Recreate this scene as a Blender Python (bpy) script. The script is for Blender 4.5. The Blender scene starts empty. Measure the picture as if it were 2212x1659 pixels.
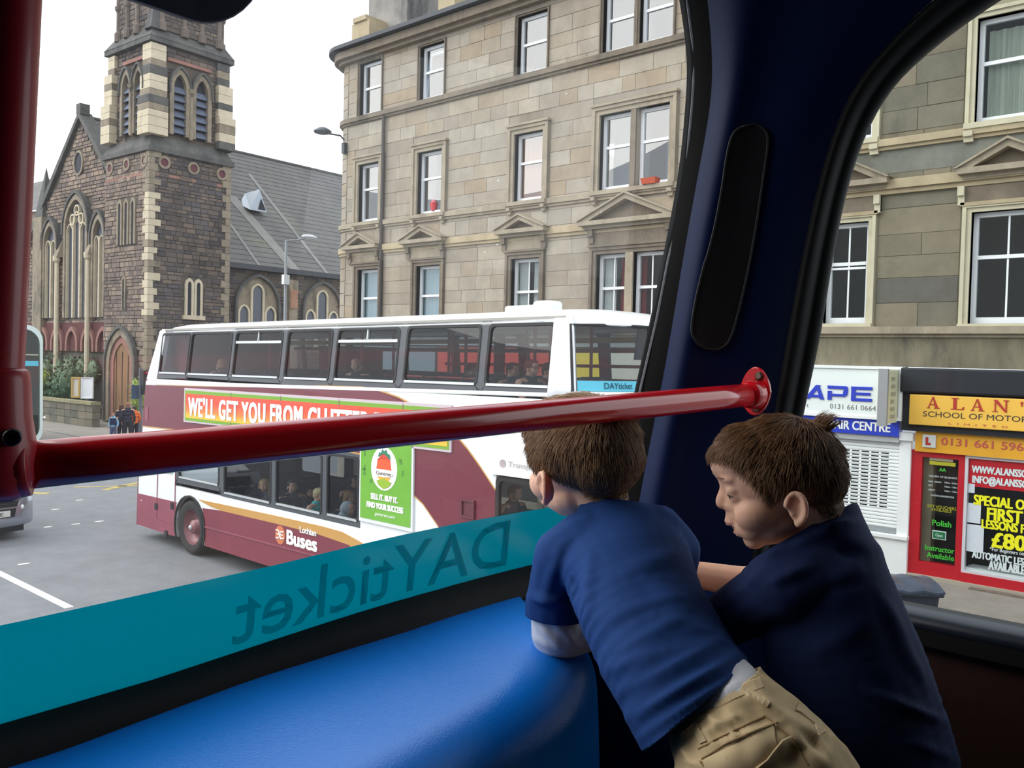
import bpy, bmesh, math, random
import numpy as np
from math import sin, cos, pi, radians, sqrt, atan2
from mathutils import Vector, Matrix
from mathutils.bvhtree import BVHTree
random.seed(7); RNG = np.random.default_rng(7)
sc = bpy.context.scene
COL = sc.collection

# ------------------------------------------------------------------ camera
F, HC = 1900.0, 3.65                       # focal length in pixels of the 2212 x 1659 frame, eye height above the road
YAW, PIT, ROLL = radians(48.6), radians(1.64), radians(1.45)
FWD = Vector((sin(YAW)*cos(PIT), cos(YAW)*cos(PIT), -sin(PIT)))
_r0 = Vector((cos(YAW), -sin(YAW), 0)); _u0 = _r0.cross(FWD)
CR = _r0*cos(ROLL) + _u0*sin(ROLL); CU = _u0*cos(ROLL) - _r0*sin(ROLL)
EYE = Vector((0, 0, HC))
cam = bpy.data.cameras.new('camera'); camo = bpy.data.objects.new('camera', cam); COL.objects.link(camo)
cam.sensor_fit = 'HORIZONTAL'; cam.sensor_width = 36; cam.lens = F/2212*36; cam.clip_start = 0.05; cam.clip_end = 500
camo.matrix_world = Matrix(((CR.x, CU.x, -FWD.x, EYE.x), (CR.y, CU.y, -FWD.y, EYE.y), (CR.z, CU.z, -FWD.z, EYE.z), (0, 0, 0, 1)))
sc.camera = camo

def ray(x, y): return FWD + CR*((x-1106)/F) - CU*((y-829.5)/F)
def dep(x, y, d): return EYE + ray(x, y)*d                       # the point seen at pixel x, y at distance d along the axis
def at(x, y, a, v):                                              # where that line of sight meets the plane axis a = v
    d = ray(x, y); return EYE + d*((v-EYE[a])/d[a])
def pxm(n, d): return n*d/F                                      # n pixels at distance d in metres

# ------------------------------------------------------------------ world, sun, exposure
w = bpy.data.worlds.new('sky'); sc.world = w; w.use_nodes = True
nt = w.node_tree; nt.nodes.clear()
o = nt.nodes.new('ShaderNodeOutputWorld'); b = nt.nodes.new('ShaderNodeBackground'); nt.links.new(b.outputs[0], o.inputs[0])
tc = nt.nodes.new('ShaderNodeTexCoord'); nz = nt.nodes.new('ShaderNodeTexNoise'); nz.inputs['Scale'].default_value = 2.2; nz.inputs['Detail'].default_value = 5
cr = nt.nodes.new('ShaderNodeValToRGB'); cr.color_ramp.elements[0].position = .38; cr.color_ramp.elements[1].position = .62
cr.color_ramp.elements[0].color = (.70, .79, .92, 1); cr.color_ramp.elements[1].color = (1, 1, 1, 1)
nt.links.new(tc.outputs['Generated'], nz.inputs['Vector']); nt.links.new(nz.outputs[0], cr.inputs[0]); nt.links.new(cr.outputs[0], b.inputs[0])
b.inputs[1].default_value = 2.0
s = bpy.data.lights.new('sun', 'SUN'); s.energy = 2.2; s.angle = radians(50); s.color = (1, .96, .9)
so = bpy.data.objects.new('sun', s); COL.objects.link(so)
so.rotation_euler = Vector((.55, -.58, -.56)).to_track_quat('-Z', 'Y').to_euler()
v = sc.view_settings; v.view_transform = 'Standard'; v.look = 'None'; v.gamma = 1; v.exposure = 0.0; v.use_curve_mapping = False

# ------------------------------------------------------------------ materials
def lin(c):
    r = []
    for k in c[:3]:
        k /= 255.0
        r.append(k/12.92 if k <= .04045 else ((k+.055)/1.055)**2.4)
    return (*r, 1.0)
MATS = {}
def mat(name, col, rough=.6, metal=0, spec=.5, var=0, vs=4.0, stretch=(1, 1, 1), bump=0, bs=60, rnd=None, dirt=None, ds=.6, dlo=.5, coat=0, emit=0, sub=0):
    """A procedural surface: base colour, optional per-object colours (rnd), noise variation, dirt patches and bump."""
    if name in MATS: return MATS[name]
    m = bpy.data.materials.new(name); MATS[name] = m; m.use_nodes = True
    n = m.node_tree.nodes; l = m.node_tree.links; p = n['Principled BSDF']
    p.inputs['Roughness'].default_value = rough; p.inputs['Metallic'].default_value = metal; p.inputs['Specular IOR Level'].default_value = spec
    p.inputs['Coat Weight'].default_value = coat
    p.inputs['Coat Roughness'].default_value = .08
    if sub:
        p.inputs['Subsurface Weight'].default_value = sub; p.inputs['Subsurface Radius'].default_value = (.012, .004, .002); p.inputs['Subsurface Scale'].default_value = 1
    if emit:
        p.inputs['Emission Color'].default_value = lin(col); p.inputs['Emission Strength'].default_value = emit
    p.inputs['Base Color'].default_value = lin(col); m.diffuse_color = lin(col)
    src = None
    if rnd:
        oi = n.new('ShaderNodeObjectInfo'); r = n.new('ShaderNodeValToRGB'); r.color_ramp.interpolation = 'LINEAR'
        e = r.color_ramp.elements
        while len(e) < len(rnd): e.new(.5)
        for i, c in enumerate(rnd): e[i].position = i/(len(rnd)-1); e[i].color = lin(c)
        l.new(oi.outputs['Random'], r.inputs[0]); src = r.outputs[0]
    geo = None
    def pos(sc_=(1, 1, 1)):
        nonlocal geo
        if geo is None: geo = n.new('ShaderNodeNewGeometry')
        mp = n.new('ShaderNodeMapping'); mp.inputs['Scale'].default_value = sc_; l.new(geo.outputs['Position'], mp.inputs[0]); return mp.outputs[0]
    if var:
        t = n.new('ShaderNodeTexNoise'); t.inputs['Scale'].default_value = vs; t.inputs['Detail'].default_value = 5; t.inputs['Roughness'].default_value = .65
        l.new(pos(stretch), t.inputs['Vector'])
        mr = n.new('ShaderNodeMapRange'); mr.inputs[1].default_value = .3; mr.inputs[2].default_value = .7; mr.inputs[3].default_value = 1-var; mr.inputs[4].default_value = 1+var*.6
        l.new(t.outputs[0], mr.inputs[0])
        mx = n.new('ShaderNodeMix'); mx.data_type = 'RGBA'; mx.blend_type = 'MULTIPLY'; mx.inputs[0].default_value = 1
        if src: l.new(src, mx.inputs[6])
        else: mx.inputs[6].default_value = lin(col)
        l.new(mr.outputs[0], mx.inputs[7]); src = mx.outputs[2]
    if dirt:
        t = n.new('ShaderNodeTexNoise'); t.inputs['Scale'].default_value = ds; t.inputs['Detail'].default_value = 8; t.inputs['Roughness'].default_value = .7
        l.new(pos((1, 1, .35)), t.inputs['Vector'])
        mr = n.new('ShaderNodeMapRange'); mr.inputs[1].default_value = dlo; mr.inputs[2].default_value = dlo+.18; l.new(t.outputs[0], mr.inputs[0])
        mx = n.new('ShaderNodeMix'); mx.data_type = 'RGBA'; l.new(mr.outputs[0], mx.inputs[0])
        if src: l.new(src, mx.inputs[6])
        else: mx.inputs[6].default_value = lin(col)
        mx.inputs[7].default_value = lin(dirt); src = mx.outputs[2]
    if src: l.new(src, p.inputs['Base Color'])
    if bump:
        t = n.new('ShaderNodeTexNoise'); t.inputs['Scale'].default_value = bs; t.inputs['Detail'].default_value = 4; l.new(pos(stretch), t.inputs['Vector'])
        bp = n.new('ShaderNodeBump'); bp.inputs['Strength'].default_value = bump; bp.inputs['Distance'].default_value = .01
        l.new(t.outputs[0], bp.inputs['Height']); l.new(bp.outputs[0], p.inputs['Normal'])
    return m
def glass(name, tint=(255, 255, 255), ior=1.5, k=1.0, rough=0.0, dust=0):
    """A thin pane: clear, tinted, with real mirror reflection by Fresnel."""
    if name in MATS: return MATS[name]
    m = bpy.data.materials.new(name); MATS[name] = m; m.use_nodes = True
    n = m.node_tree.nodes; l = m.node_tree.links; n.clear()
    o = n.new('ShaderNodeOutputMaterial'); t = n.new('ShaderNodeBsdfTransparent'); g = n.new('ShaderNodeBsdfGlossy'); g.inputs['Roughness'].default_value = rough
    t.inputs[0].default_value = lin(tint); f0 = ((ior-1)/(ior+1))**2
    ge = n.new('ShaderNodeNewGeometry'); dp = n.new('ShaderNodeVectorMath'); dp.operation = 'DOT_PRODUCT'; l.new(ge.outputs['Incoming'], dp.inputs[0]); l.new(ge.outputs['Normal'], dp.inputs[1])
    def mth(op, a, b=None):
        q = n.new('ShaderNodeMath'); q.operation = op
        for i, x in enumerate((a, b)):
            if x is None: continue
            if isinstance(x, (int, float)): q.inputs[i].default_value = x
            else: l.new(x, q.inputs[i])
        return q.outputs[0]
    c = mth('ABSOLUTE', dp.outputs['Value']); c = mth('POWER', mth('SUBTRACT', 1.0, c), 5.0); c = mth('ADD', mth('MULTIPLY', c, 1-f0), f0)
    mu = n.new('ShaderNodeMath'); mu.operation = 'MULTIPLY'; mu.use_clamp = True; mu.inputs[1].default_value = k; l.new(c, mu.inputs[0])
    mx = n.new('ShaderNodeMixShader'); l.new(mu.outputs[0], mx.inputs[0]); l.new(t.outputs[0], mx.inputs[1]); l.new(g.outputs[0], mx.inputs[2])
    if dust:                               # a film of dirt and dried drops that scatters the light coming through
        vo = n.new('ShaderNodeTexVoronoi'); vo.inputs['Scale'].default_value = 24; l.new(ge.outputs['Position'], vo.inputs['Vector'])
        rm = n.new('ShaderNodeMapRange'); rm.inputs[1].default_value = .02; rm.inputs[2].default_value = .036; rm.inputs[3].default_value = .75; rm.inputs[4].default_value = 0; l.new(vo.outputs['Distance'], rm.inputs[0])
        nz = n.new('ShaderNodeTexNoise'); nz.inputs['Scale'].default_value = 3; nz.inputs['Detail'].default_value = 3; l.new(ge.outputs['Position'], nz.inputs['Vector'])
        gt = mth('GREATER_THAN', nz.outputs[0], .54); sp = mth('MULTIPLY', rm.outputs[0], gt); ad = mth('ADD', sp, mth('MULTIPLY', nz.outputs[0], dust*2)); tr = n.new('ShaderNodeBsdfTranslucent'); tr.inputs[0].default_value = (.9, .9, .9, 1)
        m2 = n.new('ShaderNodeMixShader'); l.new(ad, m2.inputs[0]); l.new(mx.outputs[0], m2.inputs[1]); l.new(tr.outputs[0], m2.inputs[2]); mx = m2
    l.new(mx.outputs[0], o.inputs[0])
    return m

# ------------------------------------------------------------------ mesh helpers
ROOTM = {}
def link(o): COL.objects.link(o); return o
def tag(o, label=None, cat=None, group=None, kind=None):
    if label: o['label'] = label
    if cat: o['category'] = cat
    if group: o['group'] = group
    if kind: o['kind'] = kind
    return o
def empty(name, loc=(0, 0, 0), label=None, cat=None, group=None, mtx=None):
    e = bpy.data.objects.new(name, None); link(e); e.empty_display_size = .2
    m = mtx if mtx is not None else Matrix.Translation(Vector(loc))
    e.matrix_world = m; ROOTM[e.name] = m.copy(); tag(e, label, cat, group); return e
def put(o, parent, world=False):
    link(o)
    if parent is not None:
        o.parent = parent
        if world and parent.name in ROOTM: o.matrix_parent_inverse = ROOTM[parent.name].inverted()
    return o
class MB:
    def __init__(s): s.v = []; s.f = []
    def add(s, vs, fs):
        k = len(s.v); s.v += [tuple(p) for p in vs]; s.f += [[k+i for i in f] for f in fs]; return s
    def box(s, x0, x1, y0, y1, z0, z1):
        return s.add([(x0, y0, z0), (x1, y0, z0), (x1, y1, z0), (x0, y1, z0), (x0, y0, z1), (x1, y0, z1), (x1, y1, z1), (x0, y1, z1)],
                     [(0, 3, 2, 1), (4, 5, 6, 7), (0, 1, 5, 4), (1, 2, 6, 5), (2, 3, 7, 6), (3, 0, 4, 7)])
    def prism(s, pts, to, d0, d1):
        n = len(pts)
        return s.add([to(a, b, d0) for a, b in pts] + [to(a, b, d1) for a, b in pts],
                     [list(range(n))[::-1], list(range(n, 2*n))] + [(i, (i+1) % n, n+(i+1) % n, n+i) for i in range(n)])
    def band(s, out, inn, to, d0, d1, closed=False):
        """A frame between two outlines of as many points, d0 to d1 deep."""
        n = len(out); k = len(s.v)
        s.v += [tuple(to(a, b, d)) for pts, d in ((out, d1), (inn, d1), (inn, d0), (out, d0)) for a, b in pts]
        for i in range(n if closed else n-1):
            j = (i+1) % n
            for r in range(4):
                q = (r+1) % 4; s.f.append([k+r*n+i, k+r*n+j, k+q*n+j, k+q*n+i])
        if not closed:
            s.f.append([k, k+n, k+2*n, k+3*n]); s.f.append([k+n-1+3*n, k+n-1+2*n, k+n-1+n, k+n-1])
        return s
    def tube(s, pts, r, n=8, cap=True):
        pts = [Vector(p) for p in pts]; m = len(pts); rs = r if isinstance(r, (list, tuple)) else [r]*m
        k = len(s.v); up = None
        for i, p in enumerate(pts):
            t = (pts[min(i+1, m-1)] - pts[max(i-1, 0)]).normalized()
            if up is None: up = t.orthogonal().normalized()
            else: up = (up - t*up.dot(t)).normalized()
            sd = t.cross(up)
            for j in range(n):
                a = 2*pi*j/n; s.v.append(tuple(p + (up*cos(a) + sd*sin(a))*rs[i]))
        for i in range(m-1):
            for j in range(n):
                s.f.append([k+i*n+j, k+i*n+(j+1) % n, k+(i+1)*n+(j+1) % n, k+(i+1)*n+j])
        if cap:
            s.f.append([k+j for j in range(n)][::-1]); s.f.append([k+(m-1)*n+j for j in range(n)])
        return s
    def ell(s, c, r, rot=None, seg=14, rings=9):
        c = Vector(c); r = (r, r, r) if isinstance(r, (int, float)) else r
        vs = []; fs = []
        for i in range(1, rings):
            a = pi*i/rings
            for j in range(seg):
                b = 2*pi*j/seg; p = Vector((sin(a)*cos(b)*r[0], sin(a)*sin(b)*r[1], cos(a)*r[2])); vs.append(c + (rot @ p if rot else p))
        for q in (1, -1):
            p = Vector((0, 0, q*r[2])); vs.append(c + (rot @ p if rot else p))
        N = (rings-1)*seg
        for i in range(rings-2):
            for j in range(seg): fs.append((i*seg+j, (i+1)*seg+j, (i+1)*seg+(j+1) % seg, i*seg+(j+1) % seg))
        for j in range(seg):
            fs.append((N, j, (j+1) % seg)); fs.append((N+1, (rings-2)*seg+(j+1) % seg, (rings-2)*seg+j))
        return s.add(vs, fs)
    def cap(s, p0, p1, r0, r1=None, seg=12):
        """A round-ended tapering limb."""
        r1 = r0 if r1 is None else r1; p0 = Vector(p0); p1 = Vector(p1); t = (p1-p0)
        if t.length < 1e-6: return s.ell(p0, r0)
        t.normalize(); pts = []; rs = []
        for a in (85, 60, 30): pts.append(p0 - t*r0*sin(radians(a))); rs.append(r0*cos(radians(a)))
        pts += [p0, p1]; rs += [r0, r1]
        for a in (30, 60, 85): pts.append(p1 + t*r1*sin(radians(a))); rs.append(r1*cos(radians(a)))
        return s.tube(pts, rs, seg)
    def lathe(s, prof, c, ax, n=20, caps=True):
        """prof: (radius, height) along the axis ax from c."""
        ax = Vector(ax).normalized(); u = ax.orthogonal().normalized(); w_ = ax.cross(u); c = Vector(c); k = len(s.v); m = len(prof)
        for r, h in prof:
            for j in range(n):
                a = 2*pi*j/n; s.v.append(tuple(c + ax*h + (u*cos(a)+w_*sin(a))*r))
        for i in range(m-1):
            for j in range(n): s.f.append([k+i*n+j, k+i*n+(j+1) % n, k+(i+1)*n+(j+1) % n, k+(i+1)*n+j])
        if caps: s.f.append([k+j for j in range(n)][::-1]); s.f.append([k+(m-1)*n+j for j in range(n)])
        return s
    def grid(s, rows):
        k = len(s.v); n = len(rows[0])
        for r in rows: s.v += [tuple(p) for p in r]
        for i in range(len(rows)-1):
            for j in range(n-1): s.f.append([k+i*n+j, k+i*n+j+1, k+(i+1)*n+j+1, k+(i+1)*n+j])
        return s
    def mesh(s, name, smooth=False, fix=True):
        me = bpy.data.meshes.new(name); me.from_pydata(s.v, [], s.f); me.validate()
        if fix:
            bm = bmesh.new(); bm.from_mesh(me); bmesh.ops.recalc_face_normals(bm, faces=bm.faces); bm.to_mesh(me); bm.free()
        if smooth: me.polygons.foreach_set('use_smooth', [True]*len(me.polygons))
        return me
    def build(s, name, m, parent=None, world=False, smooth=False, bevel=0, kind=None, label=None, thick=0, fix=True, recentre=None):
        me = s.mesh(name, smooth, fix); o = bpy.data.objects.new(name, me); me.materials.append(m)
        if parent is None and kind != 'structure' and recentre is not False and s.v:
            a = np.array(s.v); c = Vector(((a[:, 0].min()+a[:, 0].max())/2, (a[:, 1].min()+a[:, 1].max())/2, a[:, 2].min()))
            me.transform(Matrix.Translation(-c)); o.location = c
        put(o, parent, world)
        if bevel:
            q = o.modifiers.new('b', 'BEVEL'); q.width = bevel; q.segments = 2; q.limit_method = 'ANGLE'; q.angle_limit = radians(40); q.harden_normals = False
        if thick:
            q = o.modifiers.new('s', 'SOLIDIFY'); q.thickness = thick; q.offset = 0
        return tag(o, label, None, None, kind)
def finish_mesh(o):
    """The mesh as its modifiers leave it."""
    dg = bpy.context.evaluated_depsgraph_get(); me = bpy.data.meshes.new_from_object(o.evaluated_get(dg)); o.modifiers.clear(); old = o.data; o.data = me; return me
def blob(name, mb, m, parent, voxel=.008, smooth=4, world=True, disp=None, cuts=(), thick=0):
    """One continuous skin over overlapping volumes."""
    me = mb.mesh(name); o = bpy.data.objects.new(name, me); link(o)
    q = o.modifiers.new('r', 'REMESH'); q.mode = 'VOXEL'; q.voxel_size = voxel
    if smooth:
        q = o.modifiers.new('s', 'SMOOTH'); q.factor = .5; q.iterations = smooth
    bpy.context.view_layer.update()
    me = finish_mesh(o)
    if disp:
        n = len(me.vertices); co = np.empty(n*3); no = np.empty(n*3); me.vertices.foreach_get('co', co); me.vertex_normals.foreach_get('vector', no)
        co = co.reshape(n, 3); no = no.reshape(n, 3); co += no*disp(co, no)[:, None]; me.vertices.foreach_set('co', co.ravel()); me.update()
    if cuts:
        bm = bmesh.new(); bm.from_mesh(me)
        for p, nrm, c, rad in cuts:
            c = Vector(c); fs = [f for f in bm.faces if (f.calc_center_median()-c).length < rad]
            es = {e for f in fs for e in f.edges}; vs = {v_ for f in fs for v_ in f.verts}
            bmesh.ops.bisect_plane(bm, geom=list(vs)+list(es)+fs, plane_co=p, plane_no=nrm, clear_outer=True)
        bm.to_mesh(me); bm.free()
    me.polygons.foreach_set('use_smooth', [True]*len(me.polygons)); me.materials.clear(); me.materials.append(m)
    if parent is not None:
        o.parent = parent
        if world and parent.name in ROOTM: o.matrix_parent_inverse = ROOTM[parent.name].inverted()
    if thick:
        q = o.modifiers.new('t', 'SOLIDIFY'); q.thickness = thick; q.offset = -1
    me.name = name; o.name = name
    return o
def text(name, s, size, origin, xa, ya, m, parent=None, world=True, bold=0, xs=1.0, space=1.0, align='LEFT', deep=.004, shear=0, fn=None, width=None, fat=0):
    """Lettering as a thin mesh, reading along xa with its top towards ya."""
    c = bpy.data.curves.new(name, 'FONT'); c.body = s; c.size = size; c.offset = min(bold, .016*size); c.space_character = space; c.align_x = align; c.shear = shear; c.extrude = deep/2; c.resolution_u = 3
    t = bpy.data.objects.new('t', c); link(t); bpy.context.view_layer.update()
    me = bpy.data.meshes.new_from_object(t.evaluated_get(bpy.context.evaluated_depsgraph_get())); bpy.data.objects.remove(t)
    xa = Vector(xa).normalized(); ya = Vector(ya).normalized(); za = xa.cross(ya)
    if width:
        xsv = [q.co.x for q in me.vertices]; xs = width/max(1e-6, max(xsv)-min(xsv))
    if fat:                                # heavy poster face: the outlines laid over each other, a hair apart
        bm = bmesh.new(); dx = fat/xs
        for i, (ox, oy) in enumerate(((-dx, -fat*.5), (dx, -fat*.5), (-dx, fat*.5), (dx, fat*.5), (0, 0))):
            m2 = me.copy(); m2.transform(Matrix.Translation((ox, oy, i*.0006))); bm.from_mesh(m2); bpy.data.meshes.remove(m2)
        bm.to_mesh(me); bm.free()
    me.transform(Matrix(((xa.x*xs, ya.x, za.x, origin[0]), (xa.y*xs, ya.y, za.y, origin[1]), (xa.z*xs, ya.z, za.z, origin[2]), (0, 0, 0, 1))))
    if fn:
        for q in me.vertices: q.co = fn(q.co)
    me.materials.clear(); me.materials.append(m); me.name = name
    o = bpy.data.objects.new(name, me); put(o, parent, world); return o
def arch(cx, z0, w_, zs, rise, n=7):
    """A pointed arch outline from the right foot over the point to the left foot; zs is the springing."""
    h = w_/2; R = (h*h + rise*rise)/(2*h); pts = [(cx+h, z0)]
    a1 = atan2(rise, R-h)
    for i in range(n): a = a1*i/(n-1); pts.append((cx+h-R+R*cos(a), zs+R*sin(a)))
    for i in range(n-2, -1, -1): a = a1*i/(n-1); pts.append((cx-h+R-R*cos(a), zs+R*sin(a)))
    pts.append((cx-h, z0)); return pts
def circ(cx, cz, r, n=16, rz=None):
    return [(cx+r*cos(2*pi*i/n), cz+(rz or r)*sin(2*pi*i/n)) for i in range(n)]
_stone = None
def stone_mesh():
    """A dressed block facing -X: unit size, chamfered face."""
    global _stone
    if _stone is None:
        b = MB(); o_ = [(-.5, -.5), (.5, -.5), (.5, .5), (-.5, .5)]
        b.add([(0, y, z) for y, z in o_] + [(-.7, y, z) for y, z in o_] + [(-1, y*.985, z*.965) for y, z in o_],
              [(0, 1, 5, 4), (1, 2, 6, 5), (2, 3, 7, 6), (3, 0, 4, 7), (4, 5, 9, 8), (5, 6, 10, 9), (6, 7, 11, 10), (7, 4, 8, 11), (8, 9, 10, 11)])
        _stone = b.mesh('stone')
    return _stone
# ------------------------------------------------------------------ ground
ROADZ, PAVZ = .05, .16
ASPH = mat('asphalt', (124, 126, 130), .75, spec=.35, var=.12, vs=2.5, bump=.5, bs=90, dirt=(111, 113, 117), ds=.5, dlo=.52)
PAVE = mat('paving', (140, 134, 126), .85, var=.15, vs=3, bump=.3, bs=40, dirt=(116, 110, 104), ds=.7, dlo=.55)
KERB = mat('kerb_stone', (150, 146, 140), .8, var=.15, vs=3)
MB().add([(-70, -60, ROADZ), (140, -60, ROADZ), (140, 170, ROADZ), (-70, 170, ROADZ)], [(0, 1, 2, 3)]).build('road', ASPH, kind='structure')
MB().box(10.75, 40, -20, 20.9, -.2, PAVZ).build('pavement', PAVE, kind='structure')
MB().box(10.6, 10.75, -20, 20.9, -.2, PAVZ+.005).build('kerb', KERB, kind='structure')
# the pavement round the church
MB().box(15.0, 60, 34.9, 90, -.2, .12).build('pavement', PAVE, kind='structure')
MB().box(14.85, 15.0, 34.9, 90, -.2, .125).build('kerb', KERB, kind='structure')
WHITE_P = mat('road_paint', (225, 225, 222), .7, var=.25, vs=6)
YEL_P = mat('yellow_road_paint', (178, 160, 95), .7, var=.3, vs=6)
def ground_stripe(name, a, b_, wd, m, label, z=ROADZ+.006):
    a = at(*a, 2, z); b_ = at(*b_, 2, z); t = (b_-a).normalized(); n = Vector((-t.y, t.x, 0))*wd/2
    o = MB().prism([(p.x, p.y) for p in (a+n, b_+n, b_-n, a-n)], lambda x, y, d: (x, y, d), ROADZ-.01, z).build(name, m, kind='structure'); o['label'] = label
ground_stripe('road_marking', (-260, 1110), (150, 1312), .12, WHITE_P, 'white painted line on the grey road')
ground_stripe('road_marking', (60, 1064), (105, 1066), .22, YEL_P, 'worn yellow road marking')
ground_stripe('road_marking', (225, 1058), (330, 1036), .2, YEL_P, 'worn yellow road marking')
ground_stripe('road_marking', (160, 1052), (300, 1049), .13, YEL_P, 'worn yellow road marking')
for p in ((104, 1138), (163, 1132), (215, 1126), (50, 1218), (120, 1100), (172, 1080)):
    c = at(*p, 2, ROADZ+.004); a = random.random()*3
    MB().prism([(c.x+.09*cos(a+t)*(1+.3*random.random()), c.y+.05*sin(a+t)) for t in (0, 1, 2, 3, 4, 5.2)], lambda x, y, d: (x, y, d), ROADZ-.01, ROADZ+.004).build('road_patch', WHITE_P, kind='structure')
slab = at(2150, 1278, 2, PAVZ)
MB().box(slab.x-.16, slab.x+.16, slab.y-.75, slab.y+.35, PAVZ-.02, PAVZ+.02).build('cellar_slab', mat('slab', (120, 108, 98), .9, var=.35, vs=9), kind='structure')
# the terrace across the street, behind the camera: it is what the far panes mirror low down
MB().box(-16, -12, -40, 8, 0, 10).build('wall_opposite', mat('terrace', (120, 110, 95), .9, var=.3, vs=.6), kind='structure')

# ------------------------------------------------------------------ the two tenements
FX = 15.6
fto = lambda y, z, d: (FX-d, y, z)
SAND = [(158, 150, 138), (168, 159, 145), (152, 142, 128), (164, 153, 136), (172, 164, 150), (160, 144, 122), (163, 154, 141)]
GRIM = [(124, 119, 104), (112, 108, 96), (138, 129, 109), (102, 100, 93), (134, 125, 107), (120, 112, 96), (140, 131, 113)]
def stone_mat(n, rnd, d): return mat(n, rnd[0], .9, spec=.2, var=.16, vs=2.2, rnd=rnd, dirt=d, ds=.55, dlo=.56, bump=.35, bs=22)
ST_L = stone_mat('sandstone', SAND, (142, 130, 114)); ST_R = stone_mat('grimy_sandstone', GRIM, (84, 82, 78))
MORT = mat('mortar', (152, 143, 129), .95, var=.15, vs=1.2, dirt=(120, 110, 94), ds=.5, dlo=.55)
MORT_R = mat('grimy_mortar', (150, 142, 122), .95, var=.2, vs=1.2)
DRESS = mat('dressed_stone', (160, 148, 128), .85, var=.22, vs=2.4, dirt=(116, 104, 88), ds=.8, dlo=.52, bump=.2, bs=30)
DRESS_D = mat('dark_dressed_stone', (126, 114, 98), .85, var=.25, vs=2.4, dirt=(84, 76, 66), ds=.9, dlo=.5, bump=.2, bs=30)
DRESS_Y = mat('yellow_dressed_stone', (176, 160, 130), .85, var=.18, vs=2.4, dirt=(150, 128, 96), ds=.8, dlo=.55)
JAMB = mat('pale_jamb_stone', (196, 188, 162), .85, var=.12, vs=3, dirt=(150, 140, 116), ds=.8, dlo=.58)
WFRAME = mat('white_window_paint', (236, 238, 240), .4, var=.05, vs=3)
PANE = glass('far_pane', (222, 230, 236), 2.35, 1.0); PANE_D = glass('far_dark_pane', (215, 222, 225), 1.5, .7)
DARK = mat('dark_room', (38, 42, 46), .9); MID = mat('dim_room', (92, 112, 116), .9)
LEADM = mat('lead', (58, 62, 68), .6, var=.2, vs=2); SLATE = mat('slate', (74, 76, 82), .8, var=.25, vs=2)
def cut_rows(y0, y1, z0, z1, ops):
    """What is left of a wall round its openings, as rectangles."""
    zs = sorted({z0, z1} | {z for op in ops for z in (op[2], op[3]) if z0 < z < z1}); out = []
    for a, b_ in zip(zs, zs[1:]):
        c = y0
        for q in sorted(op for op in ops if op[2] < b_-1e-6 and op[3] > a+1e-6):
            if q[0] > c: out.append((c, min(q[0], y1), a, b_))
            c = max(c, q[1])
        if c < y1: out.append((c, y1, a, b_))
    return out
def stones(parent, y0, y1, z0, z1, ops, m, rh=(.30, .38), sw=(.5, 1.05)):
    z = z0
    while z < z1-.1:
        h = random.uniform(*rh); h = h if z+h < z1-.12 else z1-z
        c = y0
        segs = []
        for q in sorted(op for op in ops if op[2] < z+h-.03 and op[3] > z+.03):
            if q[0] > c+.05: segs.append((c, q[0]))
            c = max(c, q[1])
        if c < y1-.05: segs.append((c, y1))
        for a, b_ in segs:
            n = max(1, round((b_-a)/random.uniform(*sw))); ed = [a+(b_-a)*i/n for i in range(n+1)]
            for i in range(1, n): ed[i] += random.uniform(-.13, .13)
            for p, q in zip(ed, ed[1:]):
                o = bpy.data.objects.new('stone', stone_mesh()); o.location = (FX, (p+q)/2, z+h/2); o.scale = (random.uniform(.012, .02), q-p-.006, h-.006)
                put(o, parent, True)
        z += h
    me = stone_mesh()
    if not me.materials: me.materials.append(ST_L)
def set_mats(parent, m):
    for c in parent.children:
        if c.name.startswith('stone'):
            c.material_slots[0].link = 'OBJECT'; c.material_slots[0].material = m
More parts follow.
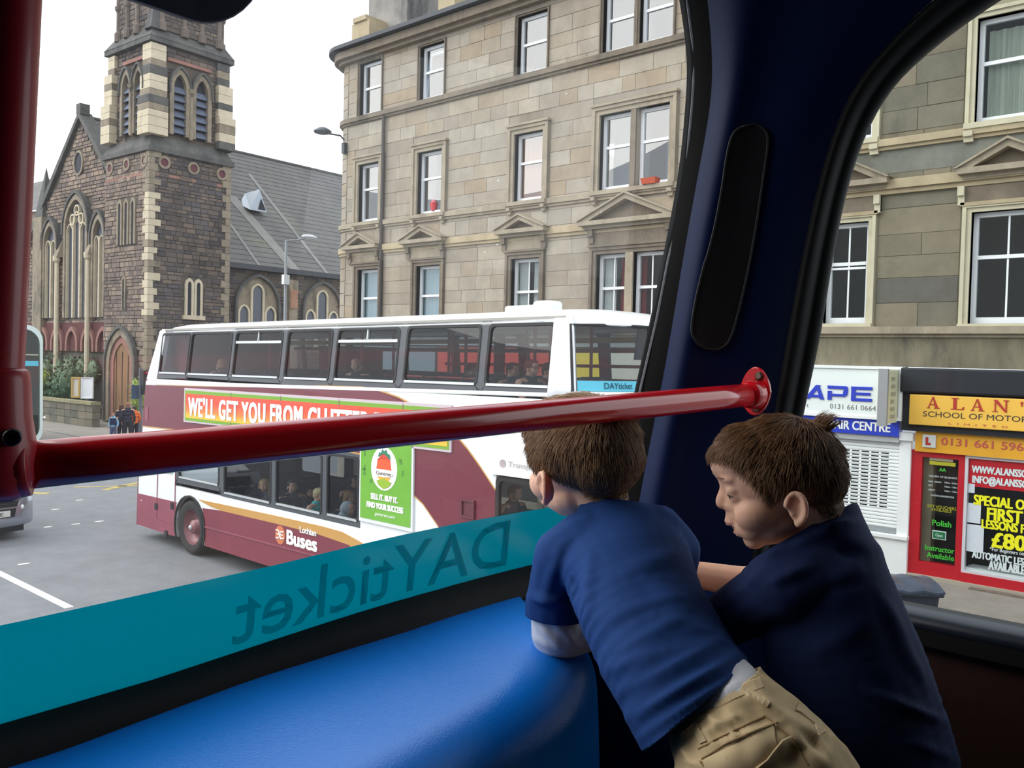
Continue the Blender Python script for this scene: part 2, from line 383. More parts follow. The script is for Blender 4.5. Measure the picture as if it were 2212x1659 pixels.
def sash(parent, y0, y1, z0, z1, zmid=None, bars=False, pane=None, room=None, curtain=None, back=.12, tilt=0, twin=False):
    """A sash window in its opening: frame, rails, two panes, what stands behind them."""
    pane = pane or PANE; d = -back; t = .075; zm = zmid or (z0+z1)/2
    f = MB(); f.band([(y0, z0), (y1, z0), (y1, z1), (y0, z1)], [(y0+t, z0+t*1.5), (y1-t, z0+t*1.5), (y1-t, z1-t), (y0+t, z1-t)], fto, d-.07, d, True)
    f.box(FX-d-.005, FX-d+.05, y0+t, y1-t, zm-.03, zm+.03)
    if twin: f.box(FX-d-.01, FX-d+.03, y0+t, y1-t, zm-.10, zm-.06)
    if bars: f.box(FX-d+.012, FX-d+.03, (y0+y1)/2-.014, (y0+y1)/2+.014, z0+t, z1-t)
    w_ = f.build('window', WFRAME, parent, True)
    for a, b_ in ((z0+t, zm-.02), (zm+.02, z1-t)):
        MB().add([(FX-d+.03, y, z) for y, z in ((y0+t, a), (y1-t, a), (y1-t, b_), (y0+t, b_))], [(0, 1, 2, 3)]).build('pane', pane, w_)
    MB().box(FX+.95, FX+.98, y0-.3, y1+.3, z0-.2, z1+.2).build('room_backing', room or DARK, w_)
    if curtain:
        for cm, a, b_, za, zb in curtain:
            rows = [[(FX-d+.10+.02*sin(k*2.1), y0+t+(y1-y0-2*t)*(a+(b_-a)*k/12), z0+(z1-z0)*q) for k in range(13)] for q in (za, zb)]
            MB().grid(rows).build('curtain', cm, w_, smooth=True)
    if tilt:
        g = MB(); c, s_ = cos(tilt), sin(tilt)
        def tt(y, z, dd): return (FX-d+.02+(y1-.02-y)*s_*.0+(z-z0)*s_*.6+dd, y, z0+(z-z0)*c)
        g.band([(y0+.03, z0), (y1-.05, z0), (y1-.05, z1-.08), (y0+.03, z1-.08)], [(y0+.12, z0+.09), (y1-.13, z0+.09), (y1-.13, z1-.16), (y0+.12, z1-.16)], tt, 0, .04, True)
        g.build('open_casement', WFRAME, w_)
    return w_
def surround(parent, y0, y1, z0, z1, wd, m, d=.06, cornice=True, sill=True):
    s_ = MB(); o_ = [(y0-wd, z0), (y0-wd, z1+wd), (y1+wd, z1+wd), (y1+wd, z0)]; i_ = [(y0, z0), (y0, z1), (y1, z1), (y1, z0)]
    s_.band(o_, i_, fto, -.12, d)
    o2 = [(y0-wd, z0), (y0-wd, z1+wd), (y1+wd, z1+wd), (y1+wd, z0)]; i2 = [(y0-wd*.55, z0), (y0-wd*.55, z1+wd*.55), (y1+wd*.55, z1+wd*.55), (y1+wd*.55, z0)]
    s_.band(o2, i2, fto, d-.01, d+.035)
    if cornice: s_.box(FX-d-.07, FX, y0-wd-.03, y1+wd+.03, z1+wd, z1+wd+.05)
    if sill: s_.box(FX-.14, FX+.14, y0-wd, y1+wd, z0-.09, z0)
    return s_.build('window_surround', m, parent, True)
def pediment(parent, yc, hw, zb, za, m, tm):
    o_ = [(yc-hw, zb), (yc, za), (yc+hw, zb)]; k = (za-zb)/hw; t = .13
    p = MB(); p.band(o_, [(yc-hw+t/k*.85, zb), (yc, za-t*.85), (yc+hw-t/k*.85, zb)], fto, 0, .26)
    p.band([(yc-hw-.04, zb+.01), (yc, za+.04), (yc+hw+.04, zb+.01)], [(yc-hw, zb), (yc, za), (yc+hw, zb)], fto, 0, .31)
    p.box(FX-.28, FX, yc-hw, yc+hw, zb-.09, zb+.005); p.box(FX-.16, FX, yc-hw*.92, yc+hw*.92, zb-.16, zb-.09)
    q = p.build('pediment', m, parent, True)
    MB().prism([(yc-hw+.1, zb), (yc, za-.08), (yc+hw-.1, zb)], fto, 0, .07).build('tympanum', tm, q)
    return q
def brackets(parent, ys, z, m, h=.16, w_=.11):
    for y in ys:
        b_ = MB(); b_.box(FX-.14, FX, y-w_/2, y+w_/2, z-h*.5, z); b_.box(FX-.09, FX, y-w_/2, y+w_/2, z-h, z-h*.5); b_.build('bracket', m, parent, True)

# --- the left tenement: rounded corner at the far end, four floors
TL = empty('tenement_building', (FX, 14, PAVZ), 'pale sandstone tenement of four floors with pedimented windows behind the maroon and white bus', 'building', 'tenements along the street')
top = [(18.72, 19.66, 10.26, 11.72), (16.29, 17.2, 10.26, 11.66), (12.93, 13.84, 10.26, 11.64), (10.57, 11.38, 10.26, 11.64), (9.62, 10.44, 10.26, 11.64)]
mid = [(18.74, 19.62, 7.32, 8.93), (16.27, 17.2, 7.32, 8.94), (12.96, 13.84, 7.32, 8.91), (10.58, 11.38, 7.32, 8.96), (9.62, 10.42, 7.32, 8.96)]
low = [(18.69, 19.58, 4.45, 6.02), (16.26, 17.17, 4.45, 6.0), (12.98, 13.86, 4.45, 6.0), (10.61, 11.38, 4.45, 5.96), (9.65, 10.42, 4.45, 5.96)]
OPS = top+mid+low
YA, YB = 7.7, 20.15
core = MB()
for a, b_, c, d in cut_rows(YA, YB, 0, 11.95, OPS+[(8.2, 19.6, .3, 3.3)]): core.box(FX, FX+.35, a, b_, c, d)
core.build('wall_core', MORT, TL, True)
ex = [(a-.2, b_+.2, c-.1, d+.24) for a, b_, c, d in mid]+[(a-.05, b_+.05, c-.11, d+.06) for a, b_, c, d in top]+[(a-.17, b_+.17, c-.1, d+.6) for a, b_, c, d in low]
stones(TL, YA, YB, 4.33, 11.95, ex, ST_L)
# rounded corner
n = 10; R_ = .6
qc = [(FX+R_-R_*cos(pi/2*i/n), YB+R_*sin(pi/2*i/n)) for i in range(n+1)]
c_ = MB(); c_.grid([[(x, y, z) for x, y in qc] for z in (0, 11.95)]); c_.add([(FX+R_, YB+R_, 0), (FX+14, YB+R_, 0), (FX+14, YB+R_, 11.95), (FX+R_, YB+R_, 11.95)], [(0, 1, 2, 3)])
c_.build('corner_wall', mat('corner_stone', (160, 150, 136), .9, var=.2, vs=2.5, dirt=(140, 126, 106), ds=.8, dlo=.5), TL, True, smooth=False)
for zz in np.arange(4.7, 11.7, .345):          # the joints of the round corner, as courses of blocks
    g = MB(); k0 = random.choice((0, 3)); 
    for i in range(0, n, 5): g.grid([[(FX+R_-(R_+.025)*cos(pi/2*j/n), YB+(R_+.025)*sin(pi/2*j/n), z) for j in range(i, min(i+5, n)+1)] for z in (zz+.006, zz+.335)])
    g.build('corner_stone_course', ST_L, TL, True, fix=False)
def course(y0, y1, z0, z1, d, m, name='string_course', parent=None, corner=False):
    b_ = MB(); b_.box(FX-d, FX, y0, y1, z0, z1)
    b_.box(FX-d*.6, FX, y0, y1, z0-(z1-z0)*.5, z0)
    if corner:
        for r, za, zb in ((d, z0, z1), (d*.6, z0-(z1-z0)*.5, z0)):
            b_.band([(FX+R_-(R_+r)*cos(pi/2*i/n), YB+(R_+r)*sin(pi/2*i/n)) for i in range(n+1)], [(FX+R_-(R_-.05)*cos(pi/2*i/n), YB+(R_-.05)*sin(pi/2*i/n)) for i in range(n+1)], lambda x, y, q: (x, y, q), za, zb)
    return b_.build(name, m, parent or TL, True)
course(YA, YB, 10.14, 10.26, .12, DRESS_D, corner=True)
course(YA, YB, 7.19, 7.31, .10, DRESS, corner=True)
course(YA, YB, 6.50, 6.65, .10, DRESS_Y, corner=True)
course(YA, YB, 4.22, 4.36, .28, DRESS, 'shop_cornice', corner=True)
course(YA, YB, 11.9, 12.1, .30, DRESS_D, 'eaves_cornice', corner=True)
course(YA, YB, 12.12, 12.22, .46, LEADM, 'gutter', corner=True)
rf = MB(); rf.add([(FX-.40, YA, 12.2), (FX-.40, YB, 12.2), (FX+5, YB+.3, 15.4), (FX+5, YA, 15.4)], [(0, 1, 2, 3)]); rf.add([(FX-.3, YB, 12.2), (FX+.3, YB+.75, 12.2), (FX+12, YB+.75, 12.2), (FX+5, YB+.3, 15.4)], [(0, 1, 2, 3)]); rf.build('roof', SLATE, TL, True, fix=False)
MB().box(FX+.35, FX+12, YA, YB+.6, 11.9, 12.0).build('attic_floor', DARK, TL, True)
GLASSROOM = [DARK, DARK, MID, DARK, DARK]
LINEN = mat('linen_curtain', (214, 214, 210), .9, var=.1, vs=5); RED_C = mat('red_curtain', (130, 22, 40), .9); TEAL_C = mat('pale_teal_blind', (150, 176, 178), .9, var=.1, vs=2); ORA_REFL = mat('orange_reflection', (170, 104, 62), .9, var=.35, vs=2)
for i, (a, b_, c, d) in enumerate(top):
    sash(TL, a, b_, c, d, (c+d)/2+.05, tilt=.16 if i == 1 else 0, room=MID if i != 1 else DARK)
    surround(TL, a, b_, c, d, .06, DRESS_D, .035, cornice=False, sill=False)
for i, (a, b_, c, d) in enumerate(mid):
    sash(TL, a, b_, c, d, c+(d-c)*.58, room=DARK if i in (0, 1) else MID, curtain=[(ORA_REFL, 0, 1, 0, 1)] if i == 2 else None)  # the third window's orange reflection is put in as coloured cloth
    if i < 3: surround(TL, a, b_, c, d, .17, DRESS)
    brackets(TL, (a-.08, b_+.08), 7.2, DRESS)
surround(TL, 9.62, 11.38, 7.32, 8.96, .17, DRESS)
for i, (a, b_, c, d) in enumerate(low):
    cu = [(TEAL_C, 0, 1, 0, 1)] if i < 2 else [(LINEN, 0, .38, 0, 1), (LINEN, .62, 1, 0, 1)] if i == 2 else [(RED_C, .0, .3, 0, 1), (LINEN, .5, 1, 0, .95)] if i == 3 else [(RED_C, .8, 1, 0, 1)]
    sash(TL, a, b_, c, d, 5.23, bars=i > 1, pane=PANE_D if i > 1 else None, curtain=cu)
    if i < 3: surround(TL, a, b_, c, d, .15, DRESS_D, .05)
surround(TL, 9.65, 11.38, 4.45, 5.96, .15, DRESS_D, .05)
MB().box(FX-.05, FX+.2, 10.44, 10.57, 7.32, 8.96).build('mullion', DRESS_D, TL, True); MB().box(FX-.05, FX+.2, 10.42, 10.61, 4.45, 5.96).build('mullion', DRESS, TL, True)
for yc, hw, za in ((19.3, .74, 6.98), (16.8, .80, 6.98), (13.45, .76, 6.97), (10.52, 1.22, 7.17)):
    pediment(TL, yc, hw, 6.66, za, DRESS, DRESS_D)
    MB().box(FX-.05, FX, yc-hw*.86, yc+hw*.86, 6.17, 6.5).build('frieze', DRESS_D if yc < 11 else DRESS, TL, True)
    brackets(TL, (yc-hw*.8, yc+hw*.8), 6.5, DRESS_D, .3, .13)
dp = MB(); dp.tube([(FX-.09, 18.52, z) for z in (10.1, 8, 6.9, 4.4)], .05, 8); dp.build('downpipe', mat('pipe', (70, 64, 58), .6), TL, True)
st = MB()
for a, b_, c, d, e in ((19.2, 19.95, 12.2, 12.85, .1), (19.3, 19.85, 12.85, 12.98, .05)): st.box(FX-.2+e, FX+.7, a, b_, c, d)
st.build('skew_block', DRESS_Y, TL, True)
ch = MB(); ch.box(FX+.6, FX+2.4, 18.45, 20.1, 12.3, 15.2); ch.box(FX+.5, FX+2.5, 18.35, 20.2, 14.9, 15.2); ch.build('chimney', mat('chimney_stone', (146, 142, 136), .9, var=.3, vs=1.2, dirt=(70, 70, 72), ds=.7, dlo=.5), TL, True)
ch = MB(); ch.box(FX+.3, FX+1.0, 16.3, 16.9, 12.3, 13.6); ch.build('chimney', DRESS_Y, TL, True)
set_mats(TL, ST_L)
# lamp bracket at the round corner
lb = empty('wall_lamp', (FX-.1, 20.5, 9.2), 'black street lamp on a bracket at the round corner of the sandstone tenement', 'lamp')
p0 = at(742, 292, 0, FX-.05); hd = dep(697, 283, p0.dot(FWD)-EYE.dot(FWD)+.2)
IRON = mat('black_iron', (40, 44, 48), .5)
MB().tube([dep(744, 330, (p0-EYE).dot(FWD)+.25), dep(746, 305, (p0-EYE).dot(FWD)+.1), dep(735, 293, (p0-EYE).dot(FWD)), dep(712, 289, (p0-EYE).dot(FWD)), hd], .025, 8).build('bracket', IRON, lb, True)
pq = at(746, 320, 0, FX-.05); MB().box(pq.x-.08, pq.x+.3, pq.y-.05, pq.y+.07, pq.z-.16, pq.z+.14).build('wall_box', IRON, lb, True)
lh = MB(); lh.lathe([(.01, .1), (.12, .09), (.26, .0), (.24, -.05), (.1, -.09)], hd, (0, 0, 1), 16); lh.build('lamp_head', mat('lamp_grey', (96, 100, 106), .4, metal=.3), lb, True, smooth=True)
pl = at(1405, 393, 0, FX-.1)
pb = MB(); pb.add([(FX-.02, pl.y-.16, 7.32), (FX-.18, pl.y-.16, 7.32), (FX-.18, pl.y+.16, 7.32), (FX-.02, pl.y+.16, 7.32), (FX-.0, pl.y-.18, 7.44), (FX-.21, pl.y-.18, 7.44), (FX-.21, pl.y+.18, 7.44), (FX-.0, pl.y+.18, 7.44)], [(0, 1, 2, 3), (0, 1, 5, 4), (1, 2, 6, 5), (2, 3, 7, 6), (3, 0, 4, 7), (4, 5, 6, 7)])
tag(pb.build('window_box', mat('terracotta', (186, 84, 56), .8)), 'terracotta planter box on a second floor window sill of the tenement', 'planter')
pp = at(937, 447, 0, FX+.14)
pk = empty('flower_pot', (pp.x, pp.y, pp.z-.1), 'small red pot standing inside a tenement window', 'pot')
MB().lathe([(.06, 0), (.09, .16), (.1, .2), (.08, .2)], (pp.x, pp.y, pp.z-.1), (0, 0, 1), 12).build('pot', mat('red_pot', (214, 60, 66), .5), pk, True)
MB().ell((pp.x, pp.y, pp.z+.12), .07).build('plant', mat('pot_plant', (214, 120, 130), .8), pk, True)

# --- the right tenement: grimier stone, shops below
TR = empty('tenement_building', (FX, 4, PAVZ), 'grimy dark stone tenement above the yellow driving school and white repair shop', 'building', 'tenements along the street')
rops = [(2.85, 3.95, 7.62, 9.3), (5.56, 6.5, 7.62, 9.3), (2.9, 3.93, 4.40, 6.2), (5.56, 6.32, 4.42, 6.2), (.2, 1.3, 7.62, 9.3), (.2, 1.3, 4.4, 6.2)]
core = MB()
for a, b_, c, d in cut_rows(-1, 7.7, 0, 12.4, rops+[(-.9, 7.6, .1, 3.7)]): core.box(FX, FX+.35, a, b_, c, d)
core.build('wall_core', MORT_R, TR, True)
exr = [(a-.16, b_+.16, c-.06, d+(.55 if c < 5 else .2)) for a, b_, c, d in rops]
stones(TR, -1, 7.7, 4.36, 12.4, exr, ST_R, (.36, .46), (.55, 1.15))
set_mats(TR, ST_R)
for a, b_, c, d, e, m in ((-1, 7.7, 7.44, 7.56, .12, DRESS_Y), (-1, 7.7, 6.70, 6.86, .14, DRESS_Y), (-1, 7.7, 4.24, 4.36, .2, DRESS)):
    course(a, b_, c, d, e, m, parent=TR)
MB().box(FX-.08, FX+.2, -1, 7.7, 3.68, 4.24).build('shop_frieze', mat('stained_frieze', (128, 120, 100), .9, var=.35, vs=3, stretch=(1, 1, .25), dirt=(84, 80, 72), ds=1.6, dlo=.5), TR, True)
MB().box(FX-.02, FX+.1, -1, 7.7, 6.98, 7.42).build('wall_panel', mat('grey_panel_stone', (122, 122, 112), .9, var=.3, vs=2), TR, True)
GREY_C = mat('striped_curtain', (176, 178, 160), .9, var=.4, vs=9, stretch=(1, 3, .05))
for i, (a, b_, c, d) in enumerate(rops):
    up = c > 7
    sash(TR, a, b_, c, d, c+(d-c)*(.58 if up else .6), bars=not up, pane=PANE_D, twin=not up and i == 3, room=DARK, curtain=[(GREY_C, .25, .95, 0, .9)] if i == 0 else None)
    surround(TR, a, b_, c, d, .13, JAMB, .04, cornice=False)
    if up: brackets(TR, (a-.06, b_+.06), 7.5, JAMB, .17, .14)
    else:
        MB().box(FX-.06, FX, a-.2, b_+.2, 6.34, 6.68).build('lintel', DRESS_D, TR, True); MB().box(FX-.09, FX, a-.16, b_+.16, 6.30, 6.36).build('lintel_moulding', DRESS_Y, TR, True)
        pediment(TR, (a+b_)/2-.02, .72, 6.88, 7.26, DRESS, DRESS_D); brackets(TR, (a-.15, b_+.15), 6.62, JAMB, .3, .1)
# ------------------------------------------------------------------ shops under the right tenement
c5 = lambda x, y, d=0.0: at(1660+.36173*x, 740+.36173*y, 0, FX-d)
YM, ZP = (0, -1, 0), (0, 0, 1)
def wall_text(name, s, x, y, cap, m, parent, d=.02, width=None, **k):
    """Lettering on a shop front: x, y is its lower left corner and width, cap its size, in metres on the wall plane."""
    p = c5(x, y, d); return text(name, s, cap/.69, (FX-d, p.y, p.z), YM, ZP, m, parent, width=width, **k)
def wid(x0, x1, y, d=.02): return c5(x0, y, d).y-c5(x1, y, d).y
SWHITE = mat('shop_white', (238, 240, 240), .45, var=.06, vs=2); SIGNW = mat('sign_white', (232, 238, 236), .35)
RS = empty('repair_shop', (FX, 6.1, PAVZ), 'white fronted repair shop with its roller shutter down', 'shop', 'shops under the tenements')
sg = MB().box(FX-.22, FX, 4.86, 7.62, 2.79, 3.64).build('sign_board', SIGNW, RS, True, bevel=.02)
BLUE = mat('sign_blue', (38, 62, 190), .4); GREYT = mat('grey_lettering', (120, 124, 126), .5)
fr = MB(); fr.band([(4.83, 2.77), (7.65, 2.77), (7.65, 3.68), (4.83, 3.68)], [(4.88, 2.82), (7.6, 2.82), (7.6, 3.63), (4.88, 3.63)], fto, 0, .25, True); fr.build('sign_frame', SWHITE, RS, True)
# the wide blue letters A P E, drawn stroke by stroke
def poly_letters(defs, x, zb, hh, ww, d, m, parent, name='letter', sh=.0):
    for polys in defs:
        b_ = MB()
        for i, pg in enumerate(polys): b_.prism([(x-(a+q*sh)*ww, zb+q*hh) for a, q in pg], fto, d-.015, d+.02+i*.0007)
        b_.build(name, m, parent, True); x -= ww*1.17
Lp = [[[(0, 0), (.24, 0), (.80, 1), (.56, 1)], [(.56, 1), (.72, 1), (1.0, 0), (.78, 0)], [(.3, .12), (.8, .12), (.75, .3), (.42, .3)]],
      [[(0, 0), (.2, 0), (.2, .62), (0, .62)], [(.0, .78), (.95, .78), (1, .9), (.92, 1), (-.02, 1)], [(.8, .78), (1.0, .85), (.98, .4), (.86, .26), (.76, .4)], [(.2, .26), (.86, .26), (.9, .44), (.2, .44)]],
      [[(0, 0), (1, 0), (1, .2), (0, .2)], [(0, .2), (.2, .2), (.2, .8), (0, .8)], [(.1, .42), (.92, .42), (.92, .6), (.1, .6)], [(0, .8), (1, .8), (1, 1), (-.02, 1)]]]
ys = at(1760, 862, 0, FX-.22).y
poly_letters(Lp, c5(218, 335, .22).y, 3.07, .25, .355, .22, BLUE, RS)
wall_text('telephone_number', '0131 661 0664', 365, 393, .085, GREYT, RS, .222, width=wid(365, 640, 395, .22))
wall_text('lettering', 't', 228, 385, .07, GREYT, RS, .222)
MB().box(FX-.20, FX, 4.88, 7.62, 2.50, 2.77).build('blue_fascia', BLUE, RS, True)
wall_text('lettering', 'PAIR CENTRE', 362, 510, .15, SWHITE, RS, .205, width=wid(362, 722, 515, .2), fat=.006)
MB().box(FX-.16, FX, 4.88, 7.62, 2.40, 2.50).build('shutter_box', mat('shutter_grey', (176, 178, 180), .5), RS, True)
# the slats of the shutter, those in the middle pierced by slots
SHUT = mat('shutter_white', (232, 236, 236), .4)
def slat_mesh(slots):
    b_ = MB(); y0, y1, h = 4.90, 7.55, .066
    yy = [y0]
    if slots:
        y = 5.07
        while y < 7.4: yy += [y, y+.128]; y += .166
    yy.append(y1)
    zz = (0, .026, .048, .066); xx = (.012, .012, .006, -.004)
    for r in range(3):
        for k in range(len(yy)-1):
            if slots and r == 1 and k % 2 == 1: continue
            b_.add([(-xx[r], yy[k], zz[r]), (-xx[r], yy[k+1], zz[r]), (-xx[r+1], yy[k+1], zz[r+1]), (-xx[r+1], yy[k], zz[r+1])], [(0, 1, 2, 3)])
    return b_.mesh('slat', fix=False)
sm0, sm1 = slat_mesh(False), slat_mesh(True)
for q in (sm0, sm1): q.materials.append(SHUT)
for i in range(24):
    z = .93+i*.0615
    o = bpy.data.objects.new('slat', sm1 if 5 <= i < 21 else sm0); o.location = (FX-.05, 0, z); o.scale = (1, 1, .93); put(o, RS, True)
MB().box(FX-.01, FX+.02, 4.9, 7.55, .9, 2.42).build('dark_backing', DARK, RS, True)
MB().box(FX-.07, FX, 4.9, 7.55, .84, .935).build('shutter_bottom_rail', mat('rail_grey', (150, 156, 158), .4), RS, True)
MB().box(FX-.12, FX, 4.7, 7.62, PAVZ, .78).build('stall_riser', SWHITE, RS, True)
MB().box(FX-.17, FX, 4.69, 7.62, .76, .83).build('window_ledge', SWHITE, RS, True, bevel=.01)
pi_ = MB(); pi_.box(FX-.10, FX, 4.70, 4.89, .78, 2.5); pi_.box(FX-.16, FX, 4.66, 4.90, 2.44, 2.58); pi_.build('pilaster', SWHITE, RS, True, bevel=.01)
ps = MB().box(FX-.78, FX-.24, 4.90, 5.01, 2.74, 3.62).build('projecting_sign', mat('cream_sign', (214, 212, 178), .5), RS, True, bevel=.01)
MB().box(FX-.83, FX-.77, 4.88, 5.03, 2.70, 3.64).build('sign_edge', mat('sign_edge_grey', (150, 150, 152), .5), ps)
for i in range(6):
    z = 3.48-.125*i; MB().box(FX-.60, FX-.44+.03*(i % 3), 4.892, 4.9, z-.03, z+.03).build('worn_lettering', mat('faded_lettering', (168, 164, 140), .6), ps)
for z in (2.95, 3.4): MB().box(FX-.26, FX-.2, 4.93, 4.98, z-.06, z+.06).build('fixing', IRON, ps)

DS = empty('driving_school_shop', (FX, 3.2, PAVZ), 'red and amber driving school shop front with yellow window lettering', 'shop', 'shops under the tenements')
AMB = mat('amber_sign', (238, 186, 74), .45, var=.10, vs=1.2); RED = mat('shop_red', (186, 24, 38), .4, var=.05, vs=2); NAVYB = mat('dark_awning', (22, 26, 36), .6, var=.2, vs=3)
LRED = mat('red_lettering', (176, 48, 36), .5); LBLK = mat('black_lettering', (52, 46, 44), .5); LPINK = mat('pink_lettering', (188, 84, 72), .5)
MB().box(FX-.30, FX, -.9, 4.86, 3.26, 3.67).build('awning_box', NAVYB, DS, True, bevel=.03)
MB().box(FX-.2, FX, -.9, 4.84, 2.62, 3.28).build('sign_backing', NAVYB, DS, True)
MB().box(FX-.28, FX, -.9, 4.70, 2.73, 3.23).build('sign_board', AMB, DS, True, bevel=.012)
def serif(ch, xl, xr, yb, cap=.185):
    p = c5(xl, yb, .285); q = c5(xr, yb, .285); wd = p.y-q.y; z = p.z; b_ = MB(); t = .2
    def st_(pts): b_.prism([(p.y-a*wd, z+c*cap) for a, c in pts], fto, .27, .29+len(b_.f)*.0001)
    if ch == 'A':
        st_([(.08, 0), (.16, 0), (.53, 1), (.45, 1)]); st_([(.45, 1), (.55, 1), (.96, 0), (.70, 0)]); st_([(.22, .3), (.72, .3), (.70, .36), (.26, .36)]); st_([(0, 0), (.28, 0), (.28, .05), (0, .05)]); st_([(.6, 0), (1.05, 0), (1.05, .05), (.6, .05)])
    if ch == 'L':
        st_([(.18, 0), (.45, 0), (.45, 1), (.18, 1)]); st_([(0, 0), (1, 0), (1.05, .25), (.96, .25), (.85, .07), (0, .06)]); st_([(.02, .95), (.62, .95), (.62, 1), (.02, 1)])
    if ch == 'N':
        st_([(.10, 0), (.19, 0), (.19, 1), (.10, 1)]); st_([(.0, 1), (.28, 1), (.95, 0), (.78, 0)]); st_([(.82, 0), (.92, 0), (.92, 1), (.82, 1)]); st_([(-.05, 0), (.33, 0), (.33, .05), (-.05, .05)]); st_([(.68, .95), (1.05, .95), (1.05, 1), (.68, 1)])
    if ch == "'": st_([(0, 1), (.5, 1.1), (1, 1), (.6, .6), (.4, .6)])
    b_.build('letter', LRED, DS, True)
serif('A', 945, 1018, 390); serif('L', 1088, 1165, 398); serif('A', 1207, 1285, 405); serif('N', 1340, 1430, 412); serif("'", 1502, 1520, 420, .16)
wall_text('lettering', 'SCHOOL OF MOTORING', 920, 440, .088, LBLK, DS, .282, width=wid(920, 1526, 450, .28)*1.22)
wall_text('lettering', 'L  I  M  I  T  E  D', 1072, 488, .03, LPINK, DS, .282, width=.85)
MB().box(FX-.12, FX, -.9, 4.63, 2.28, 2.62).build('lower_sign_board', mat('deep_amber_sign', (226, 162, 40), .45, var=.12, vs=1.5), DS, True)
p = c5(958, 612, .14); lp = MB().box(FX-.15, FX-.12, p.y-.105, p.y+.1, 2.36, 2.57).build('learner_plate', mat('plate_white', (206, 208, 206), .4), DS, True)
b_ = MB(); b_.box(FX-.157, FX-.14, p.y-.03, p.y+.05, 2.40, 2.44); b_.box(FX-.1577, FX-.14, p.y+.01, p.y+.05, 2.40, 2.53); b_.build('letter', LRED, lp)
wall_text('telephone_number', '0131 661 596', 1030, 610, .118, LPINK, DS, .122, width=wid(1030, 1520, 625, .12), fat=.003)
rdw = [(3.86, PAVZ, 4.68, 2.28), (-.9, PAVZ, 3.86, .36), (-.9, 2.26, 3.86, 2.3)]
b_ = MB(); b_.band([(3.86, PAVZ), (4.70, PAVZ), (4.70, 2.3), (3.86, 2.3)], [(3.97, .44), (4.53, .44), (4.53, 2.19), (3.97, 2.19)], fto, -.1, .05, True); dr = b_.build('door', RED, DS, True)
SHOPG = glass('shop_glass', (235, 240, 240), 1.5, .9)
MB().add([(FX-.01, y, z) for y, z in ((3.97, .44), (4.53, .44), (4.53, 2.19), (3.97, 2.19))], [(0, 1, 2, 3)]).build('pane', SHOPG, dr)
MB().box(FX+.25, FX+.3, 3.8, 4.38, .2, 2.3).build('room_backing', mat('dark_shop', (24, 22, 22), .9), dr)
MB().box(FX+.05, FX+.3, 4.38, 4.7, .2, 2.3).build('side_wall', mat('shop_wall', (120, 112, 92), .9), dr)
GRN = mat('green_lettering', (70, 186, 58), .5); YLW = mat('yellow_lettering', (240, 236, 30), .45); WHT = mat('white_lettering', (214, 224, 226), .45); YLD = mat('dull_yellow_lettering', (176, 172, 40), .5)
MB().box(FX-.035, FX-.02, 4.02, 4.42, 2.07, 2.13).build('yellow_label', YLD, dr); MB().box(FX-.035, FX-.02, 4.06, 4.42, 2.14, 2.2).build('paper_label', mat('tan_label', (150, 140, 120), .8), dr)
for s_, x, y, cap, wd, m in (('AA', 1020, 768, .055, .1, GRN), ('HOURS OF BUSINESS', 958, 800, .028, .43, WHT), ('MON - FRIDAY', 955, 832, .026, .2, WHT), ('9.00am - 5.00pm', 1050, 840, .026, .2, WHT), ('SAT', 955, 855, .026, .07, WHT), ('9.00am - 1.00pm', 1050, 864, .026, .2, WHT),
                           ('SUNDAY', 955, 882, .026, .1, WHT), ('9.00am - 1.00pm', 1050, 890, .026, .2, WHT), ('24 HOUR ANSWERPHONE', 968, 915, .028, .36, WHT), ('GIFT VOUCHERS', 945, 982, .05, .45, YLD), ('AVAILABLE', 970, 1003, .05, .32, YLD), ('Polish', 975, 1090, .095, .29, GRN), ('Instructor', 932, 1235, .088, .45, GRN), ('Available', 945, 1280, .088, .42, GRN)):
    wall_text('lettering', s_, x, y, cap, m, dr, .018, width=wd, fat=.003 if m is GRN else 0)
p = c5(978, 1168, .03); op = MB().box(FX-.035, FX-.015, p.y-.21, p.y, p.z-.005, p.z+.135).build('open_sign', WHT, dr)
MB().box(FX-.04, FX-.03, p.y-.198, p.y-.012, p.z+.008, p.z+.122).build('sign_face', mat('sign_green', (24, 110, 62), .4), op)
text('lettering', 'Open', .075, (FX-.043, p.y-.05, p.z+.04), YM, ZP, WHT, op, world=False, width=.11)
# the lettered shop window
b_ = MB(); b_.band([(-.9, .36), (3.87, .36), (3.87, 2.27), (-.9, 2.27)], [(-.85, .41), (3.825, .41), (3.825, 2.23), (-.85, 2.23)], fto, -.05, .06, True); wn = b_.build('window', mat('alu_frame', (206, 204, 210), .35), DS, True)
MB().box(FX-.08, FX+.3, -.9, 3.87, PAVZ-.02, .37).build('stall_riser', RED, DS, True); MB().box(FX-.13, FX, -.9, 4.7, PAVZ-.02, PAVZ+.06).build('step', mat('step_stone', (170, 160, 144), .8), DS, True)
MB().add([(FX-.005, y, z) for y, z in ((-.85, .41), (3.825, .41), (3.825, 2.23), (-.85, 2.23))], [(0, 1, 2, 3)]).build('pane', SHOPG, wn)
MB().box(FX+.4, FX+.45, -.9, 3.85, .3, 2.3).build('room_backing', mat('dark_shop2', (30, 27, 26), .9), wn)
MB().box(FX-.003, FX+.35, -.85, 3.825, .41, .45).build('window_board', SWHITE, wn)
p = c5(1185, 855, .01); MB().box(FX-.016, FX-.006, -.85, 3.822, p.z+.0, 2.225).build('red_banner', RED, wn)
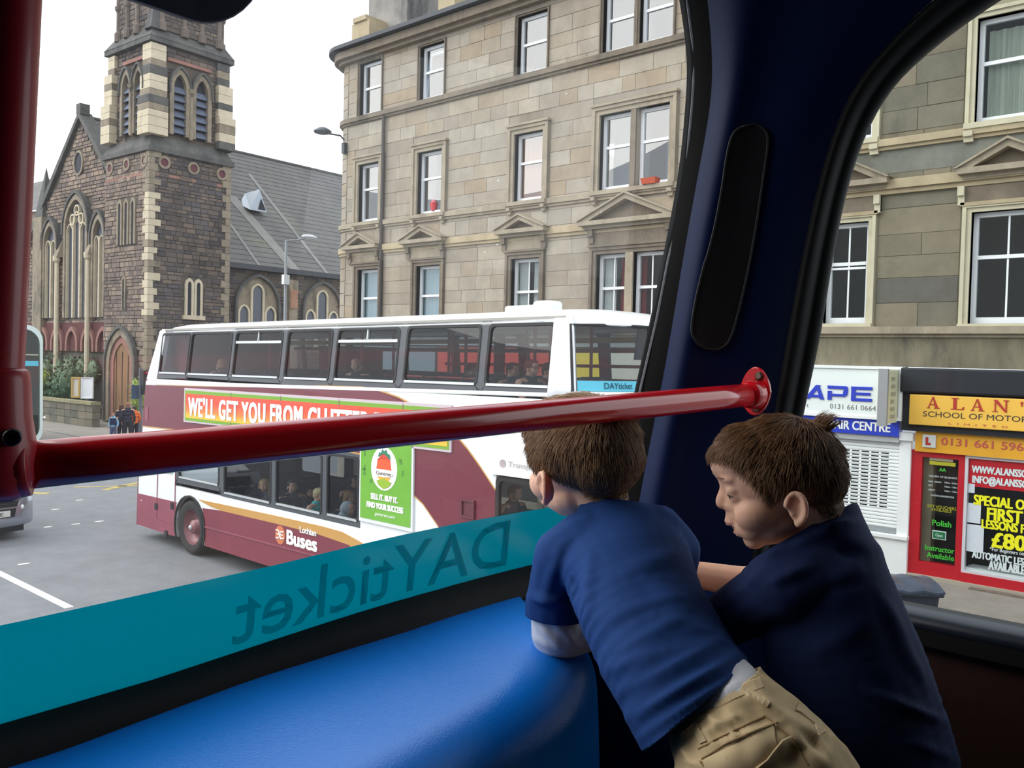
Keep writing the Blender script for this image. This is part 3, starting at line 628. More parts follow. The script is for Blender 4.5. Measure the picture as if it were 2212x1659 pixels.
for s_, x, y, cap, xe, m in (('WWW.ALANSSC', 1215, 775, .112, 1540, WHT), ('INFO@ALANSSC', 1215, 835, .112, 1540, WHT), ('SPECIAL O', 1225, 965, .155, 1526, YLW), ('FIRST', 1300, 1055, .19, 1508, YLW), ('LESSONS F', 1270, 1105, .135, 1526, YLW), ('£80', 1328, 1218, .235, 1526, YLW), ('*For Beginners on', 1322, 1242, .058, 1526, WHT), ('AUTOMATIC LES', 1216, 1283, .11, 1526, WHT), ('AVAILABLE', 1315, 1352, .135, 1530, WHT)):
    wall_text('lettering', s_, x, y, cap, m, wn, .02, width=wid(x, xe, y), fat=cap*.055 if cap > .08 else .001)
for x0, y0, x1, y1 in ((1185, 965, 1270, 1072), (1180, 1095, 1288, 1243), (1192, 845, 1233, 895)):
    p, q = c5(x0, y1, .012), c5(x1, y0, .012); MB().box(FX-.02, FX-.008, q.y, p.y, p.z, q.z).build('paper_notice', mat('paper', (208, 214, 222), .8, var=.06, vs=14), wn)

# --- the shops behind the bus
CS = empty('corner_shop', (FX, 14, PAVZ), 'shop with a red and yellow fascia seen through the upper windows of the bus', 'shop', 'shops under the tenements')
MB().box(FX-.15, FX, 7.75, 20.1, 3.95, 4.22).build('fascia_frieze', mat('grey_fascia', (146, 152, 154), .8, var=.2, vs=2), CS, True)
for a, b_, m in ((16.2, 20.0, mat('fascia_blue', (120, 134, 144), .6)), (12.3, 16.1, mat('fascia_red', (196, 58, 40), .5, var=.2, vs=5)), (10.9, 12.2, mat('fascia_yellow', (226, 200, 40), .5)), (7.9, 10.8, mat('fascia_cream', (208, 204, 190), .6))):
    MB().box(FX-.2, FX, a, b_, 3.28, 3.9).build('fascia', m, CS, True)
MB().box(FX+.2, FX+.25, 8.2, 19.6, .2, 3.3).build('room_backing', DARK, CS, True)
for i in range(6):
    y = 8.2+i*2.28; b_ = MB(); b_.box(FX-.06, FX, y-.08, y+.08, PAVZ, 3.28); b_.build('pilaster', DRESS_D, CS, True)

# ------------------------------------------------------------------ street furniture near the shops
BINP = mat('bin_black', (38, 42, 50), .5, var=.15, vs=6); BINL = mat('bin_lid', (70, 78, 94), .32, var=.3, vs=5)
p = at(1975, 1262, 2, 1.22); e = (p-EYE); wb = empty('wheelie_bin', (p.x, p.y+.1, PAVZ), 'black wheelie bin standing on the pavement before the white shop', 'bin', mtx=Matrix.Translation((p.x+.15, p.y+.16, PAVZ)) @ Matrix.Rotation(radians(-52), 4, 'Z'))
b_ = MB(); b_.add([(-.2, -.26, .08), (.2, -.26, .08), (.2, .26, .08), (-.2, .26, .08), (-.28, -.34, .98), (.28, -.34, .98), (.28, .34, .98), (-.28, .34, .98)], [(0, 3, 2, 1), (4, 5, 6, 7), (0, 1, 5, 4), (1, 2, 6, 5), (2, 3, 7, 6), (3, 0, 4, 7)]); b_.build('bin_body', BINP, wb, bevel=.03)
b_ = MB(); b_.box(-.31, .31, -.37, .37, .95, 1.0); b_.build('rim', BINP, wb, bevel=.015)
b_ = MB(); b_.grid([[(x, y, 1.0+.07*(1-(y/.4)**2)+.012*sin(x*22)*(abs(x) < .25)) for x in np.linspace(-.31, .31, 9)] for y in np.linspace(-.38, .38, 7)]); b_.build('lid', BINL, wb, thick=.03, fix=False)
for x in (-.18, .18): MB().tube([(x-.03, .33, .1), (x+.03, .33, .1)], .1, 14).build('wheel', BINP, wb)
MB().tube([(-.22, .42, .96), (.22, .42, .96)], .018, 8).build('handle', BINP, wb)

# street lamp column before the church roof
q = at(617, 960, 2, .12)
SL = dep(617, 690, 33); sl = empty('street_lamp', (SL.x, SL.y, ROADZ), 'slender grey street lamp column with an outreach arm before the church roof', 'lamp')
GALV = mat('galvanised', (150, 154, 158), .5, metal=.4)
top_ = dep(618, 520, 33); hd = dep(668, 512, 33.4)
MB().tube([(SL.x, SL.y, ROADZ), (SL.x, SL.y, 2), tuple(dep(617, 600, 33)), top_], [.09, .07, .055, .045], 10).build('column', GALV, sl, True)
MB().tube([top_, dep(640, 519, 33.2), hd], .03, 8).build('arm', GALV, sl, True)
MB().ell(hd, (.34, .18, .09)).build('lamp_head', mat('lamp_pale', (205, 210, 214), .4), sl, True, smooth=True)
k = dep(617, 604, 32.9); MB().box(k.x-.12, k.x+.12, k.y-.08, k.y+.08, k.z-.18, k.z+.18).build('sign_plate', mat('plate_pale', (214, 216, 218), .5), sl, True)
# traffic light behind the tail of the bus
g = at(303, 942, 2, .1); tl = empty('traffic_light', (g.x, g.y, .1), 'grey traffic light pole with a black signal head behind the bus tail', 'traffic light')
dz = (g-EYE).dot(FWD)
MB().tube([(g.x, g.y, .1), dep(304, 795, dz)], .07, 10).build('pole', mat('pole_grey', (104, 110, 120), .5), tl, True)
a = dep(313, 852, dz); z1 = dep(313, 800, dz)
MB().box(a.x-.14, a.x+.14, a.y-.14, a.y+.14, a.z, z1.z).build('signal_head', IRON, tl, True)
a = dep(292, 862, dz-.1); z1 = dep(292, 832, dz-.1)
MB().box(a.x-.16, a.x+.16, a.y-.03, a.y, a.z, z1.z).build('sign_plate', mat('sign_dark_blue', (70, 88, 112), .5), tl, True)
for x, y, m in ((316, 806, 'signal_red'), ):
    a = dep(x, y, dz-.14); MB().ell(a, .07).build('lens', mat('signal_red', (150, 30, 40), .4), tl, True)
# ------------------------------------------------------------------ the oncoming double decker (local axes: x along it from tail to nose, y away from us, z up)
PB = Vector((7.917, 16.54, ROADZ-.03)); AB = radians(-2)
MBUS = Matrix.Translation(PB) @ Matrix.Rotation(radians(-92), 4, 'Z') @ Matrix.Rotation(-.0105, 4, 'Y')
DZB = -(ROADZ-.03)
BUS = empty('double_decker_bus', label='maroon and white double decker bus crossing in front with a long red banner', cat='bus', mtx=MBUS @ Matrix.Translation((0, 0, DZB)))
BWH = mat('bus_white', (240, 242, 242), .3, coat=.4, var=.05, vs=1.5); MAR = mat('bus_maroon', (112, 30, 48), .35, coat=.35, var=.08, vs=1.5); MARD = mat('bus_maroon_dusty', (142, 72, 88), .5, var=.15, vs=2)
GOLD = mat('bus_gold', (198, 148, 74), .4, coat=.3); BFR = mat('bus_window_frame', (72, 76, 82), .5); RUB = mat('bus_rubber', (26, 27, 29), .7)
BGL = glass('bus_glass', (206, 211, 213), 1.5, .9); SILV = mat('bus_silver_trim', (196, 200, 202), .35, metal=.3)
BIN = mat('bus_interior', (96, 92, 92), .8); BRED = mat('bus_red_pole', (176, 24, 34), .35); SEATM = mat('bus_moquette', (30, 34, 62), .9, var=.3, vs=20); FLOORM = mat('bus_floor', (60, 58, 60), .9)
L_, W_ = 11.3, 2.5
def lean(z): return .10*max(0., (z-3.05)/.9)
def side(far=False):
    if far: return lambda x, z, d: (x, W_-lean(z)+d, z)
    return lambda x, z, d: (x, lean(z)-d, z)
NS, FS = side(), side(True)
rear = [(.02, .27), (.07, 1.29), (.23, 2.21), (.34, 2.97), (.40, 3.12)]
def rx(z):
    for (a, za), (b_, zb) in zip(rear, rear[1:]+[(.74, 4.02)]):
        if z <= zb: return a+(b_-a)*(z-za)/(zb-za)
    return .74
def panel(pts, to=NS, d0=-.05, d1=0., dense=True):
    return MB().prism(pts, to, d0, d1)
# lower side skin with its wheel arch
archp = [(2.17+.54*cos(a), .52+.54*sin(a)) for a in np.linspace(-.45, pi+.45, 15)][::-1]
archf = [(8.75+.54*cos(a), .52+.54*sin(a)) for a in np.linspace(-.45, pi+.45, 15)][::-1]
skin = MB()
skin.prism([(rx(.27), .27)]+archp+archf+[(11.15, .27), (11.2, 1.2), (rx(1.2), 1.2)], NS, -.05, 0)
skin.prism([(rx(1.2), 1.2), (1.62, 1.2), (1.62, 2.3), (rx(2.3), 2.3)], NS, -.05, 0); skin.prism([(7.08, 1.2), (9.68, 1.2), (9.68, 2.3), (7.08, 2.3)], NS, -.05, 0)
skin.prism([(10.75, 1.2), (11.2, 1.2), (11.2, 2.3), (10.75, 2.3)], NS, -.05, 0)
skin.prism([(rx(2.2), 2.2), (11.2, 2.2), (11.15, 3.1), (rx(3.1), 3.1)], NS, -.05, 0)
skin.build('side_panel', BWH, BUS)
# upper deck: frame strip with seven glazed openings
def rrect(x0, x1, x2, x3, z0, z1, r=.07, n=4):
    """Rounded window outline; x0, x1 at the foot, x2, x3 at the head."""
    c = [(x0+r, z0+r, pi, 1.5*pi), (x1-r, z0+r, 1.5*pi, 2*pi), (x3-r, z1-r, 0, .5*pi), (x2+r, z1-r, .5*pi, pi)]
    return [(cx+r*cos(a0+(a1-a0)*i/n), cz+r*sin(a0+(a1-a0)*i/n)) for cx, cz, a0, a1 in c for i in range(n+1)]
def holed(outer_x0, outer_x1, z0, z1, wins, m, name, to, d0=-.04, d1=.004, parent=BUS):
    """A strip of panel pierced by rounded windows."""
    b_ = MB(); cuts = [outer_x0]
    for i, w_ in enumerate(wins[:-1]): cuts.append((w_[1]+wins[i+1][0])/2)
    cuts.append(outer_x1)
    for w_, a, c in zip(wins, cuts, cuts[1:]):
        inn = rrect(w_[0], w_[1], w_[0], w_[1], w_[2], w_[3]); out = []
        for x, z in inn:
            cx, cz = (w_[0]+w_[1])/2, (w_[2]+w_[3])/2; u, v_ = (x-cx), (z-cz)
            U0, U1 = (a-cx, c-cx); V0, V1 = z0-cz, z1-cz
            t = min((U1 if u > 0 else U0)/u if abs(u) > 1e-6 else 9e9, (V1 if v_ > 0 else V0)/v_ if abs(v_) > 1e-6 else 9e9); out.append((cx+u*t, cz+v_*t))
        # corners of the rectangle get their own points
        for k, (X, Z) in enumerate(((a, z0), (c, z0), (c, z1), (a, z1))): out[k*5+2] = (X, Z)
        if a == outer_x0 and z0 > 3: out = [(x+max(0, (z-z0))*.15 if x < a+.001 else x, z) for x, z in out]
        b_.band(out, inn, to, d0, d1, True)
    return b_.build(name, m, parent)
UW = [(.86, 1.94, 3.21, 3.94), (1.99, 3.42, 3.21, 3.94), (3.53, 4.95, 3.21, 3.94), (5.09, 6.26, 3.21, 3.94), (6.39, 7.77, 3.22, 3.94), (7.93, 9.30, 3.23, 3.95), (9.44, 10.47, 3.23, 3.95)]
LW = [(1.73, 3.18, 1.36, 2.12), (3.35, 4.80, 1.26, 2.14), (4.94, 6.16, 1.27, 2.14), (6.29, 7.04, 1.28, 2.16)]
def glaze(wins, to, name='window', bars=()):
    for i, (a, b_, c, d) in enumerate(wins):
        o_ = rrect(a-.012, b_+.012, a-.012, b_+.012, c-.012, d+.012); r_ = rrect(a+.022, b_-.022, a+.022, b_-.022, c+.022, d-.022, .06)
        g = MB(); g.band(o_, r_, to, -.03, .012, True); w_ = g.build(name, RUB, BUS)
        MB().add([to(x, z, -.012) for x, z in rrect(a, b_, a, b_, c, d)], [list(range(20))]).build('pane', BGL, w_)
        if to is NS: MB().prism([(a+.03, c-.005), (b_-.03, c-.005), (b_-.03, c+.025), (a+.03, c+.025)], to, -.01, .016).build('silver_trim', SILV, w_)
        if i in bars:
            g = MB(); g.prism([(a+.03, d-.19), (b_-.03, d-.19), (b_-.03, d-.15), (a+.03, d-.15)], to, -.02, .012); g.prism([((a+b_)/2-.012, d-.17), ((a+b_)/2+.012, d-.17), ((a+b_)/2+.012, d), ((a+b_)/2-.012, d)], to, -.02, .012); g.build('hopper_bar', SILV, w_)
for to in (NS, FS):
    holed(.80, 10.52, 3.10, 4.0, UW, BFR if to is NS else mat('bus_red_reflection', (120, 32, 42), .7), 'window_strip', to); glaze(UW, to, bars=(2, 4) if to is NS else ())  # far frames are red: reflections in the panes put into their colour
holed(1.62, 7.08, 1.2, 2.25, LW, BFR, 'window_strip', NS); glaze(LW, NS)
MB().add([NS(x, z, -.03) for x, z in ((1.75, 1.38), (3.16, 1.38), (3.16, 2.1), (1.75, 2.1))], [(0, 1, 2, 3)]).build('white_window_panel', mat('bus_pale_panel', (206, 212, 216), .3), BUS)
FLW = [(1.8, 3.3, 1.28, 2.15), (3.5, 5.0, 1.28, 2.15), (5.2, 6.6, 1.28, 2.15), (6.9, 8.4, 1.28, 2.15)]
holed(1.6, 8.6, 1.2, 2.25, FLW, BFR, 'window_strip', FS); glaze(FLW, FS)
fk = MB(); fk.prism([(.1, .27), (11.2, .27), (11.2, 1.2), (.1, 1.2)], FS, -.05, 0); fk.prism([(.2, 2.2), (11.15, 2.2), (11.1, 3.12), (.36, 3.12)], FS, -.05, 0); fk.prism([(.1, 1.2), (1.6, 1.2), (1.6, 2.25), (.2, 2.25)], FS, -.05, 0); fk.prism([(8.6, 1.2), (11.2, 1.2), (11.2, 2.25), (8.6, 2.25)], FS, -.05, 0); fk.build('side_panel', BWH, BUS)
rp = MB(); rp.grid([[(rx(z)+.0, y, z) for y in (0, .5, 1.25, 2, 2.5)] for z in (.27, 1.2, 2.2, 3.1)]); rp.build('rear_panel', MAR, BUS, thick=.05, fix=False)
rp = MB(); rp.grid([[(rx(z), y, z) for y in (lean(z), 1.25, 2.5-lean(z))] for z in (3.1, 3.5, 4.0)]); rp.build('rear_glass', BWH, BUS, thick=.03, fix=False)
# white corner of the tail, roof and its front dome
cn = MB(); cn.prism([(rx(2.97), 2.97), (.80, 2.97), (.95, 4.0), (.70, 4.0)], NS, -.1, .008); cn.prism([(rx(3.0), 2.98), (10.6, 3.13), (10.6, 3.18), (rx(3.04), 3.06)], NS, -.02, .01)
cn.build('white_tail_corner', BWH, BUS, bevel=.02)
roof = MB(); secs = [(.72, .0, .3, 0), (.76, .05, .18, .0), (.9, .11, .06, 0), (1.3, .13, 0, 0), (5, .13, 0, 0), (9.8, .13, 0, 0), (10.3, .13, .0, 0)]
rows = []
for x, dz, ins, bz in secs:
    r_ = []
    for i in range(15):
        t = i/14; yy = .10+ins*.6+(2.3-ins*1.2)*t; e_ = 1-(2*t-1)**8*1.0; r_.append((x-.28*abs(2*t-1)**2.2*(x > 10.8)*min(1, (x-10.8)/.4), yy, 3.96+bz*(x > 10.85)+(dz+.17*0)*e_ + .05*(1-(2*t-1)**2)))
    rows.append(r_)
ROOFN = rows[-1]
roof.grid(rows); roof.build('roof', BWH, BUS, smooth=True, thick=.03, fix=False)
MB().prism([(.72, 3.93), (10.7, 3.93), (10.7, 4.03), (.76, 4.03)], NS, -.06, .004).build('cant_rail', BWH, BUS, bevel=.02)
MB().prism([(.72, 3.93), (10.7, 3.93), (10.7, 4.03), (.76, 4.03)], FS, -.06, .004).build('cant_rail', BWH, BUS, bevel=.02)
hb = MB(); hb.box(9.32, 9.9, .45, .75, 4.08, 4.20); hb.build('roof_pod', BWH, BUS, bevel=.03); hb = MB(); hb.box(9.78, 10.05, .45, .72, 4.08, 4.245); hb.build('roof_hatch', BWH, BUS, bevel=.04)
# nose: curved screens, white corner pillar
def nose(t, z):
    """A point of the wrapped front: t 0..1 across, z up."""
    e_ = abs(2*t-1); x = 11.22-.42*e_**3.2-.14*max(0, (z-3.1)/.9)+.06*(z < 2.3); return Vector((x, lean(z)+(W_-2*lean(z))*t, z))
def sheet(name, t0, t1, z0, z1, m, par=BUS, off=0, nx=16, nz=4, thick=0, zz=None):
    b_ = MB(); b_.grid([[nose(t0+(t1-t0)*i/nx, z0+(z1-z0)*j/nz)+Vector((off, 0, 0)) for i in range(nx+1)] for j in range(nz+1)]); return b_.build(name, m, par, smooth=True, thick=thick, fix=False)
sheet('front_panel', 0, 1, .3, 1.05, BWH, thick=.04); sheet('front_panel', 0, 1, 2.25, 3.2, BWH, thick=.04); b_ = MB(); rows = []
for k_ in np.linspace(0, 1, 9):
    r_ = []
    for i in range(15):
        A_ = Vector(ROOFN[i]); N_ = nose(i/14, 3.925); r_.append((A_.x+(N_.x-A_.x)*sin(k_*pi/2)**.9, A_.y+(N_.y-A_.y)*k_, N_.z+(A_.z-N_.z)*cos(k_*pi/2)**1.4))
    rows.append(r_)
b_.grid(rows); b_.build('front_dome', BWH, BUS, smooth=True, thick=.03, fix=False)
us = sheet('upper_windscreen', .0, 1, 3.2, 3.93, BGL); sheet('lower_windscreen', 0, 1, 1.05, 2.25, BGL)
CYAN = mat('cyan_film', (86, 190, 214), .5)
sheet('cyan_strip', .015, .985, 3.205, 3.32, CYAN, us, .006)
def onnose(co):
    n_ = nose(co.x, co.y); return Vector((n_.x+.014, n_.y, n_.z))
tx = text('lettering', 'DAYticket', .1, (0, 0, 0), (1, 0, 0), (0, 1, 0), mat('teal_lettering', (24, 104, 128), .5), us, False, bold=.001)
for q in tx.data.vertices: q.co = onnose(Vector((.105+q.co.x*.31, 3.235+q.co.y*.95, 0)))
pc = MB(); zz = np.linspace(3.1, 4.0, 7)
pc.grid([[NS(10.46-.05*k_, z, .012) if k_ == 0 else (Vector(NS(10.46, z, .012))*(1-k_)+nose(.012, z)*k_) for k_ in (0, .3, .6, .8, 1)] for z in zz]); pc.build('corner_pillar', BWH, BUS, smooth=True, thick=.05, fix=False)
pc = MB(); pc.grid([[Vector(FS(10.46, z, .012))*(1-k_)+nose(.99, z)*k_ for k_ in (0, .3, .6, .8, 1)] for z in zz]); pc.build('corner_pillar', BWH, BUS, smooth=True, thick=.05, fix=False)
pc = MB(); pc.grid([[Vector((11.1, 0, z))*(1-k_)+nose(.02, z)*k_ for k_ in (0, .5, 1)] for z in (.27, 1.2, 2.3, 3.15)]); pc.build('corner_panel', BWH, BUS, thick=.03, fix=False)
b_ = MB(); b_.tube([nose(.0, z)+Vector((.01, -.0, 0)) for z in (3.2, 3.5, 3.93)]+[nose(t, 3.93)+Vector((.012, 0, 0)) for t in (.1, .3, .5, .7, .9, 1)], .018, 6); b_.build('screen_seal', RUB, BUS)
VIS = mat('navy_blind', (18, 24, 48), .7)
b_ = MB(); b_.grid([[nose(.36+.34*i/5, 3.92-.36*j/3)+Vector((-.10-.03*j, 0, 0)) for i in range(6)] for j in range(4)]); b_.build('sun_blind', VIS, BUS, thick=.02, fix=False)
# painted swooshes, as thin films on the skin
MTOP = [(.35, 2.975), (2.0, 3.0), (4.0, 3.04), (5.2, 3.08), (6.2, 3.115), (7.06, 3.125), (7.48, 3.09), (7.86, 3.02), (8.4, 2.86), (9.0, 2.58), (9.18, 2.45), (9.4, 2.26), (9.67, 2.0), (9.67, .45)]
MBOT = [(9.3, .75), (8.95, 1.15), (8.68, 1.46), (8.39, 1.70), (8.23, 1.78), (7.9, 1.95), (7.5, 2.14), (7.13, 2.225), (6.79, 2.24), (5, 2.25), (2.5, 2.22), (rx(2.2), 2.20)]
panel(MTOP+MBOT, NS, 0, .006).build('maroon_swoosh', MAR, BUS)
gl = MB(); gl.band(MTOP[:13], [(x, z+.02) for x, z in MTOP[:13]], NS, 0, .005); gl.band([(x, z) for x, z in MBOT], [(x, z-.022) for x, z in MBOT], NS, 0, .005); gl.build('gold_line', GOLD, BUS)
panel([(rx(.28), .28), (1.66, .28), (1.60, .55), (1.66, .905), (rx(.88), .885)], NS, 0, .006).build('maroon_tail_panel', MARD, BUS)
panel([(2.72, .28), (8.15, .28), (7.75, .55), (7.3, .77), (6.83, .93), (6.1, .97), (4.89, .97), (3.28, .955), (2.62, .92), (2.72, .6)], NS, 0, .006).build('maroon_skirt', mat('bus_maroon_skirt', (124, 48, 62), .45, var=.12, vs=2), BUS)
panel([(2.45, 1.05), (3.24, 1.065), (4.88, 1.09), (6.17, 1.10), (6.67, 1.09), (7.11, 1.01), (7.5, .86), (7.75, .72), (7.55, .63), (7.3, .77), (6.83, .93), (6.1, .97), (4.89, .97), (3.28, .955), (2.9, .98)], NS, 0, .008).build('gold_swoosh', GOLD, BUS)
b_ = MB(); b_.prism([(2.72, .60), (8.2, .66), (8.2, .68), (2.72, .622)], NS, .004, .02); b_.build('skirt_moulding', MARD, BUS)
# tail details
b_ = MB(); b_.band([(.86, .5), (1.60, .5), (1.62, 1.55), (.90, 1.55)], [(.875, .515), (1.585, .515), (1.605, 1.535), (.915, 1.535)], NS, .003, .012, True); b_.build('engine_door', MARD, BUS)
for x, z in ((.86, .73), (1.5, .82), (1.28, .28)): panel([(x-.05, z-.06), (x+.05, z-.06), (x+.05, z+.06), (x-.05, z+.06)], NS, 0, .02).build('latch', RUB, BUS)
panel([(.36, 2.30), (.48, 2.30), (.48, 2.56), (.36, 2.56)], NS, 0, .012).build('filler_flap', MARD, BUS)
panel([(1.0, 1.38), (1.5, 1.38), (1.5, 1.52), (1.0, 1.52)], NS, 0, .008).build('tail_vent', SILV, BUS)
b_ = MB(); b_.band([(9.1, 1.62), (9.34, 1.62), (9.34, 1.85), (9.1, 1.85)], [(9.13, 1.65), (9.31, 1.65), (9.31, 1.82), (9.13, 1.82)], NS, 0, .03, True); b_.prism([(9.13, 1.65), (9.31, 1.65), (9.31, 1.82), (9.13, 1.82)], NS, 0, .01); b_.build('charging_flap', mat('flap_maroon', (96, 36, 48), .5), BUS)
# adverts
bn = panel([(1.95, 2.37), (8.92, 2.39), (8.92, 2.97), (1.97, 2.97)], NS, .006, .03).build('banner', mat('banner_silver', (206, 190, 196), .4), BUS)
BANR = bpy.data.materials.new('banner_red'); BANR.use_nodes = True; nt = BANR.node_tree; pr = nt.nodes['Principled BSDF']; tcn = nt.nodes.new('ShaderNodeTexCoord'); sx = nt.nodes.new('ShaderNodeSeparateXYZ'); rp_ = nt.nodes.new('ShaderNodeValToRGB')
e = rp_.color_ramp.elements; e[0].position = .05; e[0].color = lin((240, 196, 46)); e[1].position = .62; e[1].color = lin((236, 78, 50)); k = e.new(.3); k.color = lin((238, 130, 56)); pr.inputs['Roughness'].default_value = .45
nt.links.new(tcn.outputs['Generated'], sx.inputs[0]); nt.links.new(sx.outputs[2], rp_.inputs[0]); nt.links.new(rp_.outputs[0], pr.inputs['Base Color'])
GRNB = mat('banner_green', (120, 168, 44), .5)
panel([(2.0, 2.40), (8.89, 2.42), (8.89, 2.93), (2.0, 2.93)], NS, .03, .034).build('green_border', GRNB, bn)
panel([(2.04, 2.45), (8.86, 2.46), (8.86, 2.875), (2.04, 2.875)], NS, .034, .038).build('banner_face', BANR, bn)
XA, ZA = (1, 0, 0), (0, 0, 1)
LWH = mat('banner_lettering', (250, 250, 246), .5)
text('lettering', "WE'LL GET YOU FROM CLUTTER TO", .455, (2.16, -.042, 2.49), XA, ZA, LWH, bn, False, fat=.017, space=1.12, width=5.72)
for x in (3.6, 5.1, 6.6, 8.0): panel([(x-.005, 2.4), (x+.005, 2.4), (x+.005, 2.95), (x-.005, 2.95)], NS, .038, .04).build('banner_joint', mat('joint_grey', (160, 120, 110), .5), bn)
po = panel([(7.09, 1.31), (8.22, 1.31), (8.22, 2.46), (7.09, 2.46)], NS, .0, .03).build('poster', mat('poster_frame', (226, 228, 228), .4), BUS)
POG = mat('poster_green', (110, 176, 44), .45, var=.10, vs=4)
panel([(7.12, 1.36), (8.18, 1.36), (8.18, 2.44), (7.12, 2.44)], NS, .03, .034).build('poster_face', POG, po)
DG = mat('poster_dark_green', (84, 142, 40), .5)
for i in range(34):
    x, z = 7.17+random.random()*.95, 1.42+random.random()*.98
    if abs(x-7.64) < .28 and z > 1.75 or 1.44 < z < 1.74: continue
    a, c = random.choice(((.02, .045), (.04, .02), (.03, .03))); panel([(x-a, z-c), (x+a, z-c*.6), (x+a*.6, z+c), (x-a, z+c*.5)], NS, .034, .036).build('poster_motif', DG, po)
panel(circ(7.63, 2.07, .275, 26, .29), NS, .034, .038).build('white_roundel', LWH, po)
def film(pts, m, d=.038): panel(pts, NS, d, d+.003).build('emblem', m, po)
film([(7.5, 2.20), (7.76, 2.20), (7.79, 2.06), (7.47, 2.06)], mat('emblem_orange', (232, 92, 40), .5)); film([(7.5, 2.17), (7.57, 2.25), (7.63, 2.29), (7.7, 2.25), (7.77, 2.17), (7.7, 2.2), (7.55, 2.2)], mat('emblem_rust', (214, 66, 44), .5), .0415)
film([(7.51, 2.22), (7.54, 2.29), (7.57, 2.27), (7.60, 2.33), (7.64, 2.30), (7.68, 2.33), (7.70, 2.28), (7.75, 2.27), (7.77, 2.2), (7.70, 2.24), (7.63, 2.27), (7.56, 2.24)], mat('emblem_leaf', (44, 128, 96), .5), .044)
film([(7.50, 1.96), (7.77, 1.96), (7.72, 1.90), (7.63, 1.92), (7.55, 1.90)], mat('emblem_yellow', (240, 178, 46), .5)); film([(7.48, 1.90), (7.63, 1.94), (7.8, 1.90), (7.74, 1.84), (7.63, 1.80), (7.53, 1.84)], mat('emblem_green', (150, 184, 40), .5), .0415)
film(circ(7.63, 2.01, .20, 16, .052), LWH, .045)
text('lettering', 'Gumtree', .075, (7.48, -.05, 1.985), XA, ZA, mat('emblem_brown', (120, 100, 90), .5), po, False, width=.31)
text('lettering', 'SELL IT. BUY IT.', .105, (7.36, -.037, 1.645), XA, ZA, LWH, po, False, fat=.007, width=.56); text('lettering', 'FIND YOUR SUCCESS', .105, (7.27, -.037, 1.525), XA, ZA, LWH, po, False, fat=.007, width=.76); text('lettering', 'gumtree.com', .055, (7.45, -.037, 1.435), XA, ZA, LWH, po, False, width=.42)
text('lettering', 'Buses', .30, (5.26, -.012, .715), XA, ZA, LWH, BUS, False, fat=.014, width=.78); text('lettering', 'Lothian', .13, (5.62, -.012, .935), XA, ZA, LWH, BUS, False, fat=.004, width=.42)
lg = panel(circ(5.09, .815, .135, 22, .145), NS, .008, .012).build('emblem', mat('emblem_copper', (204, 116, 74), .5), BUS)
b_ = MB(); b_.tube([(4.98, -.015, .88), (5.05, -.015, .88), (5.12, -.015, .76), (5.2, -.015, .78)], .012, 5); b_.tube([(4.98, -.015, .76), (5.06, -.015, .76), (5.12, -.015, .87), (5.19, -.015, .87)], .012, 5); b_.tube([(5.0, -.015, .82), (5.18, -.015, .82)], .008, 5); b_.build('emblem_line', LWH, lg)
text('lettering', 'Transport', .10, (9.87, -.012, 2.30), XA, ZA, mat('faint_lettering', (184, 178, 176), .5), BUS, False, width=.5); panel(circ(9.78, 2.33, .05, 14), NS, 0, .006).build('emblem', mat('faint_emblem', (170, 160, 158), .5), BUS)
# driver's window, wheels
g = MB(); g.band(rrect(9.68, 10.76, 9.68, 10.76, 1.16, 2.18), rrect(9.73, 10.71, 9.73, 10.71, 1.21, 2.13), NS, -.04, .012, True); dw = g.build('driver_window', RUB, BUS)
MB().add([NS(x, z, -.01) for x, z in rrect(9.7, 10.74, 9.7, 10.74, 1.18, 2.16)], [list(range(20))]).build('pane', BGL, dw)
panel([(9.62, 2.2), (10.8, 2.2), (10.8, 2.27), (9.62, 2.27)], NS, 0, .05).build('drip_moulding', BWH, BUS)
TYRE = mat('tyre', (34, 34, 36), .85, var=.2, vs=12); RIM = mat('wheel_rim', (128, 84, 88), .4, metal=.2)
for cx in (2.17, 8.75):
    for sy, ax in ((.03, -1), (2.47, 1)):
        c = Vector((cx, sy+.0, .52)); t = MB(); t.lathe([(.30, -.24), (.46, -.24), (.475, -.20), (.475, -.03), (.455, .02), (.40, .03), (.31, .0)], c, (0, ax, 0), 36, False); wh = t.build('wheel', TYRE, BUS, smooth=True)
        t = MB(); t.lathe([(.31, .0), (.30, -.03), (.27, -.10), (.20, -.13), (.13, -.12), (.12, -.02), (.09, -.01), (.05, .02), (.005, .025)], c, (0, ax, 0), 28, False); t.build('wheel_rim', RIM, wh, smooth=True)
        t = MB(); t.ell(c+Vector((0, ax*.01, 0)), .045); t.build('hub_cap', SILV, wh)
for i, cx in enumerate((2.17, 8.75)):
    ap = archp if i == 0 else archf
    t = MB(); t.band([(cx+(x-cx)*1.05, .52+(z-.52)*1.05) for x, z in ap], ap, NS, -.05, .025); t.build('wheel_arch', RUB, BUS)
    MB().box(cx-.56, cx+.56, .42, .46, .2, 1.1).build('arch_lining', RUB, BUS)
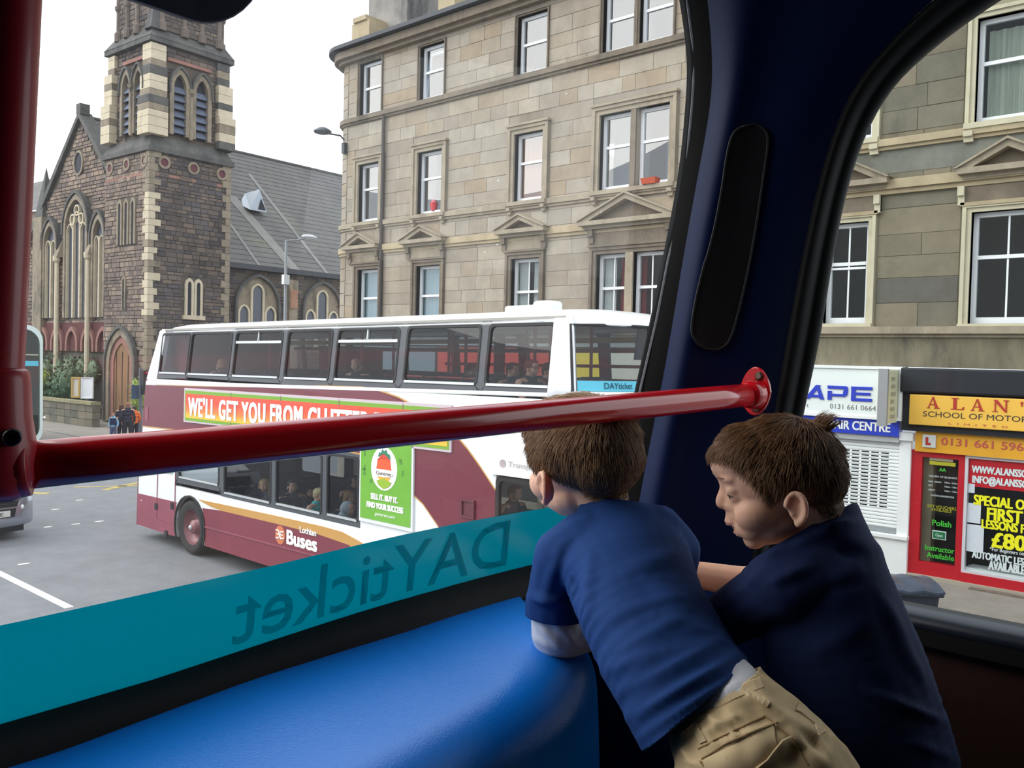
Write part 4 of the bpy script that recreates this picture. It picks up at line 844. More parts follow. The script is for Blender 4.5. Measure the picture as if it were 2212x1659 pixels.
# inside: decks, seats, red poles
MB().box(.4, 11.0, .06, 2.44, 2.28, 2.42).build('upper_deck', FLOORM, BUS); MB().box(.1, 11.1, .33, 2.17, .30, .40).build('lower_deck', FLOORM, BUS); MB().box(.06, 1.7, .06, 2.44, .4, 2.28).build('engine_bay', BIN, BUS)
MB().box(1.7, 10.9, 2.38, 2.42, .4, 1.25).build('lining', BIN, BUS); MB().box(.5, 10.7, 2.36, 2.40, 2.42, 3.18).build('lining', BIN, BUS); MB().box(.8, 1.5, .3, 2.4, 2.42, 3.95).build('rear_reflection_block', mat('bus_red_reflection', (120, 32, 42), .7), BUS); MB().box(3.7, 4.5, 1.6, 2.38, 2.42, 3.75).build('mid_reflection_block', mat('bus_red_reflection', (120, 32, 42), .7), BUS); MB().box(.9, 10.6, .1, 2.4, 4.0, 4.03).build('ceiling_lining', mat('bus_ceiling', (170, 166, 158), .7), BUS)  # red blocks added inside to imitate maroon reflections in the upper windows
YC = mat('bus_cove', (206, 178, 96), .6)
MB().prism([(.9, 3.80), (10.9, 3.80), (10.9, 3.875), (.9, 3.875)], lambda x, z, d: (x, 2.30+d, z), 0, .03).build('cove_panel', YC, BUS)
b_ = MB(); b_.tube([(6.4, 2.2, 3.69), (10.95, 2.2, 3.69)], .03, 8); b_.build('handrail', BRED, BUS); b_ = MB(); b_.tube([(6.4, 2.15, 3.48), (10.8, 2.15, 3.48)], .022, 8); b_.build('handrail', BRED, BUS)
b_ = MB(); b_.tube([(2.0, 2.2, 3.72), (6.4, 2.2, 3.70)], .035, 8); b_.build('handrail', BRED, BUS); b_ = MB(); b_.tube([(7.0, .5, 3.3), (9.0, .5, 3.29)], .016, 8); b_.build('handrail', BRED, BUS)
for x, y in ((2.9, 1.1), (4.3, 1.4), (5.6, 1.1), (5.95, 1.45), (6.75, 1.9), (7.55, 1.5), (7.7, 1.1), (8.9, 1.5), (9.35, 1.3), (9.55, 1.9), (10.75, 1.8), (8.2, 2.1)): MB().tube([(x, y, 2.42), (x, y, 4.02)], .022, 8).build('pole', BRED, BUS)
for x, y in ((7.6, 2.15), (8.85, 2.2), (10.55, 2.1)): MB().box(x-.07, x+.07, y-.05, y+.05, 2.42, 3.95).build('interior_pillar', mat('bus_pillar', (116, 30, 36), .6), BUS)
sb = MB(); sb.box(-.05, .03, -.42, .42, .35, .80); sb.box(-.03, .42, -.42, .42, .28, .42); sb.ell((-.01, 0, .79), (.06, .42, .08)); sb.tube([(-.01, -.3, .80), (-.01, -.25, .90), (-.01, .25, .90), (-.01, .3, .80)], .018, 6); sm = sb.mesh('seat'); sm.materials.append(SEATM)
for k in range(12):
    for y in (.55, 1.92):
        o = bpy.data.objects.new('seat', sm); o.location = (1.0+.78*k, y, 2.42); put(o, BUS)
for k in range(8):
    for y in (.55, 1.92):
        o = bpy.data.objects.new('seat', sm); o.location = (2.2+.78*k, y, .42); put(o, BUS)
# ------------------------------------------------------------------ the church (local axes: x along the nave, y back along the street, z up; origin at the tower's near corner)
GC = Vector((19.07, 39.03, .12)); MCH = Matrix.Translation(GC) @ Matrix.Rotation(radians(3), 4, 'Z')
CH = empty('church', label='dark stone church with a buttressed corner tower and a long slate nave roof', cat='church', mtx=MCH)
RUBB = [(93, 86, 84), (112, 101, 93), (80, 77, 78), (124, 110, 98), (99, 91, 90), (88, 85, 88)]
def rub_mat(name, cols, sc_=1.0):
    """Rubble: every block of the joined mesh takes its own colour from its place."""
    m = bpy.data.materials.new(name); MATS[name] = m; m.use_nodes = True; n = m.node_tree.nodes; l = m.node_tree.links; p = n['Principled BSDF']; p.inputs['Roughness'].default_value = .9; p.inputs['Specular IOR Level'].default_value = .2
    at_ = n.new('ShaderNodeAttribute'); at_.attribute_name = 'tone'; r = n.new('ShaderNodeValToRGB'); e = r.color_ramp.elements
    while len(e) < len(cols): e.new(.5)
    for i, c in enumerate(cols): e[i].position = i/(len(cols)-1); e[i].color = lin(c)
    g = n.new('ShaderNodeNewGeometry'); t = n.new('ShaderNodeTexNoise'); t.inputs['Scale'].default_value = .5; t.inputs['Detail'].default_value = 6; l.new(g.outputs['Position'], t.inputs[0])
    mr = n.new('ShaderNodeMapRange'); mr.inputs[1].default_value = .35; mr.inputs[2].default_value = .65; mr.inputs[3].default_value = .7; mr.inputs[4].default_value = 1.15; l.new(t.outputs[0], mr.inputs[0])
    mx = n.new('ShaderNodeMix'); mx.data_type = 'RGBA'; mx.blend_type = 'MULTIPLY'; mx.inputs[0].default_value = 1; l.new(at_.outputs['Fac'], r.inputs[0]); l.new(r.outputs[0], mx.inputs[6]); l.new(mr.outputs[0], mx.inputs[7]); l.new(mx.outputs[2], p.inputs['Base Color'])
    return m
RUB1 = rub_mat('church_rubble', RUBB); RUB2 = rub_mat('gable_lit_rubble', [(144, 128, 116), (122, 110, 102), (156, 138, 122), (108, 99, 95), (134, 118, 110)]); 
CORE = mat('church_mortar', (92, 84, 76), .95, var=.2, vs=1.5)
CREAM = mat('cream_quoin', (198, 185, 160), .85, var=.15, vs=3, dirt=(150, 134, 108), ds=1, dlo=.58); CREAMD = mat('weathered_quoin', (140, 128, 110), .85, var=.25, vs=3, dirt=(90, 84, 74), ds=1.2, dlo=.5); MOSSY = mat('mossy_stone', (92, 91, 88), .9, var=.3, vs=2, dirt=(66, 66, 68), ds=.9, dlo=.5)
PINK = mat('pink_sandstone', (150, 108, 98), .9, var=.2, vs=3); OPEN = mat('dark_opening', (44, 46, 54), .8); LEADG = mat('leaded_glass', (66, 70, 82), .35, spec=.7); LOUV = mat('slate_louvre', (88, 96, 116), .6, var=.2, vs=3); SLATC = mat('church_slate', (100, 98, 96), .8, var=.22, vs=.7, stretch=(1, 1, 1), bump=.4, bs=14, dirt=(110, 112, 96), ds=.35, dlo=.55)
def RF(off=0.):  return lambda a, z, d: (a, off-d, z)                # faces towards us: a runs right
def LF(off=0.):  return lambda a, z, d: (off-d, a, z)                # faces the street: a runs back, to the left
def rubble(name, to, a0, a1, z0, z1, ops, m, parent=CH, bh=(.14, .26), bw=(.22, .6), d=.05, inside=None):
    b_ = MB(); tone = []; z = z0
    while z < z1-.05:
        h = min(random.uniform(*bh), z1-z); a = a0-random.random()*.2
        while a < a1:
            w_ = random.uniform(*bw); p, q = max(a, a0)+.012, min(a+w_, a1)-.012; a += w_
            if q-p < .05: continue
            c = ((p+q)/2, z+h/2)
            if any(o[0] < c[0] < o[1] and o[2] < c[1] < o[3] for o in ops): continue
            if inside and not inside(p, q, z, z+h): continue
            e_ = random.uniform(d*.3, d); b_.add([to(x, y, k) for x, y, k in ((p, z+.01, 0), (q, z+.01, 0), (q, z+h-.01, 0), (p, z+h-.01, 0), (p+.012, z+.022, e_), (q-.012, z+.022, e_), (q-.012, z+h-.022, e_), (p+.012, z+h-.022, e_))], [(4, 5, 6, 7), (0, 1, 5, 4), (1, 2, 6, 5), (2, 3, 7, 6), (3, 0, 4, 7)])
            tone += [random.random()]*5
        z += h
    o = b_.build(name, m, parent, kind='stuff', fix=False)
    at_ = o.data.attributes.new('tone', 'FLOAT', 'FACE'); at_.data.foreach_set('value', tone[:len(o.data.polygons)]); return o
TW, TD = 4.15, 4.0
MB().box(0, TW, 0, TD, 0, 12.7).build('tower_core', CORE, CH); MB().box(.18, TW-.25, .18, TD-.3, 12.6, 17.6).build('tower_core', CORE, CH)
rr, lf = RF(), LF()
rubble('rubble', rr, 0, TW, 0, 12.6, [(1.8, 2.8, 5.0, 6.95)], RUB1); rubble('rubble', lf, 0, TD, 0, 12.6, [(1.1, 2.75, 8.3, 10.6), (.8, 3.6, 0, 4.2), (1.95, 2.2, 5.3, 6.9)], RUB2)  # the street face takes paler rubble, its sunlight put into the colour
rubble('rubble', RF(.18), .25, TW-.3, 13.0, 17.6, [(1.0, 3.15, 13.2, 16.9)], RUB1); rubble('rubble', LF(.18), .25, TD-.35, 13.0, 17.6, [(.3, 2.7, 13.2, 16.9)], RUB1)
# ledges
def ring(name, z0, z1, ov, m, ins=0.0, top_in=None):
    b_ = MB(); o0, o1 = -ov+ins, TW+ov-ins; p0, p1 = -ov+ins, TD+ov-ins; t = top_in if top_in is not None else 0
    b_.add([(o0, p0, z0), (o1, p0, z0), (o1, p1, z0), (o0, p1, z0), (o0+t, p0+t, z1), (o1-t, p0+t, z1), (o1-t, p1-t, z1), (o0+t, p1-t, z1)], [(0, 3, 2, 1), (4, 5, 6, 7), (0, 1, 5, 4), (1, 2, 6, 5), (2, 3, 7, 6), (3, 0, 4, 7)]); return b_.build(name, m, CH)
ring('string_course', 12.55, 12.78, .16, MOSSY); ring('weathering', 12.78, 13.35, .12, MOSSY, top_in=.3); ring('cornice', 17.5, 17.72, .10, MOSSY); ring('weathering', 17.72, 18.4, .12, MOSSY, top_in=.42); ring('string_course', 11.5, 11.62, .03, PINK)
# spire stage with corner shafts
oct_ = [(.55, .1), (TW-.65, .1), (TW-.25, .5), (TW-.25, TD-.7), (TW-.65, TD-.3), (.55, TD-.3), (.2, TD-.7), (.2, .5)]
MB().prism(oct_, lambda a, b_, d: (a, b_, d), 18.2, 23).build('spire_stage', CORE, CH)
SH = mat('spire_stone', (112, 100, 92), .9, var=.3, vs=2)
for a, b_ in oct_+[(TW/2-.4, .08), (TW/2+.5, .08), (.16, TD/2-.5), (.16, TD/2+.4)]:
    s_ = MB(); s_.tube([(a, b_, 18.1), (a, b_, 18.5), (a, b_, 18.6), (a, b_, 19.5), (a, b_, 19.6), (a, b_, 19.75)], [.2, .2, .12, .12, .19, .2], 10); s_.tube([(a, b_, 19.75), (a, b_, 20.6), (a, b_, 22.8)], [.14, .11, .11], 8); s_.build('shaft', SH, CH)
rubble('rubble', RF(.1), .6, TW-.6, 18.4, 21.5, [], RUB1); rubble('rubble', LF(.2), .5, TD-.7, 18.4, 21.5, [], RUB1)
b_ = MB(); b_.add([(-.05, -.05, 18.1), (.55, -.05, 18.1), (.55, .55, 18.1), (-.05, .55, 18.1), (.2, .2, 19.3), (.4, .2, 19.3), (.4, .4, 19.3), (.2, .4, 19.3)], [(0, 3, 2, 1), (4, 5, 6, 7), (0, 1, 5, 4), (1, 2, 6, 5), (2, 3, 7, 6), (3, 0, 4, 7)]); b_.build('broach', MOSSY, CH)
# buttresses of the belfry stage: stepped, pale blocks among dark ones
def buttress(x0, y0, sx, sy, wl, sunlit=False):
    """Courses of a stepped corner buttress; each course is a block."""
    z = 13.3
    steps = [(14.75, .34), (16.2, .24), (17.3, .12)]
    i = 0
    while z < 17.4:
        h = random.choice((.3, .36, .42)); pr = next(p for s_, p in steps if z < s_) if z < 17.3 else .1
        m = random.choices((CREAM, CREAMD, MOSSY), (.55, .2, .25))[0]
        if sunlit: m = random.choices((CREAM, CREAMD, MOSSY), (.75, .2, .05))[0]  # corners towards the sun get more pale blocks, light put into colour
        x1 = x0+sx*wl; y1 = y0+sy*wl
        bx = (min(x0-sx*pr, x1), max(x0-sx*pr, x1)) ; by = (min(y0-sy*pr, y1), max(y0-sy*pr, y1))
        MB().box(bx[0], bx[1], by[0], by[1], z+.008, min(z+h, 17.45)-.008).build('quoin', m, CH, bevel=0)
        z += h; i += 1
buttress(.12, .12, 1, 1, .62, True); buttress(TW-.2, .12, -1, 1, .55); buttress(.12, TD-.2, 1, -1, .5, True)
# belfry windows: recessed pointed arches, louvres
def lancet(to, cx, z0, w_, zs, rise, fr, m, fill=OPEN, name='window', d=.12, n=7, fd=.02):
    o_ = arch(cx, z0, w_+2*fr, zs, rise+fr*1.3, n); i_ = arch(cx, z0, w_, zs, rise, n)
    b_ = MB(); b_.band(o_, i_, to, 0, d); w2 = b_.build(name, m, CH)
    MB().prism(i_, to, 0, fd).build('pane', fill, w2); return w2
for to, cs in ((RF(.18), (1.42, 2.55)), (LF(.18), (1.0, 2.1))):
    for cx in cs:
        w2 = lancet(to, cx, 13.5, .62, 15.7, .62, .2, CREAMD, OPEN, d=.26)
        b_ = MB(); b_.band(arch(cx, 15.4, 1.12, 15.7, 1.0, 9), arch(cx, 15.4, 1.0, 15.7, .9, 9), to, .1, .34); b_.build('hood_mould', MOSSY, w2)
        for k in range(6):
            z = 13.6+k*.37; l_ = MB(); l_.add([to(a, zz, d) for a, zz, d in ((cx-.3, z, .2), (cx+.3, z, .2), (cx+.3, z+.3, .04), (cx-.3, z+.3, .04))], [(0, 1, 2, 3)]); l_.build('louvre', LOUV, w2, thick=.03, fix=False)
    c = sum(cs)/2; b_ = MB(); b_.tube([to(c, 13.4, .25), to(c, 15.5, .25), to(c, 15.6, .28), to(c, 15.75, .3)], [.09, .09, .14, .16], 8); b_.build('colonnette', CREAMD, CH)
    MB().prism([(cs[0]-.55, 16.85), (cs[1]+.55, 16.85), (cs[1]+.55, 17.0), (cs[0]-.55, 17.0)], to, 0, .12).build('string_course', PINK, CH)
# roundels under the ledge, lancets, quoins, door
for to, cs in ((rr, (.68, 2.16, 3.68)), (lf, (.34, 1.93, 3.48))):
    for cx in cs:
        b_ = MB(); b_.band(circ(cx, 12.13, .3, 16), circ(cx, 12.13, .19, 16), to, 0, .09, True); q = b_.build('roundel', CREAMD, CH); MB().prism(circ(cx, 12.13, .19, 16), to, 0, .06).build('pane', mat('roundel_dark', (96, 50, 58), .8), q)
for cx in (1.3, 1.9, 2.5): lancet(lf, cx, 8.4, .22, 10.2, .2, .13, CREAMD, OPEN, d=.10, n=5, fd=.055)
lancet(lf, 2.06, 5.4, .16, 6.7, .14, .1, CREAMD, OPEN, d=.09, n=4, fd=.055); 
for cx in (2.03, 2.5): lancet(rr, cx, 5.2, .2, 6.65, .15, .12, CREAM, OPEN, d=.10, n=4, fd=.055)
MB().prism([(1.7, 5.0), (2.85, 5.0), (2.85, 5.2), (1.7, 5.2)], rr, 0, .14).build('sill', CREAM, CH)
z = .2; k = 0
while z < 12.3:
    h = random.uniform(.26, .36); a = (.50, .26) if k % 2 else (.24, .46)
    m = CREAM if (5 < z < 10.6 and random.random() < .65) else CREAMD; a = (a[0]*random.uniform(.75, 1.1), a[1]*random.uniform(.75, 1.1))
    MB().box(-.07, a[0], -.07, a[1], z+.008, z+h-.008).build('quoin', m, CH); z += h; k += 1
z = .2; k = 0
while z < 12.3:
    h = random.uniform(.28, .4); a = .42 if k % 2 else .22
    MB().box(TW-a, TW+.05, -.06, .2, z+.008, z+h-.008).build('quoin', CREAMD, CH); z += h; k += 1
DOORW = mat('oak_door', (136, 100, 66), .7, var=.3, vs=4, stretch=(1, 1, .2))
o_ = arch(2.15, .1, 2.7, 2.75, 1.75, 9); i_ = arch(2.15, .1, 2.1, 2.75, 1.4, 9); i2 = arch(2.15, .1, 1.5, 2.75, 1.05, 9)
b_ = MB(); b_.band(o_, i_, lf, 0, .16); dr = b_.build('doorway', CREAMD, CH); b_ = MB(); b_.band(i_, i2, lf, 0, .08); b_.build('inner_arch', PINK, dr); b_ = MB(); b_.band(arch(2.15, 2.6, 2.95, 2.75, 1.9, 9), o_, lf, .05, .24); b_.build('hood_mould', MOSSY, dr); MB().prism(i2, lf, 0, .03).build('door_leaf', DOORW, dr)
for q in (1.6, 2.15, 2.7): MB().prism([(q-.012, .1), (q+.012, .1), (q+.012, 3.4), (q-.012, 3.4)], lf, .03, .05).build('door_strap', IRON, dr)
# --- west gable
XG = .8; AP = 8.15; ZA_ = 15.45; ZE = 8.0; HALF = 7.35
lg_ = LF(XG)
roofz = lambda a: ZA_-abs(a-AP)*(ZA_-ZE)/HALF
MB().prism([(AP-HALF, 0), (AP-HALF, ZE), (AP, ZA_), (AP+HALF, ZE), (AP+HALF, 0)], LF(XG+.02), -.5, 0).build('gable_core', CORE, CH)
gops = [(6.9, 9.7, 5.0, 11.2), (10.5, 12.2, 5, 10.1), (5.4, 6.5, 5, 10.0), (7.95, 8.75, 12.4, 13.8), (4.5, 13.5, .6, 4.7)]
rubble('rubble', lg_, 4.05, AP+HALF, 0, 15.2, gops, RUB2, inside=lambda p, q, z0, z1: z1 < roofz(p)-.1 and z1 < roofz(q)-.1)
b_ = MB(); b_.band([(AP-HALF-.3, ZE-.1), (AP, ZA_+.25), (AP+HALF+.3, ZE-.1)], [(AP-HALF, ZE-.3), (AP, ZA_-.05), (AP+HALF, ZE-.3)], lg_, -.5, .2); b_.build('coping', MOSSY, CH)
MB().box(XG-.2, XG+.3, AP-.22, AP+.22, ZA_+.1, ZA_+.65).build('finial', MOSSY, CH)
b_ = MB(); b_.band(circ(8.35, 13.1, .52, 18, .66), circ(8.35, 13.1, .40, 18, .54), lg_, 0, .1, True); q = b_.build('round_window', CREAMD, CH); MB().prism(circ(8.35, 13.1, .40, 18, .54), lg_, 0, .05).build('pane', OPEN, q)
def big_window(cx, z0, w_, zs, rise, lights, m=CREAMD):
    w2 = lancet(lg_, cx, z0, w_, zs, rise, .2, m, LEADG, 'traceried_window', .24, 9, .03)
    b_ = MB(); b_.band(arch(cx, zs-.3, w_+.7, zs, rise+.5, 9), arch(cx, zs-.3, w_+.46, zs, rise+.33, 9), lg_, 0, .3); b_.build('hood_mould', MOSSY, w2)
    lw = w_/lights
    for i in range(lights):
        c = cx-w_/2+lw*(i+.5); h = zs-.25 if lights == 1 or i in (0, lights-1) else zs+.35
        b_ = MB(); b_.band(arch(c, z0, lw, h, lw*.7, 6), arch(c, z0, lw-.13, h, lw*.62, 6), lg_, .03, .17); b_.build('tracery', CREAM, w2)
    if lights > 2:
        for a, z in ((cx, zs+rise*.62), (cx-.45, zs+.45), (cx+.45, zs+.45)):
            b_ = MB(); b_.band(circ(a, z, .3, 12), circ(a, z, .22, 12), lg_, .03, .17, True); b_.build('tracery', CREAM, w2)
big_window(8.3, 5.1, 2.2, 9.75, 1.45, 3); big_window(11.2, 5.1, 1.25, 9.1, .95, 2); big_window(5.9, 5.1, 1.0, 9.1, .9, 2)
for a in (10.4, 7.0 if False else 7.45): pass
for a in (10.15, 6.75):
    b_ = MB(); b_.tube([lg_(a, .2, .28), lg_(a, 4.6, .28), lg_(a, 8.0, .28), lg_(a, 8.1, .3), lg_(a, 8.35, .3)], [.13, .13, .11, .19, .2], 9); b_.build('colonnette', CREAM, CH)
    b_ = MB(); b_.add([lg_(a-.3, 8.3, 0), lg_(a+.3, 8.3, 0), lg_(a, 9.3, 0), lg_(a-.24, 8.3, .42), lg_(a+.24, 8.3, .42)], [(0, 1, 2), (3, 4, 2), (0, 3, 2), (1, 4, 2), (0, 1, 4, 3)]); b_.build('gablet', CREAMD, CH)
# the windscreen's red reflection painted as a wall band, the blind arcade over it
RREFL = mat('red_sandstone', (92, 50, 50), .9, var=.3, vs=3); 
MB().prism([(4.05, 3.35), (AP+HALF, 3.35), (AP+HALF, 4.85), (4.05, 4.85)], lg_, 0, .09).build('red_reflection_band', RREFL, CH)
for cx in (5.3, 6.9, 8.6, 10.3, 12.0, 13.6):
    b_ = MB(); b_.band(arch(cx, 3.35, 1.35, 3.7, .95, 7), arch(cx, 3.35, 1.0, 3.7, .72, 7), lg_, .05, .24); b_.build('blind_arch', mat('pink_arch', (142, 102, 94), .9, var=.2, vs=3), CH)
# small stair roof and pinnacle at the left
b_ = MB(); p = (12.6, 11.7); b_.add([lg_(12.05, 10.6, .25), lg_(13.0, 10.6, .25), lg_(13.0, 10.6, -.6), lg_(12.05, 10.6, -.6), lg_(12.5, 13.4, -.15)], [(0, 1, 4), (1, 2, 4), (2, 3, 4), (3, 0, 4)]); b_.build('pinnacle', MOSSY, CH)
MB().box(XG-.3, XG+.6, 12.0, 13.05, 0, 10.6).build('pinnacle_buttress', CREAMD, CH)
# nave roof and the north aisle
XN = 30.0
b_ = MB(); b_.add([(XG+.3, AP-HALF-.35, ZE-.1), (XN, AP-HALF-.35, ZE-.1), (XN, AP, ZA_), (XG+.3, AP, ZA_), (XG+.3, AP+HALF+.3, ZE), (XN, AP+HALF+.3, ZE)], [(0, 1, 2, 3), (3, 2, 5, 4)]); b_.build('nave_roof', SLATC, CH, fix=False)
PALES = mat('pale_slate', (130, 128, 124), .8, var=.2, vs=1)
sl_ = lambda x, t: (x, AP-HALF-.35+(HALF+.35)*t, ZE-.06+(ZA_-ZE+.1)*t)
for x0, wd, ta, tb, sh in ((8.2, .7, 0, .55, 1.2), (6.2, .18, 0, .9, .6), (10.6, .25, .0, .8, .9)):
    b_ = MB(); b_.add([Vector(sl_(x0, ta))+Vector((0, 0, .03)), Vector(sl_(x0+wd, ta))+Vector((0, 0, .03)), Vector(sl_(x0+wd-sh, tb))+Vector((0, 0, .03)), Vector(sl_(x0-sh, tb))+Vector((0, 0, .03))], [(0, 1, 2, 3)]); b_.build('slate_patch', PALES, CH, fix=False)
for i in range(26):   # courses of slate, one low step each
    t = i/26; p, q = sl_(XG+.3, t), sl_(XN, t); b_ = MB(); b_.add([Vector(p)+Vector((0, 0, .012)), Vector(q)+Vector((0, 0, .012)), Vector(sl_(XN, t+1/26))+Vector((0, 0, -.012)), Vector(sl_(XG+.3, t+1/26))+Vector((0, 0, -.012)), p, q], [(0, 1, 2, 3), (4, 5, 1, 0)]); b_.build('slate_course', SLATC, CH, fix=False)
MB().tube([(XG+.3, AP, ZA_+.05), (XN, AP, ZA_+.05)], .1, 8).build('ridge', MOSSY, CH)
# vent dormer on the roof
p = Vector(sl_(8.3, .48)); b_ = MB(); b_.add([p+Vector(v_) for v_ in ((-.55, -.7, -.25), (.55, -.7, -.25), (0, -.75, .95), (-.55, .35, .15), (.55, .35, .15), (0, .6, .85))], [(0, 1, 2), (0, 2, 5, 3), (1, 2, 5, 4)]); dm = b_.build('vent_dormer', mat('dormer_pale', (176, 186, 196), .5), CH, fix=False)
MB().add([p+Vector(v_) for v_ in ((-.05, -.74, -.15), (.45, -.74, -.15), (.1, -.77, .45))], [(0, 1, 2)]).build('opening', OPEN, dm)
ao = .55; ra = RF(ao)
MB().box(TW, XN, ao, ao+.5, 0, ZE).build('aisle_core', CORE, CH); MB().box(TW-.1, XN, ao-.35, ao+.2, ZE-.28, ZE-.02).build('eaves', LEADM, CH)
aops = []
for cx in (6.2, 10.4, 14.6): aops.append((cx-1.3, cx+1.3, 3.5, 7.6))
rubble('rubble', ra, TW, 17, 0, ZE-.3, aops, RUB1)
for cx in (6.2, 10.4, 14.6):
    b_ = MB(); b_.band(arch(cx, 5.0, 2.75, 5.9, 1.65, 9), arch(cx, 5.0, 2.5, 5.9, 1.5, 9), ra, 0, .22); aw = b_.build('aisle_window', MOSSY, CH)
    MB().prism(arch(cx, 3.6, 2.5, 5.9, 1.5, 9), ra, 0, .04).build('spandrel', CREAMD, aw)
    for dx, zs, w_ in ((0, 6.6, .6), (-.8, 5.5, .5), (.8, 5.5, .5)):
        b_ = MB(); b_.band(arch(cx+dx, 3.7, w_+.22, zs, .45, 6), arch(cx+dx, 3.7, w_, zs, .36, 6), ra, .04, .14); b_.build('light_frame', CREAM, aw); MB().prism(arch(cx+dx, 3.7, w_, zs, .36, 6), ra, .04, .06).build('pane', LEADG, aw)
MB().box(8.05, 8.6, ao-.3, ao+.1, 0, 7.4).build('buttress', CREAMD, CH); MB().box(8.1, 8.55, ao-.34, ao+.1, 5.9, 6.9).build('buttress_panel', mat('brown_stone', (160, 120, 98), .9, var=.2, vs=2), CH)
# the hall beyond the gable, at the left edge
lh_ = MB(); lh_.box(1.6, 14, AP+HALF, AP+HALF+9, 0, 8.8); lh_.build('hall_wall', mat('hall_stone', (132, 116, 106), .9, var=.25, vs=1), CH)
b_ = MB(); b_.add([(1.4, AP+HALF-3.6, 13.0), (1.4, AP+HALF+9, 9.9), (6, AP+HALF+9, 13.6), (6, AP+HALF-3.6, 13.6)], [(0, 1, 2, 3)]); 
b_ = MB(); b_.add([(1.3, AP+3.5, 11.3), (1.3, AP+HALF+9.5, 11.3), (5.5, AP+HALF+9.5, 14.6), (5.5, AP+3.5, 14.6)], [(0, 1, 2, 3)]); b_.build('hall_roof', SLATC, CH, fix=False)
MB().box(1.5, 4, AP+4.2, AP+HALF+9, 0, 11.3).build('hall_wall', mat('hall_stone', (132, 116, 106), .9, var=.25, vs=1), CH)

# --- in front of the church: low wall, hedge, boards, people
CW = empty('churchyard_wall', tuple(MCH @ Vector((-1.7, 7, 0))), 'low grey stone wall along the pavement in front of the church', 'wall')
def chp(a, b_, z): return MCH @ Vector((a, b_, z-.12))
k = 0; y = 1.0
while y < 17:
    wd = random.uniform(.5, .9)
    for r in range(3):
        b_ = MB(); h = .33; pts = [chp(a, b2, .12+r*h+(.01 if z else h-.01)) for z in (1, 0) for a, b2 in ((-2.0+.02*random.random(), y+.01), (-1.65, y+.01), (-1.65, y+wd-.01), (-2.0+.02*random.random(), y+wd-.01))]
        b_.add(pts, [(0, 3, 2, 1), (4, 5, 6, 7), (0, 1, 5, 4), (1, 2, 6, 5), (2, 3, 7, 6), (3, 0, 4, 7)]); b_.build('stone', mat('wall_stone', (104, 100, 90), .9, var=.2, vs=2, rnd=[(112, 106, 92), (84, 88, 78), (126, 118, 100), (94, 92, 84)]), CW, True)
    y += wd
b_ = MB(); b_.add([chp(a, b2, z) for z in (1.11, 1.24) for a, b2 in ((-2.06, 1), (-1.6, 1), (-1.6, 17), (-2.06, 17))], [(0, 3, 2, 1), (4, 5, 6, 7), (0, 1, 5, 4), (1, 2, 6, 5), (2, 3, 7, 6), (3, 0, 4, 7)]); b_.build('coping', mat('moss_coping', (142, 136, 104), .9, var=.25, vs=3), CW, True)
LEAF = mat('hedge_leaf', (78, 110, 78), .7, var=.45, vs=1.3); LEAF2 = mat('yellow_leaf', (140, 160, 66), .7, var=.3, vs=3); LEAFD = mat('green_reflection_leaf', (92, 116, 86), .7, var=.4, vs=1)
def foliage(name, cs, m, n, size, label, cat):
    """A bush of many small leaves over volumes cs: (centre, radii)."""
    b_ = MB()
    for c, r in cs:
        for i in range(n):
            u = RNG.normal(size=3); u /= np.linalg.norm(u); q = np.array(c)+u*np.array(r)*(.72+.3*RNG.random()); t = RNG.normal(size=3); t /= np.linalg.norm(t); s_ = np.cross(t, u); s_ = s_/max(1e-6, np.linalg.norm(s_)); z = size*(.6+.8*RNG.random())
            b_.add([q, q+t*z*.5+s_*z*.3, q+t*z, q+t*z*.5-s_*z*.3], [(0, 1, 2, 3)])
        b_.ell(c, tuple(np.array(r)*.72), seg=10, rings=7)
    o = b_.build(name, m, None, fix=False); tag(o, label, cat, None, 'stuff'); return o
h1 = []
for i in range(7): q = chp(-.7+.3*random.random(), 6.2+i*1.15, 1.5+.5*random.random()); h1.append((tuple(q), (.75, .8, .8+.3*random.random())))
foliage('hedge', h1, LEAF, 420, .2, 'green hedge between the low stone wall and the church gable', 'hedge')
foliage('green_reflection', [(tuple(chp(.62, 6.3+i*1.3, 2.5+.4*sin(i*3.1))), (.25, .75, .8)) for i in range(6)], LEAFD, 130, .2, 'added grey green leaves imitating a green windscreen reflection on the church gable', 'reflection')  # leaves added to imitate a green reflection in the windscreen
foliage('shrub', [(tuple(chp(-1.0, 8.3, 2.0)), (.4, .45, .6)), (tuple(chp(-1.0, 8.9, 1.8)), (.35, .4, .5))], LEAF2, 300, .13, 'yellow green shrub behind the notice boards', 'shrub')
foliage('shrub', [(tuple(chp(-.6, -.35, 1.6)), (.35, .4, .9))], LEAF2, 260, .13, 'yellow green shrub by the tower corner beside the traffic light', 'shrub')
